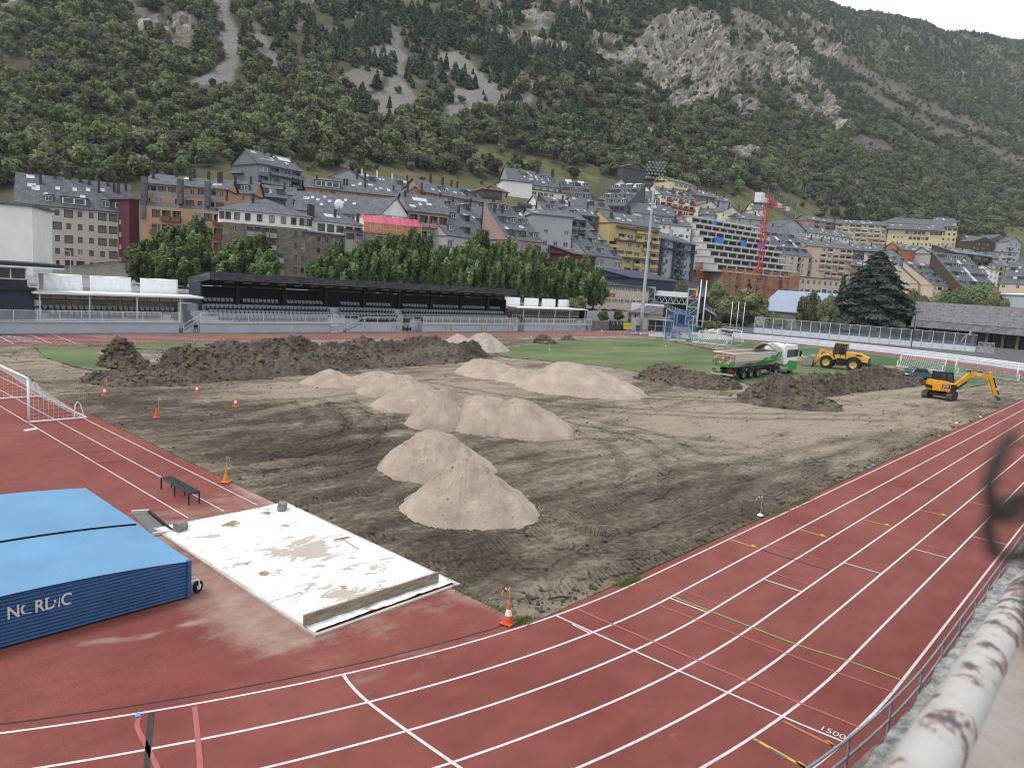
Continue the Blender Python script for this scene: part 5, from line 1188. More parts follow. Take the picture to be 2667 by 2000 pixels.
for k in range(12):s.bar((W_*k/11,-1.6,H_*.50),(W_*k/11,-1.6,H_*.60),.08)
s.build('terrace_railing',M_RAILW,root);s=MB();s.box(0,W_,-1.7,0,H_*.46,H_*.50);s.build('terrace_slab',W_GREY,root)
simple('balcony_stack_block','dark block with stacked white-railed balconies beside a long slate slope',1460,566,218,1528,575,['BBB','BBB','.BB','BBB','DBB','BBB','w.w'],wallmat('brown_grey_render',(.17,.16,.155)),12,'mono',4,bal='glass',zb=5.5)
slope_block('long_slate_slope','grey stone-based block with the longest slate slope beside the yellow block',1528,662,214,1620,690,['.W.W','W..W','....'],brick_mat('pale_stone',(.27,.265,.25),(.36,.35,.33),(.2,.19,.18),.8,.3,axis='sz'),19,15.5,dgrid(5,3,.06,.85,2.0,1.3),[(.25,.55,.5,9),(.33,.6,.5,9)],zb=5.5,dR=232)
simple('red_base_block','wine-red low block with four dark windows in front of the slate slope',1492,660,208,1552,668,['dddd','.nn.','....'],W_RED,8,'mono',2.2,zb=5.5)
# ================================================================== upper and right half of the town
simple('cream_hotel','cream hotel with rows of windows and a large slate roof with dormers',1385,494,318,1474,506,['WWWW.w','w.dw.d','.d.w.d','d.w..d'],W_CREAM,16,'flat',rise=.4)
simple('slate_hotel_roof','dark slate attic with white skylights above the cream hotel',1325,474,322,1455,490,['wwwwwww'],W_GREY,14,'gable',7,sky=[(.35,.5,.8,1),(.45,.35,.8,1),(.5,.6,.8,1),(.6,.4,.8,1),(.7,.45,.8,1)],chim=[(.65,.9,3.2,1),(.95,.8,3,1)],dorm=[(.75,.5,2,1.5),(.9,.4,2,1.5)])
simple('white_gable_house','plain whitewashed gable wall left of the cream hotel',1310,470,312,1385,500,['....','....','....','....'],W_WHITE,12,'flat',dR=316)
simple('glass_stair_tower','brown building with a rounded dark glass front and pink roof edge',1258,492,262,1308,498,['DDDDDD','DDDDDD','DDDDDD','DDDDDD'],W_BROWN,10,'flat',recess=.1,rm=W_PINK)
simple('pink_side_house','small pink house between the glass-fronted building and the cream hotel',1306,498,268,1324,502,['.d','..','.d','.d'],W_PINK,10,'gable',2)
slope_block('slate_terrace','long slate terrace with skylights stepping down beside the cream hotel',1470,532,325,1545,538,['wDw.D','DwDw.'],W_DGREY,20,13,dgrid(4,4,.1,.8,2.6,1.4),[(.3,.95,3,5),(.75,.92,3,5)])
slope_block('slate_terrace','right-hand slate terrace with glass roof panels below the tall dark block',1545,536,322,1628,536,['DD.DDD','wDDwD.'],W_DGREY,18,12,dgrid(4,4,.12,.8,2.4,1.3),[(.15,.9,3,4),(.5,.92,3,4),(.8,.9,3,4)])
simple('peach_house','small peach house with slate roof in front of the slate terraces',1500,535,300,1590,548,['.d.d.w','d..w.d'],W_PEACH,10,'gable',3.6,dorm=[(.5,.3,2.2,1.5),(.8,.3,2.2,1.5)])
simple('rooftop_plant_block','low beige block with green roof tanks above the grey terrace block',1330,545,225,1480,556,['..........'],W_TAN,12,'flat')
for k,u in enumerate((1350,1398)):
 s=MB();s.lathe([(.2,0),(1.3,.1),(1.3,4.2),(.2,4.3)],n=12,axis='x');o=s.build('roof_tank',mat('dark_green_tank',(.03,.055,.04),.6),None,loc=at(u,538,228));tag(o,('left','right')[k]+' dark green tank on the beige roof below the cream hotel','tank');o.rotation_euler=(0,0,-.4)
simple('tall_dark_block','tall dark slab block with a white window stripe at the top of the town',1567,440,392,1622,432,['..p..','..p..','..p..','..p..','..p..','.....'],wallmat('dark_cladding_panels',(.075,.072,.075)),20,'gable',3,dR=380)
simple('dark_balcony_block','dark block with white-fronted balconies behind the floodlights',1622,448,382,1700,466,['DDDDDD','pppppp','DDDDDD','pppppp','pppppp'],wallmat('grey_brown_panels',(.15,.145,.14)),14,'gable',3.5,chim=[(.1,.9,2.4,.9),(.6,.9,2.2,.9),(.95,.7,2.2,.9)],bal='solid')
simple('white_apartment_block','white apartment block with brown balconies left of the floodlight mast',1640,505,335,1725,520,['BDBDB','BWBWD','BWBBW','dWBWB'],W_WHITE,14,'gable',5.4,balm=B_CONC,sky=[(.25,.8,4,3),(.7,.8,4,3)],left=['..w','.w.','w.w','.w.'])
simple('white_gable_block','white gabled wing of the apartment block left of the floodlight mast',1590,490,340,1642,500,['w...','wWw.','.Ww.','wWw.'],W_WHITE,14,'side',4.2,dR=338)
simple('red_balcony_block','white block with long red balconies right of the floodlight mast',1722,505,345,1812,522,['WBWBWB','BBBBBB','WBWBWB','BBBBBB','BBBBBB'],W_CREAM,12,'gable',4.2,bal='solid',balm=wallmat('red_balcony',(.25,.055,.04)),chim=[(.2,.7,1.5),(.5,.7,1.5),(.8,.7,1.5)],dorm=[(.15,.3,2,1.4),(.4,.3,2,1.4),(.65,.3,2,1.4),(.9,.3,2,1.4)])
simple('yellow_dark_block','pale yellow gable with dark window bands at the upper edge of town',1745,470,392,1815,487,['.WWWWW','.DDDDD','.ppppp'],W_LYEL,14,'gable',3.0,left=['..','..','..'])
simple('white_houses','white house with low slate roof right of the red balcony block',1650,553,315,1760,566,['..w..d..w','.d.w..w.d'],W_WHITE,11,'gable',5.0)
for k,(u0,v0,d0,u1,v1,lab) in enumerate(((1812,508,395,1862,516,'small slate-roofed stone house by the yellow-gabled block'),(1866,522,400,1905,528,'small slate-roofed house with green hoarding under its eaves'),(1880,552,370,1930,560,'green-gabled slate house above the concrete shell'),
  (1820,535,375,1880,548,'cream gable with slate roof above the concrete shell'),(1920,568,372,1990,575,'grey-roofed shed beside the tower crane jib'),(1985,600,372,2035,606,'slate house right of the tower crane mast'),(1960,545,430,1995,548,'tiny house left of the tower crane jib'))):
 simple('small_house',lab,u0,v0,d0,u1,v1,['w.w.w','.w..w'],(W_STONE,W_GREY,W_CREAM,W_CREAM,W_GREY,W_GREY,W_WHITE)[k],10,('gable','gable','side','side','gable','gable','gable')[k],3.6,chim=[(.3,.8,1.4),(.8,.8,1.4)])
# ochre block
root,W_,H_=simple('ochre_block','bright ochre yellow apartment block with slate eaves on every floor',1590,578,262,1718,596,['.w.BbW','.BWbwB','B.wwBb','.bBWwB','B.wBwb','.wBBwB','b.wwBw','.BwBwO','wOwwOw'],W_YEL,14,'gable',4.4,bal='solid',balm=W_YEL,zb=5.5,fh=2.9,left=['.w.','...','.w.','...','.w.','...','...','...','...'])
for k,z in enumerate((.55,.78,.95,.30)):
 s=MB();s.add([(W_*(.1 if k < 3 else .4),-1.5,H_*z-.3),(W_*(1.02 if k < 3 else .7),-1.5,H_*z-.3),(W_*(1.0 if k < 3 else .7),0,H_*z+.5),(W_*(.12 if k < 3 else .4),0,H_*z+.5)],[(0,1,2,3),(3,2,1,0)]);s.build('slate_eave',M_SLATE,root)
for x,y0_,h in ((.12,-.5,2),(.72,3,2.2),(.85,3,1.6)):s=MB();s.bar((W_*x,y0_,H_*.62 if x < .2 else H_+1),(W_*x-.8*(x < .2),y0_+3,H_+3.6),.9);s.build('chimney_flue',M_CHIM,root)
slope_block('slate_slope','slate slope with sunken roof balconies against the ochre block',1545,640,238,1592,652,['.WW','WW.','.W.'],W_DGREY,20,16,dgrid(4,2,.1,.8,2.0,1.3),[(.3,.7,.6,6)],zb=5.5,dR=262)
root,W_,H_=simple('blue_grey_block','blue-grey apartment block with dark bay columns right of the floodlight mast',1720,622,282,1812,640,['Bw.BBwB','Bw.BBwD','Bd.BbwD','Bw.BBwD','Bd.BBwD','Bw.BBwD','Bd.BbwB'],W_BLUE,13,'hip',3.4,bal='solid',balm=W_DGREY,zb=5.5,chim=[(.5,.6,2.6,1.2,mat('steel_flue',(.3,.32,.34),.4))])
for k,z in enumerate((1.0,.86,.38)):
 s=MB();xa,xb=(0,W_) if k < 2 else (W_*.3,W_*.72);s.add([(xa,-1.6,H_*z-.3),(xb,-1.6,H_*z-.3),(xb,0,H_*z+.5),(xa,0,H_*z+.5)],[(0,1,2,3),(3,2,1,0)]);s.build('slate_eave',M_SLATE,root)
for x in (.02,.36,.52,.9):s=MB();s.box(W_*x,W_*x+.5,-1.2,0,0,H_);s.build('bay_pier',W_DGREY,root)
# concrete shell under construction
cs=thing('concrete_shell','bare concrete building shell with open floors and blue tarpaulins','building',at(1812,690,318)*[1,1,0]+[0,0,5.5])
NF=8;ztop=at(1806,562,322)[2]
tiers=[(1806+10*i,1985+14*i,322-2.2*i) for i in range(NF)]
FR=[]
for i in range(NF+1):
 uL,uR,d=1803+9.5*i,1980+14.0*i,324-2.6*i;vL=566+17.2*i;A=at(uL,vL,d);Bq=at(uR,vL+(uR-uL)*.185,d*1.10);FR.append((A,Bq))
M_RAWC=mat('raw_concrete',(.46,.455,.44),.9,.16,.6,bump=.2,bscale=10);NL=[-q for q in cs.location]
for i in range(NF+1):
 A,Bq=FR[i];z=ztop-i*2.95;dv=(Bq-A)*[1,1,0];L_=np.linalg.norm(dv);dv /= L_;nv=np.array([-dv[1],dv[0],0]);A0=A*[1,1,0]
 c=[A0,A0+dv*L_,A0+dv*L_+nv*14,A0+nv*14];s=MB();s.add([tuple(q+[0,0,z-.55]) for q in c]+[tuple(q+[0,0,z+.25]) for q in c],[(3,2,1,0),(4,5,6,7),(0,1,5,4),(1,2,6,5),(2,3,7,6),(3,0,4,7)]);s.build('floor_slab',M_RAWC,cs,loc=NL)
 if i == NF:break
 n=9
 for k in range(n+1):
  q=A0+dv*(L_*k/n)*.985+dv*.3+nv*.4;s=MB();s.box(q[0]-.22,q[0]+.22,q[1]-.22,q[1]+.22,z-2.95,z-.5);s.build('column',M_RAWC,cs,loc=NL)
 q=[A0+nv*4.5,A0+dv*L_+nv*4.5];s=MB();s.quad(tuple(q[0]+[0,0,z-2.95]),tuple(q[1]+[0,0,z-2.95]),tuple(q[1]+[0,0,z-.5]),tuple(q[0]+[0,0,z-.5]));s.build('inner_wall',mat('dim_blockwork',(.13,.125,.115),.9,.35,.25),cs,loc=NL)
 s=MB();s.quad(tuple(c[0]+[0,0,z-2.95]),tuple(c[3]+[0,0,z-2.95]),tuple(c[3]+[0,0,z]),tuple(c[0]+[0,0,z]));s.build('end_wall',M_RAWC,cs,loc=NL)
for k,(i,f,w_,hh) in enumerate(((3,.13,6.2,3.6),(3,.47,4.6,3.4),(3,.70,6.0,3.0))):
 A,Bq=FR[i];dv=(Bq-A)*[1,1,0];L_=np.linalg.norm(dv);dv /= L_;nv=np.array([-dv[1],dv[0],0]);q0=A*[1,1,0]+dv*L_*f-nv*.35+[0,0,ztop-i*2.95+.2];s=MB();n=8
 f_=lambda a,b_:q0+dv*(w_*a/n+.5*b_/4)-nv*.25*math.sin(a*1.7+b_)+[0,0,-hh*b_/4*(1-.18*(a/n if k != 1 else 1-a/n))-.25*math.sin(a*.9)]
 for a in range(n):
  for b_ in range(4):s.quad(f_(a,b_),f_(a+1,b_),f_(a+1,b_+1),f_(a,b_+1))
 o=s.build('blue_tarpaulin',mat('blue_tarpaulin',(.045,.16,.50),.5,.15,.6),None,smooth=True,fix=False);tag(o,('left','middle','right')[k]+' bright blue tarpaulin hanging from the concrete shell','tarpaulin','blue tarpaulins on the concrete shell')
s=MB();s.lathe([(.9,0),(1.0,.1),(1.0,1.8),(.95,1.9)],n=14);q=FR[1][0]+(FR[1][1]-FR[1][0])*.26;o=s.build('water_drum',MATS['blue_tarpaulin'],None,loc=(q[0],q[1]+1,ztop-2.95+.25));tag(o,'blue drum standing on the second slab of the concrete shell','drum')
# scaffold along the base and the left edge
def scaffold(label,uL,vT,dL,uR,vTR,dR,zb,net,netalpha,levels):
 A,Bq=at(uL,vT,dL),at(uR,vTR,dR);zt=A[2];root=thing('scaffold',label,'scaffold',(A[0],A[1],zb));NL=[-q for q in root.location];dv=(Bq-A)*[1,1,0];L_=np.linalg.norm(dv);dv /= L_;nv=np.array([-dv[1],dv[0],0]);A0=A*[1,1,0]
 s=MB();n=max(2,int(L_/2.4))
 for k in range(n+1):
  for off in (0,1.1):q=A0+dv*L_*k/n+nv*off;s.bar(q+[0,0,zb],q+[0,0,zt+.6],.10)
 for k in range(0,n-1,3):s.bar(A0+dv*L_*k/n-nv*.05+[0,0,zb],A0+dv*L_*(k+2)/n-nv*.05+[0,0,zb+4],.08)
 s.build('poles',mat('orange_scaffold_pole',(.42,.13,.04),.6),root,loc=NL)
 for k in range(levels):
  z=zb+(zt-zb)*(k+1)/levels;s=MB();q=A0+nv*.55+[0,0,z];s.bar(q,q+dv*L_,1.1,.12);s.bar(A0-nv*.03+[0,0,z+.15],A0+dv*L_-nv*.03+[0,0,z+.15],.05,.25);s.build('walkway',mat('orange_board',(.40,.15,.06),.7,.2,1),root,loc=NL)
 for (f0,f1,t0,t1) in net:
  s=MB();m_=10
  for a in range(m_):
   for b_ in range(5):
    f_=lambda a,b_:A0+dv*L_*(f0+(f1-f0)*a/m_*(1-.12*abs(b_/5-.5)))-nv*(.18+.12*math.sin(a*1.3+b_*.8))+[0,0,zb+(zt-zb)*(t0+(t1-t0)*b_/5)]
    s.quad(f_(a,b_),f_(a+1,b_),f_(a+1,b_+1),f_(a,b_+1))
  s.build('net',mat('orange_debris_net_%d' % int(netalpha*100),(.40,.19,.085),.85,.15,1.2,alpha=netalpha*.85),root,loc=NL,smooth=True,fix=False)
 return root
scaffold('dense orange scaffold netting at the left foot of the concrete shell',1815,684,312,1876,694,314,4,[(0,1,0,1)],.72,8)
scaffold('long orange scaffold wrapped in torn nets in front of the concrete shell',1884,700,300,2084,716,312,4,[(0,.07,0,1),(.11,.17,0,1),(.23,.42,0,1),(.45,.52,0,.8),(.57,.72,0,1),(.77,.83,0,1),(.86,1,0,1)],.62,6)
scaffold('orange scaffold edging the upper left corner of the concrete shell',1746,563,328,1806,566,326,30,[(0,1,.6,1)],.5,4)
simple('shell_podium','dark podium with white window panels behind the long orange scaffold',1884,712,304,2084,722,['D.DDD.D.DDbD.D','DpD.D.DpDD.D.D','D.DDDpD.DD.DpD','D.DDD.D.DDpD.D'],wallmat('beige_panel_podium',(.33,.29,.24)),10,'flat',zb=3.5,dR=316)
# right of the shell
slope_block('slate_skylight_block','beige-fronted block whose slate slope carries rows of skylights',2030,662,345,2116,678,['wW.W.Bw.B','wW.W.Bw.B','wW.W.Bw.B'],W_TAN,20,14,[((c+.5)/4,.15+.26*r_,2.6,1.3) for r_ in range(3) for c in range(4)],[(.35,.55,1.4,7),(.75,.45,1.4,7)],bal='glass',dR=352)
simple('lower_tan_block','tan block with red panels and glass balconies left of the huge conifer',2085,722,322,2200,738,['wwwwwwww','wWwWRWRW','wWwRWRWR','wWwWRWRW'],W_TAN,12,'flat',bal='glass',zb=3.5,dR=328)
root,W_,H_=simple('stepped_beige_block','pinkish beige block with stepped terraces and small dark chimneys',2105,640,365,2222,648,['..wB.BB','..BwBBB','.wBBBBO','..BBOBO','...BBBB'],W_PEACH,14,'mono',5.5,bal='solid',balm=W_TAN,chim=[(.3,.7,2),(.5,.6,2),(.7,.6,2)],dR=370)
simple('dark_gable_house','grey gabled house with white window strips behind the stepped beige block',2030,590,410,2100,602,['pp.pp','.d..d'],W_GREY,12,'side',5)
simple('long_window_roof','long low roof with a strip of windows above the stepped beige block',2100,605,425,2218,622,['wwwwwwwwwwww','dd.dd.dd.dd.'],W_WHITE,10,'gable',4)
simple('brown_apartment_row','brown and pink apartment row with white shutters below the wood',2106,572,470,2180,582,['pBpBp','pBpBp','pBpBp','pBpBp','pBpBp'],W_PINK,12,'gable',3,bal='solid')
simple('brown_apartment_row','right-hand half of the apartment row, greyer and lower',2180,582,474,2312,588,['BpBBpBpB','pBpBBpBp','BBpBpBBp','pBBpBpBB'],W_TAN,12,'gable',3,bal='solid')
simple('school_building','left wing of the pale yellow school with ribbon windows',2216,605,490,2315,600,['dddddddddddd','dddddddddddd','.dddd.dddd.d','dddd.ddddddd'],W_LYEL,14,'gable',4.6,fh=3.6,dR=470)
simple('school_building','main pale yellow school block with wide grey overhanging roof',2315,596,465,2455,606,['....DDDDD.DDD','.ddd.DDDDD...','.ddd..ddddd.d','.ddd.dddddd.d','....ddddd.ddd'],W_LYEL,16,'gable',4.2,fh=3.5,dR=458,ov=1.6)
simple('school_building','rear block of the yellow school with hipped grey roofs',2310,580,520,2495,592,['..........DDDD','.........ddddd','..........dddd','..........pppp'],W_LYEL,18,'hip',5,fh=3.6,ov=1.4)
simple('orange_net_block','white gabled block wrapped in orange netting below the school',2345,650,415,2425,660,['.....','.....','.....','.....'],wallmat('orange_netting_face',(.42,.155,.085),.15),12,'gable',4,left=['.w','...','.w.','...'])
simple('grey_balcony_block','grey block with white balconies right of the orange netting',2425,660,412,2488,668,['BBB','BBB','BBB','BBB'],W_GREY,12,'gable',3.4,bal='solid',balm=W_WHITE)
simple('brown_terrace_block','dark brown terraced block with black glass and slanted gables',2488,658,408,2585,670,['BBDB','BBBB','BBBB','BBBB','BBBB','BBBB'],W_BROWN,14,'mono',4.5,bal='bars',chim=[(.1,.6,1.6),(.55,.6,1.6),(.9,.6,1.6)],sky=[(.2,.3,3,3),(.45,.3,3,3),(.7,.3,3,3)])
slope_block('slate_slope_group','slate slope with yellow dormers right of the huge conifer',2340,735,355,2392,742,['BwB','wBw'],W_TAN,18,14,dgrid(3,3,.12,.75,2,1.3),[(.3,.8),(.6,.85)])
slope_block('slate_slope_group','middle slate slope with white skylights right of the huge conifer',2392,738,352,2430,744,['wB','Bw'],W_TAN,18,15,dgrid(3,2,.1,.75,2,1.3),[(.3,.85,1.5,3),(.7,.7)])
slope_block('slate_slope_group','right slate slope with dark sunken balconies above the tan facade',2430,742,348,2505,750,['wDwDwd','wDwwDw'],W_PEACH,16,11,dgrid(3,5,.12,.7,1.8,1.4),[(.2,.95,4,1.4),(.6,.95,4,1.4)])
slope_block('brown_slate_slope','brown-framed slope of dark terraces with a pale diagonal band',2505,748,350,2600,756,['DDDD','DDDD'],W_BROWN,20,17,dgrid(4,4,.1,.85,3.4,1.4),[(.55,.5,2,16)])
simple('cream_block','cream block with slate roof left of the yellow houses at the right edge',2592,690,420,2650,702,['BB.BD','BBwBD','BBwBB','BB.BB','BBwBB'],W_CREAM,12,'gable',4,sky=[(.2,.5),(.4,.5),(.7,.5)],chim=[(.2,.8,1.6),(.9,.8,1.6)],left=['..','..','..','..','..'])
simple('yellow_house','pale yellow house at the right edge of the town',2650,705,425,2720,712,['BwBw','BwBw','wwBw','BwBB'],W_LYEL,10,'gable',3)
simple('blue_house','narrow pale blue house under the cream block',2578,700,395,2602,705,['ww','ww','ww','ww'],W_WHITE,8,'gable',2)
slope_block('tan_slate_house','tan house with slate slope and roof windows beside the sports hall',2605,738,345,2700,742,['w.w.w'],W_PEACH,14,11,dgrid(2,3,.2,.6,2.2,1.3),[(.3,.75),(.45,.75),(.6,.75)])
for k,(u0,v0,d0,u1,v1,lab) in enumerate(((2522,624,520,2560,628,'small slate house at the left of the stone houses'),(2535,628,500,2590,634,'brown timber-fronted stone house in the middle of the group'),(2585,622,505,2625,626,'gabled stone house covered with creeper'),(2622,630,498,2660,634,'gabled stone house with a white balcony front'),(2440,577,540,2492,580,'cream roof peeping over the rear block of the school'))):
 simple('stone_house',lab,u0,v0,d0,u1,v1,['.d.d.','dBd.d','.....'],(W_STONE,W_BROWN,W_STONE,W_GREY,W_CREAM)[k],11,('gable','side','side','side','gable')[k],3.6,bal='bars')
s_,W_,H_=simple('sports_hall','low white and glass sports hall with slanted roof at the right edge',2585,765,265,2760,800,['.......'],mat('pale_metal_sheet',(.40,.45,.46),.4,.06,.4),30,'mono',2.5,zb=.5,dR=235,rm=mat('white_metal_roof',(.62,.66,.66),.4,.05,.3))
# low-level office block with red lettering and the navy roof
root,W_,H_=simple('office_block','tan office block with strip windows and navy metal roof behind the hut',1530,738,184,1690,762,['PPPPPPPPPP','..........','PPPPPPPPPP','..........','d.d.d.dd.d'],W_TAN,16,'mono',2.2,zb=1.5,rm=M_NAVY,fh=2.6,dR=196)
tm=text_mesh('de Porx',2.0,mat('red_lettering',(.42,.03,.05),.5),.05,True);o=ob('lettering',tm,root,(W_*.30,-.08,H_*.70));o.rotation_euler=(math.pi/2,0,0)
simple('navy_hall','navy metal-clad hall with sloping roof right of the office block',1640,722,196,1770,748,['........','........'],mat('navy_ribbed_metal',(.030,.040,.070),.5,.2,8,stretch=(1,1,.01)),14,'mono',2.5,zb=1.5,dR=212,rm=MATS['navy_ribbed_metal'])
root,W_,H_=simple('blue_roof_hall','hall with a broad blue-grey metal roof above a rubble stone wall',1975,806,214,2135,816,['....'],M_STONE,18,'mono',6.2,zb=.2,dR=204,rm=mat('blue_grey_metal_roof',(.22,.28,.36),.4,.06,.5))
simple('navy_shed','dark navy shed behind the large leafy tree',1835,775,222,1985,790,['.....'],M_NAVY,10,'flat',zb=.2,dR=226)
# tower crane
cr=thing('tower_crane','red lattice tower crane with red and white jib above the concrete shell','crane',(*at(1978,700,316)[:2],8.0));C0=np.array(cr.location);zc=at(1998,535,316)[2]-C0[2]
def lattice(p0,p1,w,n,m,nm):
 s=MB();p0=np.array(p0,float);p1=np.array(p1,float);d=(p1-p0)/np.linalg.norm(p1-p0);a=np.cross(d,[0,0,1.] if abs(d[2]) < .9 else [1.,0,0]);a /= np.linalg.norm(a);b_=np.cross(d,a);cs_=[a+b_,a-b_,-a-b_,-a+b_]
 for c in cs_:s.bar(p0+c*w/2,p1+c*w/2,.2)
 for k in range(n):
  q0,q1=p0+(p1-p0)*k/n,p0+(p1-p0)*(k+1)/n
  for i in range(4):s.bar(q0+cs_[i]*w/2,q1+cs_[(i+1) % 4]*w/2,.12);s.bar(q0+cs_[i]*w/2,q0+cs_[(i+1) % 4]*w/2,.1)
 return s.build(nm,m,cr)
M_CRRED=mat('crane_red',(.42,.03,.04),.5);M_CRW=mat('crane_white',(.62,.62,.62),.5)
lattice((0,0,0),(0,0,zc),1.7,20,M_CRRED,'mast')
jd=(at(2066,548,346)-at(2000,520,316))*[1,1,0];jd /= np.linalg.norm(jd);L_=30
for k in range(5):lattice(jd*(1+L_*k/5)+[0,0,zc+1.4],jd*(1+L_*(k+1)/5)+[0,0,zc+1.4],1.3,3,(M_CRRED,M_CRRED,M_CRW,M_CRRED,M_CRW)[k],'jib_section')
lattice([0,0,zc+1.2],-jd*10+[0,0,zc+1.4],1.3,4,M_CRW,'counter_jib');s=MB();q=-jd*10;s.box(q[0]-1.5,q[0]+1.5,q[1]-1.5,q[1]+1.5,zc-.5,zc+3.4);s.build('counterweight',M_CRW,cr);lattice([0,0,zc],[0,0,zc+4.2],1.4,2,M_CRRED,'cat_head')
# houses filling the upper lanes
for k,(u0,v0,d0,u1,v1,wm,rk_,nf,lab) in enumerate(((1178,552,214,1262,562,W_GREY,'gable',3,'grey slate-roofed block behind the steep slate dormers'),(1262,566,226,1335,574,W_BEIGE,'gable',4,'beige slate-roofed block above the pinkish brown one'),
  (1478,556,262,1566,566,W_DGREY,'gable',5,'dark block behind the stacked white-railed balconies'),(1690,580,312,1800,592,W_WHITE,'gable',4,'pale block behind the blue-grey apartments'),(2205,690,384,2300,700,W_TAN,'gable',5,'tan block hidden behind the tip of the huge conifer'),
  (2290,662,402,2348,668,W_GREY,'side',4,'grey gabled block left of the orange netting'),(2195,650,405,2300,656,W_DGREY,'gable',4,'long dark roof below the left school wing'),(655,508,206,772,520,W_DGREY,'gable',3,'dark slate block at the foot of the modern gabled house'),
  (1985,632,368,2062,640,W_GREY,'gable',4,'grey slate block right of the crane mast'),(2478,712,376,2572,718,W_GREY,'gable',3,'grey block with coloured awnings above the right slate slope'),(1046,512,236,1112,520,W_BRICK,'side',3,'small brick gable between the brick buildings'),
  (1405,532,288,1502,544,W_WHITE,'gable',3,'white block below the cream hotel'),(1100,540,208,1175,548,W_DGREY,'gable',3,'dark roof behind the blue awning'),(2130,618,432,2216,630,W_GREY,'gable',3,'grey roof behind the stepped terraces'),(2500,668,440,2600,674,W_STONE,'gable',4,'stone block behind the dark brown terraces'),
  (2560,655,470,2650,660,W_GREY,'flat',3,'grey garage terrace under the stone houses'),(1830,558,372,1930,566,W_GREY,'gable',3,'grey roof just above the concrete shell'),(585,500,196,660,506,W_ORANGE,'gable',3,'terracotta rear wing right of the stepped storeys'))):
 simple('town_house',lab,u0,v0,d0,u1,v1,[''.join(random.choice('wdB.pw') for _ in range(7)) for _ in range(nf)],wm,12,rk_,3.8,chim=[(.2,.8,1.6),(.75,.8,1.8)],sky=[(.4,.5),(.6,.5)] if rk_ == 'gable' else (),bal='solid',dorm=[(.3,.25,2,1.4),(.65,.25,2.2,1.4)] if k % 2 and rk_ == 'gable' else ())
# green awnings and huts of the hillside gardens
for k,(u,v,d,w_,c,lab) in enumerate(((145,408,225,10,(.05,.30,.26),'turquoise tarpaulin among the trees above the beige block'),(80,382,235,6,(.05,.30,.26),'small turquoise sheet in the trees at the far left'),(1150,390,320,14,(.12,.09,.07),'garden hut with blue awning on the terrace above the gabled dormers'),(1350,410,345,12,(.05,.26,.20),'green garden cover on the slope above the cream hotel'),(1395,425,340,12,(.05,.26,.20),'second green garden cover lower on the same slope'),
  (260,318,262,8,(.20,.15,.11),'long garden hut on the terrace at left'),(590,292,320,24,(.23,.22,.20),'pale terrace wall below the grey rock chute'),(640,318,312,26,(.23,.22,.20),'long pale retaining wall among the trees'),(700,305,330,7,(.06,.06,.06),'dark garden hut beside the pale retaining wall'),(2200,565,455,9,(.05,.26,.20),'green sheet in the field above the apartment row'))):
 q=at(u,v,d);w_ *= .55;s=MB();s.box(-w_/2,w_/2,-1.2,1.2,-3.0,.5);s.add([(-w_/2-.3,-1.6,.4),(w_/2+.3,-1.6,.4),(w_/2+.3,1.6,1.0),(-w_/2-.3,1.6,1.0)],[(0,1,2,3)])
 o=s.build('garden_shelter',mat('garden_shelter_%d' % k,c,.8,.2,.6),None,loc=(q[0],q[1],terr_z(q[0],q[1])+.9));o.rotation_euler=(0,0,-YAW+.15);tag(o,lab,'garden shelter')
# rockfall fences on the slope
for k,(u0,v0,u1,v1,d) in enumerate(((1965,478,2080,490,470),(1990,455,2085,462,490),(2085,405,2255,420,560),(2055,430,2105,436,530))):
 a,e=at(u0,v0,d),at(u1,v1,d);a[2]=terr_z(a[0],a[1])+1.5;e[2]=terr_z(e[0],e[1])+1.5;root=thing('rockfall_fence',('long low','short middle','upper long','small upper')[k]+' dark rockfall fence on the wooded slope','fence',a-[0,0,3]);L_=-np.array(root.location);s=MB();s.quad(a+[0,0,3.4],e+[0,0,3.4],e-[0,0,2],a-[0,0,2]);s.build('mesh_panel',mat('dark_mesh',(.05,.06,.075),.7,alpha=.45),root,loc=L_)
 s=MB()
 for i in range(7):q=a+(e-a)*i/6;s.bar(q-[0,0,3],q+[0,0,3.8],.2)
 s.build('posts',mat('grey_steel_post',(.25,.27,.29),.6),root,loc=L_)
# ================================================================== heaps of gravel and earth
M_GRAV=mat('pinkish_gravel',(.290,.232,.186),.95,.16,.7,bump=1.0,bscale=16,detail=12,col2=(.360,.292,.238))
M_GRAV2=mat('pale_gravel',(.30,.26,.22),.95,.14,.7,bump=1.0,bscale=16,detail=12,col2=(.36,.315,.275))
HDIR=lambda g:np.array([g[0]-CAM[0],g[1]-CAM[1],0])/math.hypot(g[0]-CAM[0],g[1]-CAM[1])
def pile_geo(L,R,F,peak):
 """centre, radii and height from the left, right and front base points and the peak, all photograph pixels"""
 gf=P(*F,.03);n=HDIR(gf);s=np.array([n[1],-n[0],0])
 d=(gf-CAM)@_fw;rl=abs(R[0]-L[0])/2*d/F_PX*1.04;xc=((L[0]+R[0])/2-F[0])*d/F_PX
 rd=rl*.92;c=gf+n*rd+s*xc;c[2]=0
 pr_=ray(*peak);dist=math.hypot(c[0]-CAM[0],c[1]-CAM[1]);t=dist/math.hypot(pr_[0],pr_[1]);pk=CAM+pr_*t
 return c,rl,rd,pk,n,s
PEND=[]
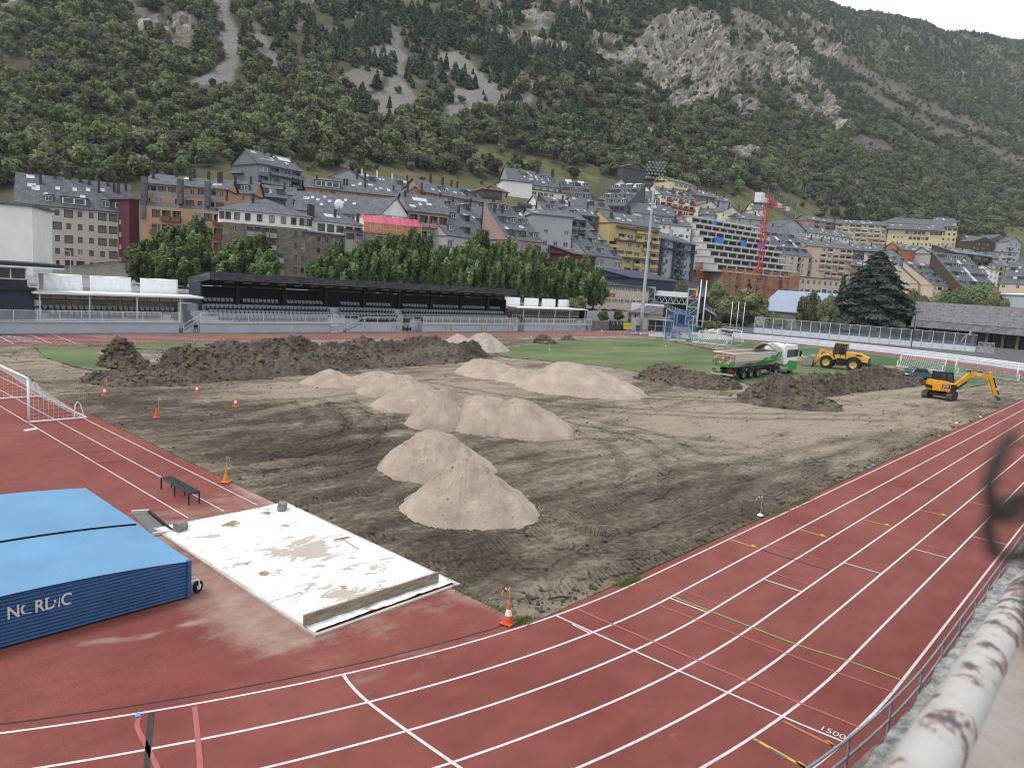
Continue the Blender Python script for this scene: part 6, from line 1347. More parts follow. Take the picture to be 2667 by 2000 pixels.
def pile(name,label,cat,L,R,F,peak,m,seed,power=1.0,rough=.05,group=None,nA=120,nR=46,flat=.0,chunky=False):
 c,rl,rd,pk,n,s=pile_geo(L,R,F,peak);H=max(.25,pk[2]);offp=(pk-c)*[1,1,0]
 offp *= min(1,.45*rl/(np.linalg.norm(offp)+1e-6))
 rr=np.linspace(0,1,nR)**.8;aa=np.linspace(0,2*math.pi,nA,endpoint=False);RR,AA=np.meshgrid(rr,aa,indexing='ij')
 edge=1+.10*fbm(np.cos(AA)*1.6+seed,np.sin(AA)*1.6,seed=seed,octaves=3)+.03*fbm(np.cos(AA)*9+seed,np.sin(AA)*9,seed=seed+1)
 lx,ly=RR*np.cos(AA)*rl*edge,RR*np.sin(AA)*rd*edge
 k=(1-RR);Xp=c[0]+s[0]*lx+n[0]*ly+offp[0]*k;Yp=c[1]+s[1]*lx+n[1]*ly+offp[1]*k
 prof=np.clip(1-RR,0,1)**power;prof=np.where(RR < .14+flat,prof*.5+.5*(1-(.14+flat))**power,prof);prof /= prof.max()
 Zp=H*prof
 w_=np.sin(np.pi*np.clip(RR*1.02,0,1))**.6
 Zp=Zp+w_*H*(.10*fbm(Xp*.8,Yp*.8,seed=seed+3,octaves=3)+rough*fbm(Xp*3.0,Yp*3.0,seed=seed+4,octaves=4)*2)
 if chunky:Zp=Zp+w_*(.45*fbm(Xp*.7,Yp*.7,seed=seed+7,octaves=3)+.5*np.abs(fbm(Xp*1.5,Yp*1.5,seed=seed+5,octaves=4))+.2*fbm(Xp*5,Yp*5,seed=seed+6,octaves=3))
 else:
  ril=np.sin(AA*38+5*fbm(np.cos(AA)*4,np.sin(AA)*4,RR*3,seed=seed+9))*(RR > .2)*(RR < .97);Zp=Zp+.012*H*ril*w_
 Zp=np.where(RR > .985,.0,Zp)+.015
 me=grid_mesh(name,np.stack([Xp-c[0]])[0],Yp-c[1],Zp,m,wrap=True)
 o=ob(name,me,None,(c[0],c[1],0));tag(o,label,cat,group);PEND.append((o,np.stack([Xp-c[0],Yp-c[1],Zp],-1).reshape(-1,3),RR.ravel(),chunky,m));return o
GR=[('nearest and tallest cone of pinkish gravel in front of the others',(1025,1322),(1413,1335),(1240,1384),(1213,1196),1.0,.0),
 ('flat-topped gravel heap just behind the nearest cone',(978,1206),(1302,1215),(1110,1262),(1120,1119),.85,.2),
 ('right-hand gravel heap of the long middle row',(1233,1118),(1500,1122),(1378,1148),(1342,1036),.78,.08),
 ('gravel saddle between the steep heap and the right-hand heap',(1120,1105),(1400,1125),(1262,1136),(1258,1030),.7,.2),
 ('steep gravel heap in the middle of the long row',(1050,1090),(1250,1120),(1160,1126),(1166,1005),.82,.0),
 ('gravel heap left of the steep one in the long row',(960,1058),(1190,1070),(1062,1079),(1102,999),.75,.1),
 ('low gravel heap further back in the long row',(925,1012),(1120,1020),(1000,1040),(1042,975),.72,.15),
 ('farthest left gravel heap of the long row',(782,1002),(950,1002),(860,1011),(861,961),.95,.05),
 ('low gravel saddle joining the two left heaps',(890,998),(1065,1000),(980,1012),(985,965),.85,.2),
 ('left hump of the big gravel heap near the lawn',(1180,965),(1390,985),(1290,990),(1252,933),.85,.12),
 ('right hump of the big gravel heap near the lawn',(1330,985),(1690,1022),(1520,1038),(1478,943),.82,.10),
 ('middle hump of the big gravel heap near the lawn',(1270,975),(1480,1000),(1375,1003),(1365,962),.8,.15)]
for k,(lab,L,R,F,pk,pw,fl) in enumerate(GR):pile('gravel_heap',lab,'gravel heap',L,R,F,pk,M_GRAV,100+k*7,pw,.03,'gravel heaps on the dug-up field',150 if k < 3 else 96,60 if k < 3 else 36,fl)
pile('sand_heap','pale sand heap beside the far straight, behind the dark earth ridge','sand heap',(1185,885),(1325,916),(1262,918),(1262,866),M_GRAV2,300,.9,.03,'pale sand heaps by the far straight',flat=.1)
pile('sand_heap','smaller pale sand hump left of the sand heap by the far straight','sand heap',(1157,882),(1240,890),(1200,896),(1192,869),M_GRAV2,301,.9,.03,'pale sand heaps by the far straight',flat=.1)
CLOD=[]
for k in range(4):
 bm=bmesh.new();bmesh.ops.create_icosphere(bm,subdivisions=1,radius=1)
 for v in bm.verts:v.co *= random.uniform(.6,1.25);v.co.z *= .65
 me=bpy.data.meshes.new('clod');bm.to_mesh(me);bm.free();CLOD.append(([tuple(v.co) for v in me.vertices],[tuple(p_.vertices) for p_ in me.polygons]));bpy.data.meshes.remove(me)
def clods(parent,pts,smin,smax,m,name='clods'):
 s=MB()
 for q in pts:
  V_,F_=CLOD[random.randrange(4)];sc__=smin+(smax-smin)*random.random()**2.2;a=random.uniform(0,6.28);ca,sa=math.cos(a)*sc__,math.sin(a)*sc__
  s.add([(q[0]+x*ca-y*sa,q[1]+x*sa+y*ca,q[2]+z*sc__) for x,y,z in V_],F_)
 o=s.build(name,m,parent,fix=False);o['kind']='stuff';return o
M_SOD=lawn_mat('torn_sod',(.060,.085,.025),(.095,.095,.045),(.08,.06,.045))
def ridge(name,label,crest,base,seed,cl=260,wmul=1.0,m=M_MOUND,nb=170,amp=1.0):
 """earth ridge from crest pixels and front-base pixels"""
 t=np.linspace(0,1,nb);us=[q[0] for q in base];tb=(np.array(us)-us[0])/(us[-1]-us[0]);uc=[q[0] for q in crest];tc=(np.array(uc)-uc[0])/(uc[-1]-uc[0])
 bu=np.interp(t,tb,us);bv=np.interp(t,tb,[q[1] for q in base]);cu=np.interp(t,tc,uc);cv=np.interp(t,tc,[q[1] for q in crest])
 G=np.array([P(a,e) for a,e in zip(bu,bv)]);Cc=[];Bk=[]
 for g_,a,e in zip(G,cu,cv):
  n=HDIR(g_);df=math.hypot(*(g_-CAM)[:2]);r_=ray(a,e);hr=math.hypot(r_[0],r_[1]);w_=1.5
  for _ in range(12):
   z=CAM[2]+r_[2]*(df+w_)/hr;w_=.5*w_+.5*np.clip(1.35*max(z,.2)*wmul*1.75,.6,9)
  q=CAM+r_*((df+w_)/hr);q[2]=max(q[2],.12);Cc.append(q);nn=np.array([r_[0],r_[1],0])/hr;Bk.append(q*[1,1,0]+nn*w_*1.15)
 Cc=np.array(Cc);Bk=np.array(Bk);na=54;rows=[]
 for k in range(na):
  f=k/(na-1)
  if f < .5:a=f*2;q=G+(Cc-G)*a;q[:,2]=Cc[:,2]*(.25*a+.75*(1-(1-a)**1.2))
  else:a=(f-.5)*2;q=Cc+(Bk-Cc)*a;q[:,2]=Cc[:,2]*(1-a)**1.3
  rows.append(q)
 A3=np.array(rows);Xr,Yr,Zr=A3[...,0],A3[...,1],A3[...,2];ends=np.clip(np.minimum(t,1-t)/.05,0,1)[None,:];fa=np.sin(np.pi*np.linspace(0,1,na))[:,None]**.5
 d1=fbm(Xr*.6,Yr*.6,seed=seed,octaves=3);d2=np.abs(fbm(Xr*1.3,Yr*1.3,seed=seed+1,octaves=4));d3=fbm(Xr*4,Yr*4,seed=seed+2,octaves=3)
 Zr=Zr*ends+fa*ends*(.42*d1*np.clip(Zr,.3,1.3)+.42*(d2-.25)*np.clip(Zr,.3,1.2)*.6*amp+.16*d3*amp);Zr=Zr+.01;Xr=Xr+fa*.25*d3;Yr=Yr+fa*.25*np.roll(d3,3,1)
 o0=np.array([Xr.mean(),Yr.mean(),0]);me=grid_mesh(name,Xr-o0[0],Yr-o0[1],Zr,m);o=ob(name,me,None,o0);tag(o,label,'earth mound')
 fl=np.stack([Xr-o0[0],Yr-o0[1],Zr],-1).reshape(-1,3);cl *= 2;idx_=rng.choice(len(fl),cl);j=rng.normal(0,.12,(cl,3));clods(o,fl[idx_]+j*[1,1,.2],.025,.20,m)
 idx_=rng.choice(len(fl),cl//30);clods(o,fl[idx_]+[0,0,.03],.12,.42,M_SOD,'sod_clumps');return o
ridge('earth_mound','long dark ridge of heaped earth in front of the stands',[(390,930),(440,912),(481,897),(530,902),(595,879),(660,886),(700,881),(766,873),(842,888),(910,890),(981,886),(1040,884),(1101,871),(1170,888),(1215,893),(1240,886),(1275,915),(1290,925)],
 [(330,1004),(450,1006),(570,998),(680,992),(791,979),(890,968),(981,960),(1090,954),(1190,950),(1291,930)],401,1500,.9,nb=300)
ridge('earth_mound','low spill of dark earth at the left foot of the long ridge',[(212,975),(260,972),(330,958),(420,962),(480,990)],[(205,1000),(270,1006),(340,1012),(420,1010),(480,1008)],411,260,1.1,nb=90)
pile('earth_mound','small pointed heap of dark earth at the left end of the ridge','earth mound',(262,930),(382,955),(318,962),(316,889),M_MOUND,420,.95,.06,None,90,34,0,True)
ridge('earth_mound','dark earth bank left of the tipper truck',[(1655,976),(1690,958),(1730,950),(1780,955),(1810,962),(1851,974),(1895,985),(1930,996)],[(1650,985),(1720,1000),(1800,1012),(1870,1018),(1932,1014)],431,420,.8,nb=120)
pile('earth_mound','broad front mound of dark earth below the tipper truck','earth mound',(1914,1036),(2190,1050),(2085,1072),(2028,979),M_MOUND,440,.9,.05,None,120,44,.06,True)
ridge('earth_mound','long dark earth bank between the loader and the excavator',[(2060,985),(2098,976),(2140,972),(2200,968),(2250,962),(2290,957),(2330,968),(2380,978),(2420,990)],[(2070,1050),(2130,1042),(2200,1030),(2298,1018),(2360,1012),(2420,1004)],451,700,.75,nb=190)
ridge('earth_mound','thin strip of turned earth along the edge of the lawn',[(1745,886),(1800,897),(1850,907),(1900,917),(1940,926),(1975,936)],[(1740,891),(1800,903),(1850,914),(1900,925),(1940,934),(1975,941)],461,160,.8,nb=90,amp=.5)
ridge('earth_mound','rough earth bank beside the green estate car',[(2100,928),(2160,934),(2230,950),(2290,950),(2340,962),(2420,980),(2480,985)],[(2095,935),(2160,943),(2230,962),(2290,965),(2340,975),(2420,990),(2480,993)],471,200,.8,nb=90,amp=.6)
pile('earth_mound','small dark heap of turf sods by the far straight','earth mound',(1388,890),(1452,894),(1418,897),(1410,873),M_MOUND,480,.9,.06,None,70,24,0,True)
pile('earth_mound','pair of tiny dark heaps beside the far straight','earth mound',(1462,884),(1500,884),(1482,887),(1485,875),M_MOUND,481,.9,.06,None,60,20,0,True)
for o,pp,rr_,ch,m in PEND:
 n_=420 if ch else 260;k=rng.choice(len(pp),n_);j=rng.normal(0,.06,(n_,3))*[1,1,.1]
 clods(o,pp[k]+j,.03 if ch else .012,.30 if ch else .055,m)
 if ch:k=rng.choice(len(pp),30);clods(o,pp[k]+[0,0,.03],.12,.38,M_SOD,'sod_clumps')
 else:
  a_=rng.uniform(0,6.28,160);e_=pp[rr_ > .97];k=rng.choice(len(e_),160);clods(o,e_[k]*(1+.08*rng.random((160,1)))*[1,1,0]+[0,0,.05],.012,.05,m,'spilled_stones')
# loose clods on the soil
pts=[]
for k in range(2600):
 x=-4.3+random.random()**1.6*100;y=.5+random.random()**1.4*64;pts.append((x,y,.06))
for k in range(500):x=-4+random.random()**1.5*70;pts.append((x,.45+abs(random.gauss(0,.35)),.05))
cl=clods(soil,pts,.015,.11,M_MOUND,'loose_clods')
gp=[]
M_TUFT=leaf_mat('verge_grass',(.08,.13,.03),(.14,.19,.06))
def tufts(pts,h0,h1):
 s=MB()
 for (x,y,z) in pts:
  for b_ in range(6):
   a=random.uniform(0,6.28);h=random.uniform(h0,h1);w_=.012;dx,dy=math.cos(a),math.sin(a);lx,ly=random.gauss(0,.05),random.gauss(0,.05)
   s.add([(x+lx-dy*w_,y+ly+dx*w_,z),(x+lx+dy*w_,y+ly-dx*w_,z),(x+lx+dx*h*.5,y+ly+dy*h*.5,z+h)],[(0,1,2)])
 return s
tp=[(random.uniform(-5,60),.3+abs(random.gauss(0,.07)),.01) for k in range(500) if vnoise([k*.37],[0.])[0] > -.2]+[(-4.62+random.gauss(0,.06),random.uniform(.4,5),.01) for k in range(90)]
for (u0,v0,u1,v1) in ((1326,1630,1380,1612),(1610,1528,1660,1508),(2010,1346,2110,1300)):
 for k in range(70):f=random.random();q=P(u0+(u1-u0)*f,v0+(v1-v0)*f);tp.append((q[0]+random.gauss(0,.06),q[1]+random.gauss(0,.06),.01))
o=tufts(tp,.04,.13).build('verge_grass',M_TUFT,None,fix=False);tag(o,'grass tufts along the inner kerb of the track',None,None,'stuff')
# ================================================================== cones and marker rods
M_ORA=mat('cone_orange',(.62,.10,.022),.5,.08,4);M_ORA2=mat('faded_orange',(.68,.22,.03),.5,.08,4);M_CWH=mat('cone_white_band',(.72,.72,.72),.5)
def cone(label,u,v,h=.54,bands=1,m=M_ORA,group='traffic cones on the building site',z=.03):
 q=P(u,v,z);root=thing('traffic_cone',label,'traffic cone',q,random.uniform(0,1.5),group);k=h/.54
 s=MB();s.box(-.17*k,.17*k,-.17*k,.17*k,0,.03*k);s.lathe([(.155*k,.03*k),(.135*k,.045*k)],n=18);s.build('base',m,root,bevel=.008)
 s=MB();s.lathe([(.13*k,.045*k),(.025*k,h-.01),(.02*k,h)],n=18);s.build('body',m,root,smooth=False)
 if bands:
  r_=lambda z:.13*k+(.025*k-.13*k)*(z-.045*k)/(h-.055*k)+.003
  s=MB();s.lathe([(r_(.22*k),.22*k),(r_(.385*k),.385*k)],n=18);s.build('reflective_band',M_CWH,root)
 return root
cone('orange and white cone at the near corner of the field',1323,1622);cone('striped cone at the foot of the earth ridge, farthest left',273,1029);cone('striped cone at the foot of the earth ridge, right of the other',513,1023)
cone('striped cone standing alone on the pale soil',614,1058);cone('plain orange cone with a taped rod beside it',408,1087,.56,0);cone('plain yellow-orange cone behind the bench',588,1255,.5,0,M_ORA2);cone('striped cone by the right-hand straight',2490,1110,.5)
cone('striped cone behind the tipper truck cab',2088,932,.7);cone('striped cone beside the loader bucket',2129,931,.7)
for k,(u,v) in enumerate(((1567,867),(1600,870),(1655,872),(1697,868),(1703,867),(1768,872),(1774,873),(1830,879),(1754,876),(1668,874),(1687,871))):
 cone('small cone on the far paving, number %d from the left' % (sorted([1567,1600,1655,1697,1703,1768,1774,1830,1754,1668,1687]).index(u)+1),u,v,.75,k % 3 != 1,M_ORA,'cones on the far paving')
M_ROD=mat('yellow_rod',(.50,.33,.06),.6);M_TAPE=mat('red_white_tape',(.68,.66,.65),.6,.1,9,col2=(.45,.05,.05),sharp=.02,stretch=(1,1,1));
def rod(label,u,v,h=.95,foot=None,tape=1,z=.03,lean=.0):
 q=P(u,v,z);root=thing('marker_rod',label,'marker',q,random.uniform(0,6),'taped marker rods on the field');s=MB();s.tube([(0,0,0),(lean*h,0,h)],.012,6);s.build('rod',M_ROD,root)
 if foot is not None:s=MB();s.lathe([(.13,0),(.12,.03),(.05,.07),(.02,.09)],n=14);s.build('foot',foot,root)
 for k in range(tape):
  a=random.uniform(0,6.28);s=MB();pp=[(lean*h+math.cos(a)*.30*t,math.sin(a)*.30*t,h-.02-.34*t*t-.05*math.sin(t*8)) for t in np.linspace(0,1,7)]
  for i in range(6):p0,p1=pp[i],pp[i+1];s.add([p0,p1,(p1[0],p1[1],p1[2]-.05),(p0[0],p0[1],p0[2]-.05)],[(0,1,2,3)],i % 2)
  s.build('tape',[mat('tape_white',(.72,.7,.7),.6),mat('tape_red',(.45,.06,.05),.6)],root,fix=False)
WHF,BLF,REF=mat('white_plastic',(.75,.75,.75),.5),mat('blue_plastic',(.10,.25,.60),.5),mat('coral_plastic',(.60,.16,.10),.5)
rod('yellow rod with tape stuck behind the near corner cone',1322,1618);rod('taped rod beside the plain orange cone',413,1084,1.1);rod('taped rod behind the leftmost striped cone',278,1022,.85);rod('taped rod just behind the left goal',206,1040,.6);rod('second taped rod just behind the left goal',218,1046,.6)
rod('taped rod above the yellow-orange cone',589,1250,1.0);rod('rod on a white foot beside the curve of the straight',1980,1342,.85,WHF);rod('rod on a blue foot beside the straight',2273,1212,1.15,BLF);rod('rod on a coral foot beside the straight',2445,1135,.7,REF)
rod('short taped rod beyond the striped cone by the straight',2494,1093,.6);rod('lone white foot on the edge of the straight',2553,1086,.1,WHF,0);rod('rod on a white foot at the left end of the lawn',1431,911,1.2,WHF,1,.08);rod('orange foot in the middle of the lawn',1601,906,.1,REF,0,.08);rod('white foot on the right of the lawn',1734,901,.1,WHF,0,.08)
rod('rod on a blue foot at the edge of the middle gravel row',1262,1138,1.1,BLF);rod('rod on a white foot left of the tipper truck',1859,940,1.0,WHF,1,.08);rod('taped rod in the soil left of the front earth mound',1896,1032,.8);rod('tall rod by the far straight at left',370,891,1.2,BLF);rod('tall rod by the far straight in the middle',1003,885,1.2,WHF);rod('tall rod by the far straight near the sand heap',1384,878,1.2,WHF)
rod('taped rod near the bucket of the excavator',2567,1063,.5);rod('taped rod on the lawn before the loader',2200,975,.5,None,1,.08)
# ================================================================== long-jump pit
pit=thing('sand_pit','long-jump pit covered by a stained white sheet and edged with pale boards','sand pit',(-6.7,8.1,0));PO=[-c for c in pit.location]
s=MB()
for (xa,xb,ya,yb) in ((-9.15,-4.35,12.42,12.54),(-9.15,-9.03,3.2,12.42),(-4.47,-4.35,3.2,12.42),(-9.03,-4.47,3.2,3.30)):s.box(xa,xb,ya,yb,-.05,.05)
s.build('edge_board',mat('pale_weathered_board',(.42,.38,.33),.85,.15,2),pit,loc=PO)
def tarp_mat():
 m=bpy.data.materials.new('stained_white_sheet');m.use_nodes=True;n,l=m.node_tree.nodes,m.node_tree.links;b=n['Principled BSDF'];b.inputs['Roughness'].default_value=.6
 tc=n.new('ShaderNodeTexCoord')
 def noise(sc,det,st,ro=.6):
  mp=n.new('ShaderNodeMapping');mp.inputs['Scale'].default_value=st;mp.inputs['Rotation'].default_value=(0,0,.35);l.new(tc.outputs['Object'],mp.inputs[0]);k=n.new('ShaderNodeTexNoise');k.inputs['Scale'].default_value=sc;k.inputs['Detail'].default_value=det;k.inputs['Roughness'].default_value=ro;k.inputs['Distortion'].default_value=1.2;l.new(mp.outputs[0],k.inputs['Vector']);return k.outputs['Fac']
 at_=n.new('ShaderNodeAttribute');at_.attribute_name='stain';sp=n.new('ShaderNodeSeparateColor');l.new(at_.outputs['Color'],sp.inputs[0])
 def add(a,bb):
  k=n.new('ShaderNodeMath');l.new(a,k.inputs[0]);l.new(bb,k.inputs[1]);return k.outputs[0]
 def step(src,p0,p1):
  k=n.new('ShaderNodeMapRange');k.inputs[1].default_value=p0;k.inputs[2].default_value=p1;l.new(src,k.inputs[0]);return k.outputs[0]
 def mix(f,a,bb):
  x=n.new('ShaderNodeMix');x.data_type='RGBA';l.new(f,x.inputs[0])
  for i,q in ((6,a),(7,bb)):
   if isinstance(q,tuple):x.inputs[i].default_value=(*q,1)
   else:l.new(q,x.inputs[i])
  return x.outputs[2]
 c=mix(step(add(noise(.9,7,(1,2.4,1),.68),sp.outputs[0]),.70,.735),(.80,.79,.77),(.40,.345,.29))
 c=mix(step(add(noise(1.7,7,(1,1.6,1),.7),sp.outputs[1]),.80,.90),c,(.25,.17,.075))
 l.new(c,b.inputs['Base Color']);bp=n.new('ShaderNodeBump');bp.inputs['Strength'].default_value=.5;bp.inputs['Distance'].default_value=.05;l.new(noise(1.3,6,(1,2.0,1)),bp.inputs['Height']);l.new(bp.outputs[0],b.inputs['Normal']);return m
xs_=np.linspace(-9.07,-4.43,90);ys_=np.linspace(3.36,12.45,170);Xs,Ys=np.meshgrid(xs_,ys_)
Xs=Xs+.06*fbm(Xs*2,Ys*2,seed=71)*(np.abs(Xs+6.75) > 2.0);wr_=fbm(Xs*.9+.6*Ys,Ys*1.6,seed=72,octaves=4);Zs=.075+.05*np.abs(wr_)+.02*fbm(Xs*5,Ys*5,seed=73);Zs[:,[0,1,-2,-1]]=.056
pr_=proj(np.stack([Xs,Ys,Zs*0],-1).reshape(-1,3));Us,Vs=pr_[:,0].reshape(Xs.shape),pr_[:,1].reshape(Xs.shape)
gb=lambda u,v,a,e,k:k*np.exp(-((Us-u)/a)**2-((Vs-v)/e)**2)
grey=.125+gb(800,1430,60,28,.2)+gb(760,1450,120,16,.12)+gb(900,1560,60,25,.12)+gb(800,1540,80,20,.1)+gb(960,1480,60,20,.08);brn=.075+gb(600,1370,38,17,.42)+gb(690,1343,22,8,.4)+gb(745,1375,26,10,.4)+gb(680,1425,24,6,.3)+gb(640,1475,20,8,.38)+gb(690,1500,24,14,.38)+gb(895,1535,26,8,.4)+gb(850,1420,14,6,.3)+gb(1000,1518,22,6,.35)-.05
o=ob('sheet',grid_mesh('sheet',Xs,Ys,Zs,tarp_mat(),{'stain':np.stack([grey,brn,0*brn],-1)}),pit,PO)
beam=thing('timber_beam','long weathered timber plank on edge across the near end of the pit','timber plank',P(960,1575));A,Bq=P(790,1640),P(1140,1522);
s=MB();q0=A-np.array(beam.location);q1=Bq-np.array(beam.location);s.bar(q0+[0,0,.24],q1+[0,0,.24],.07,.30);s.build('plank',mat('weathered_timber',(.20,.155,.115),.85,.2,3,bump=.5,bscale=30,stretch=(1,1,6),col2=(.30,.25,.195)),beam,bevel=.01)
for f in (.10,.92):q=q0+(q1-q0)*f;s=MB();s.tube([q+[-.1,-.02,.39],q+[-.1,-.02,.46],q+[.1,-.06,.46],q+[.1,-.06,.39]],.012,6);s.build('handle',M_RAILW,beam)
M_CBLK=mat('rough_concrete_block',(.22,.205,.19),.95,.3,6,bump=1.0,bscale=14)
for k,(u,v) in enumerate(((470,1378),(735,1325))):
 bm=bmesh.new();bmesh.ops.create_cube(bm,size=1);bmesh.ops.subdivide_edges(bm,edges=bm.edges,cuts=3,use_grid_fill=True)
 for v_ in bm.verts:v_.co=Vector((v_.co.x*.38,v_.co.y*.26,v_.co.z*.24))+Vector((random.gauss(0,.008),random.gauss(0,.008),random.gauss(0,.008)))
 me=bpy.data.meshes.new('concrete_block');bm.to_mesh(me);bm.free();me.materials.append(M_CBLK);q=P(u,v,.12);o=ob('concrete_block',me,None,(q[0],q[1],.23),.3+k*.5);tag(o,('rough concrete block holding down the left corner of the sheet','dark concrete block holding down the right corner of the sheet')[k],'concrete block')
rk_=thing('rake','red-headed rake lying on the white sheet','rake',P(890,1405,.12));a,e=P(890,1402,.14)-np.array(rk_.location),P(935,1430,.14)-np.array(rk_.location)
s=MB();s.tube([a,e],.014,6);s.build('handle',mat('rake_handle',(.25,.17,.10),.7),rk_);s=MB();d=np.cross((e-a)/np.linalg.norm(e-a),[0,0,1.]);s.bar(a-d*.28,a+d*.28,.03)
for k in range(12):q=a+d*(-.27+.54*k/11);s.bar(q,q-(e-a)/np.linalg.norm(e-a)*.07,.012)
s.build('head',mat('red_rake',(.40,.05,.06),.5),rk_)
# ================================================================== bench
q0,q1=P(420,1273),P(491.5,1314.5);dv=(q1-q0);L_=np.linalg.norm(dv);dv /= L_;nv=np.array([-dv[1],dv[0],0.]);nv=nv if nv[0] > 0 else -nv
bn=thing('bench','dark green slatted bench on the runway','bench',(q0+q1)/2,math.atan2(dv[1],dv[0]));M_GRN=mat('dark_green_steel',(.014,.032,.034),.4,.15,3);hl=L_/2
sg=1 if np.cross(dv,nv)[2] > 0 else -1
for k in range(5):s=MB();y=sg*(.0+k*.095);s.box(-hl-.05,hl+.05,y-.03,y+.03,.42,.45);s.build('slat',M_GRN,bn,bevel=.006)
for x in (-hl,0,hl):
 for y in (.0,sg*.38):s=MB();s.box(x-.022,x+.022,y-.022,y+.022,0,.42);s.build('leg',M_GRN,bn)
 s=MB();s.bar((x,0,.40),(x,sg*.38,.40),.035);s.build('crossbar',M_GRN,bn)
# ================================================================== blue mat cover
sh=thing('mat_cover','blue corrugated rolling cover of the high-jump mats','mat cover',(-12.5,7.08,0));M_BLUE=mat('blue_sheet_shaded',(.028,.092,.215),.5,.12,.8,spec=.4);M_BLUT=mat('blue_sheet_toplit',(.125,.275,.44),.5,.08,.5)  # one blue sheet in two tones: light from above painted into the roof colour
xr=P(491,1557)[0];y0=P(491,1557)[1];zt=onY(495.7,1460,y0)[2];ys1=onX(354.4,1353,xr)[1];ys2=onX(217,1250.6,xr)[1];SO=[-c for c in sh.location]
xl_=-18.2
def corr_roof(ya,yb,zz,nm):
 n=int((yb-ya)/.019);Yc=np.linspace(ya,yb,n);Xc=np.linspace(xl_,xr+.06,26);XX,YY=np.meshgrid(Xc,Yc);bow=.22*(1-((XX-(xl_+xr)/2)/((xr-xl_)/2))**2)
 ZZ=zz+bow+.009*np.sin(YY*2*math.pi/.076);return ob(nm,grid_mesh(nm,XX,YY,ZZ,M_BLUT),sh,SO)
corr_roof(y0-.05,ys1,zt,'roof_sheet');corr_roof(ys1-.02,ys2,zt+.045,'roof_sheet')
n=14*10;Zc=np.linspace(.06,zt+.2,n);Xc=np.linspace(xl_,xr,40);XX,ZZ=np.meshgrid(Xc,Zc);top=zt-.01+.22*(1-((XX-(xl_+xr)/2)/((xr-xl_)/2))**2);ZZ=.06+(ZZ-.06)*(top-.06)/(zt+.14);YY=y0+.022*np.sin(ZZ*2*math.pi/.085)
ob('front_sheet',grid_mesh('front_sheet',XX,YY,ZZ,M_BLUE),sh,SO)
s=MB();s.box(xr-.02,xr+.035,y0-.02,ys2,.04,zt-.02);s.box(xr-.05,xr+.05,y0-.05,y0+.05,.02,zt+.02);s.build('side_frame',M_BLUE,sh,loc=SO)
s=MB();s.box(xl_,xr,y0+.1,ys2,.02,.08);s.build('underframe',M_DARK,sh,loc=SO)
s=MB()
for i in range(25):
 xa=xl_+(xr-xl_)*i/25;xb=xl_+(xr-xl_)*(i+1)/25;f=lambda x:zt+.02+.22*(1-((x-(xl_+xr)/2)/((xr-xl_)/2))**2)
 s.bar((xa,ys1,f(xa)),(xb,ys1,f(xb)),.025,.06)
s.build('seam',M_DARK,sh,loc=SO)
# worn stencilled word on the corrugations
me=text_mesh('NORDIC',.40,mat('worn_white_stencil',(.55,.57,.60),.7,.1,20),.0,True);bm=bmesh.new();bm.from_mesh(me);bmesh.ops.triangulate(bm,faces=bm.faces);bmesh.ops.subdivide_edges(bm,edges=bm.edges,cuts=2)
bmesh.ops.delete(bm,geom=[f for f in bm.faces if fbm([f.calc_center_median().x*5],[f.calc_center_median().y*6],seed=5)[0] > .34],context='FACES');bm.to_mesh(me);bm.free()
q=onY(105,1578,y0-.03);o=ob('lettering',me,sh,(q[0]+SO[0],y0-.03+SO[1],q[2]));o.rotation_euler=(math.pi/2,0,0);o.scale=(.82,1,1)
wq=P(515,1542);s=MB();s.lathe([(.09,-.035),(.15,-.05),(.165,-.03),(.165,.03),(.15,.05),(.09,.035)],n=20,axis='y');wh=s.build('wheel',mat('black_rubber',(.015,.015,.016),.8,.2,4),sh,loc=(wq[0]+SO[0],wq[1]+SO[1],.165));wh.rotation_euler=(0,0,.5)
s=MB();s.lathe([(.02,-.055),(.08,-.045),(.08,.045),(.02,.055)],n=12,axis='y');s.build('hub',M_RAILW,wh)
s=MB();s.bar((xr,wq[1]-.02,.36),(wq[0]+.02,wq[1]-.02,.36),.06,.03);s.bar((wq[0],wq[1]-.07,.15),(wq[0],wq[1]-.07,.36),.03);s.bar((wq[0],wq[1]+.07,.15),(wq[0],wq[1]+.07,.36),.03);s.bar((xr,wq[1]+.1,.40),(wq[0],wq[1]+.1,.40),.03);s.build('wheel_bracket',M_RAILW,sh,loc=SO)
tr_=thing('tray','grey shallow tray with pale rim beside the blue cover','tray',P(395,1368));c4=[P(342,1340),P(388,1337),P(450,1388),P(398,1396)];TL=-np.array(tr_.location);s=MB();s.poly([q+[0,0,.03] for q in c4]);s.build('base',mat('grey_rubber_mat',(.14,.14,.14),.9,.1,5),tr_,loc=TL);s=MB();s.bar(c4[0]+[0,0,.08],c4[1]+[0,0,.08],.1,.12);s.bar(c4[2]+[0,0,.06],c4[3]+[0,0,.06],.08,.1);s.build('rim',mat('cream_rim',(.55,.53,.48),.7),tr_,loc=TL);s=MB();s.bar(c4[1]+[0,0,.06],c4[2]+[0,0,.06],.07,.1);s.build('dark_rim',M_DARK,tr_,loc=TL)
q=P(81,1120);s=MB();s.box(-.3,.3,-.1,.1,0,.05);o=s.build('take_off_plate',M_WHITE,None,loc=(q[0],q[1],.0));o.rotation_euler=(0,0,.35);tag(o,'small white plate lying on the red surface by the left goal','plate')
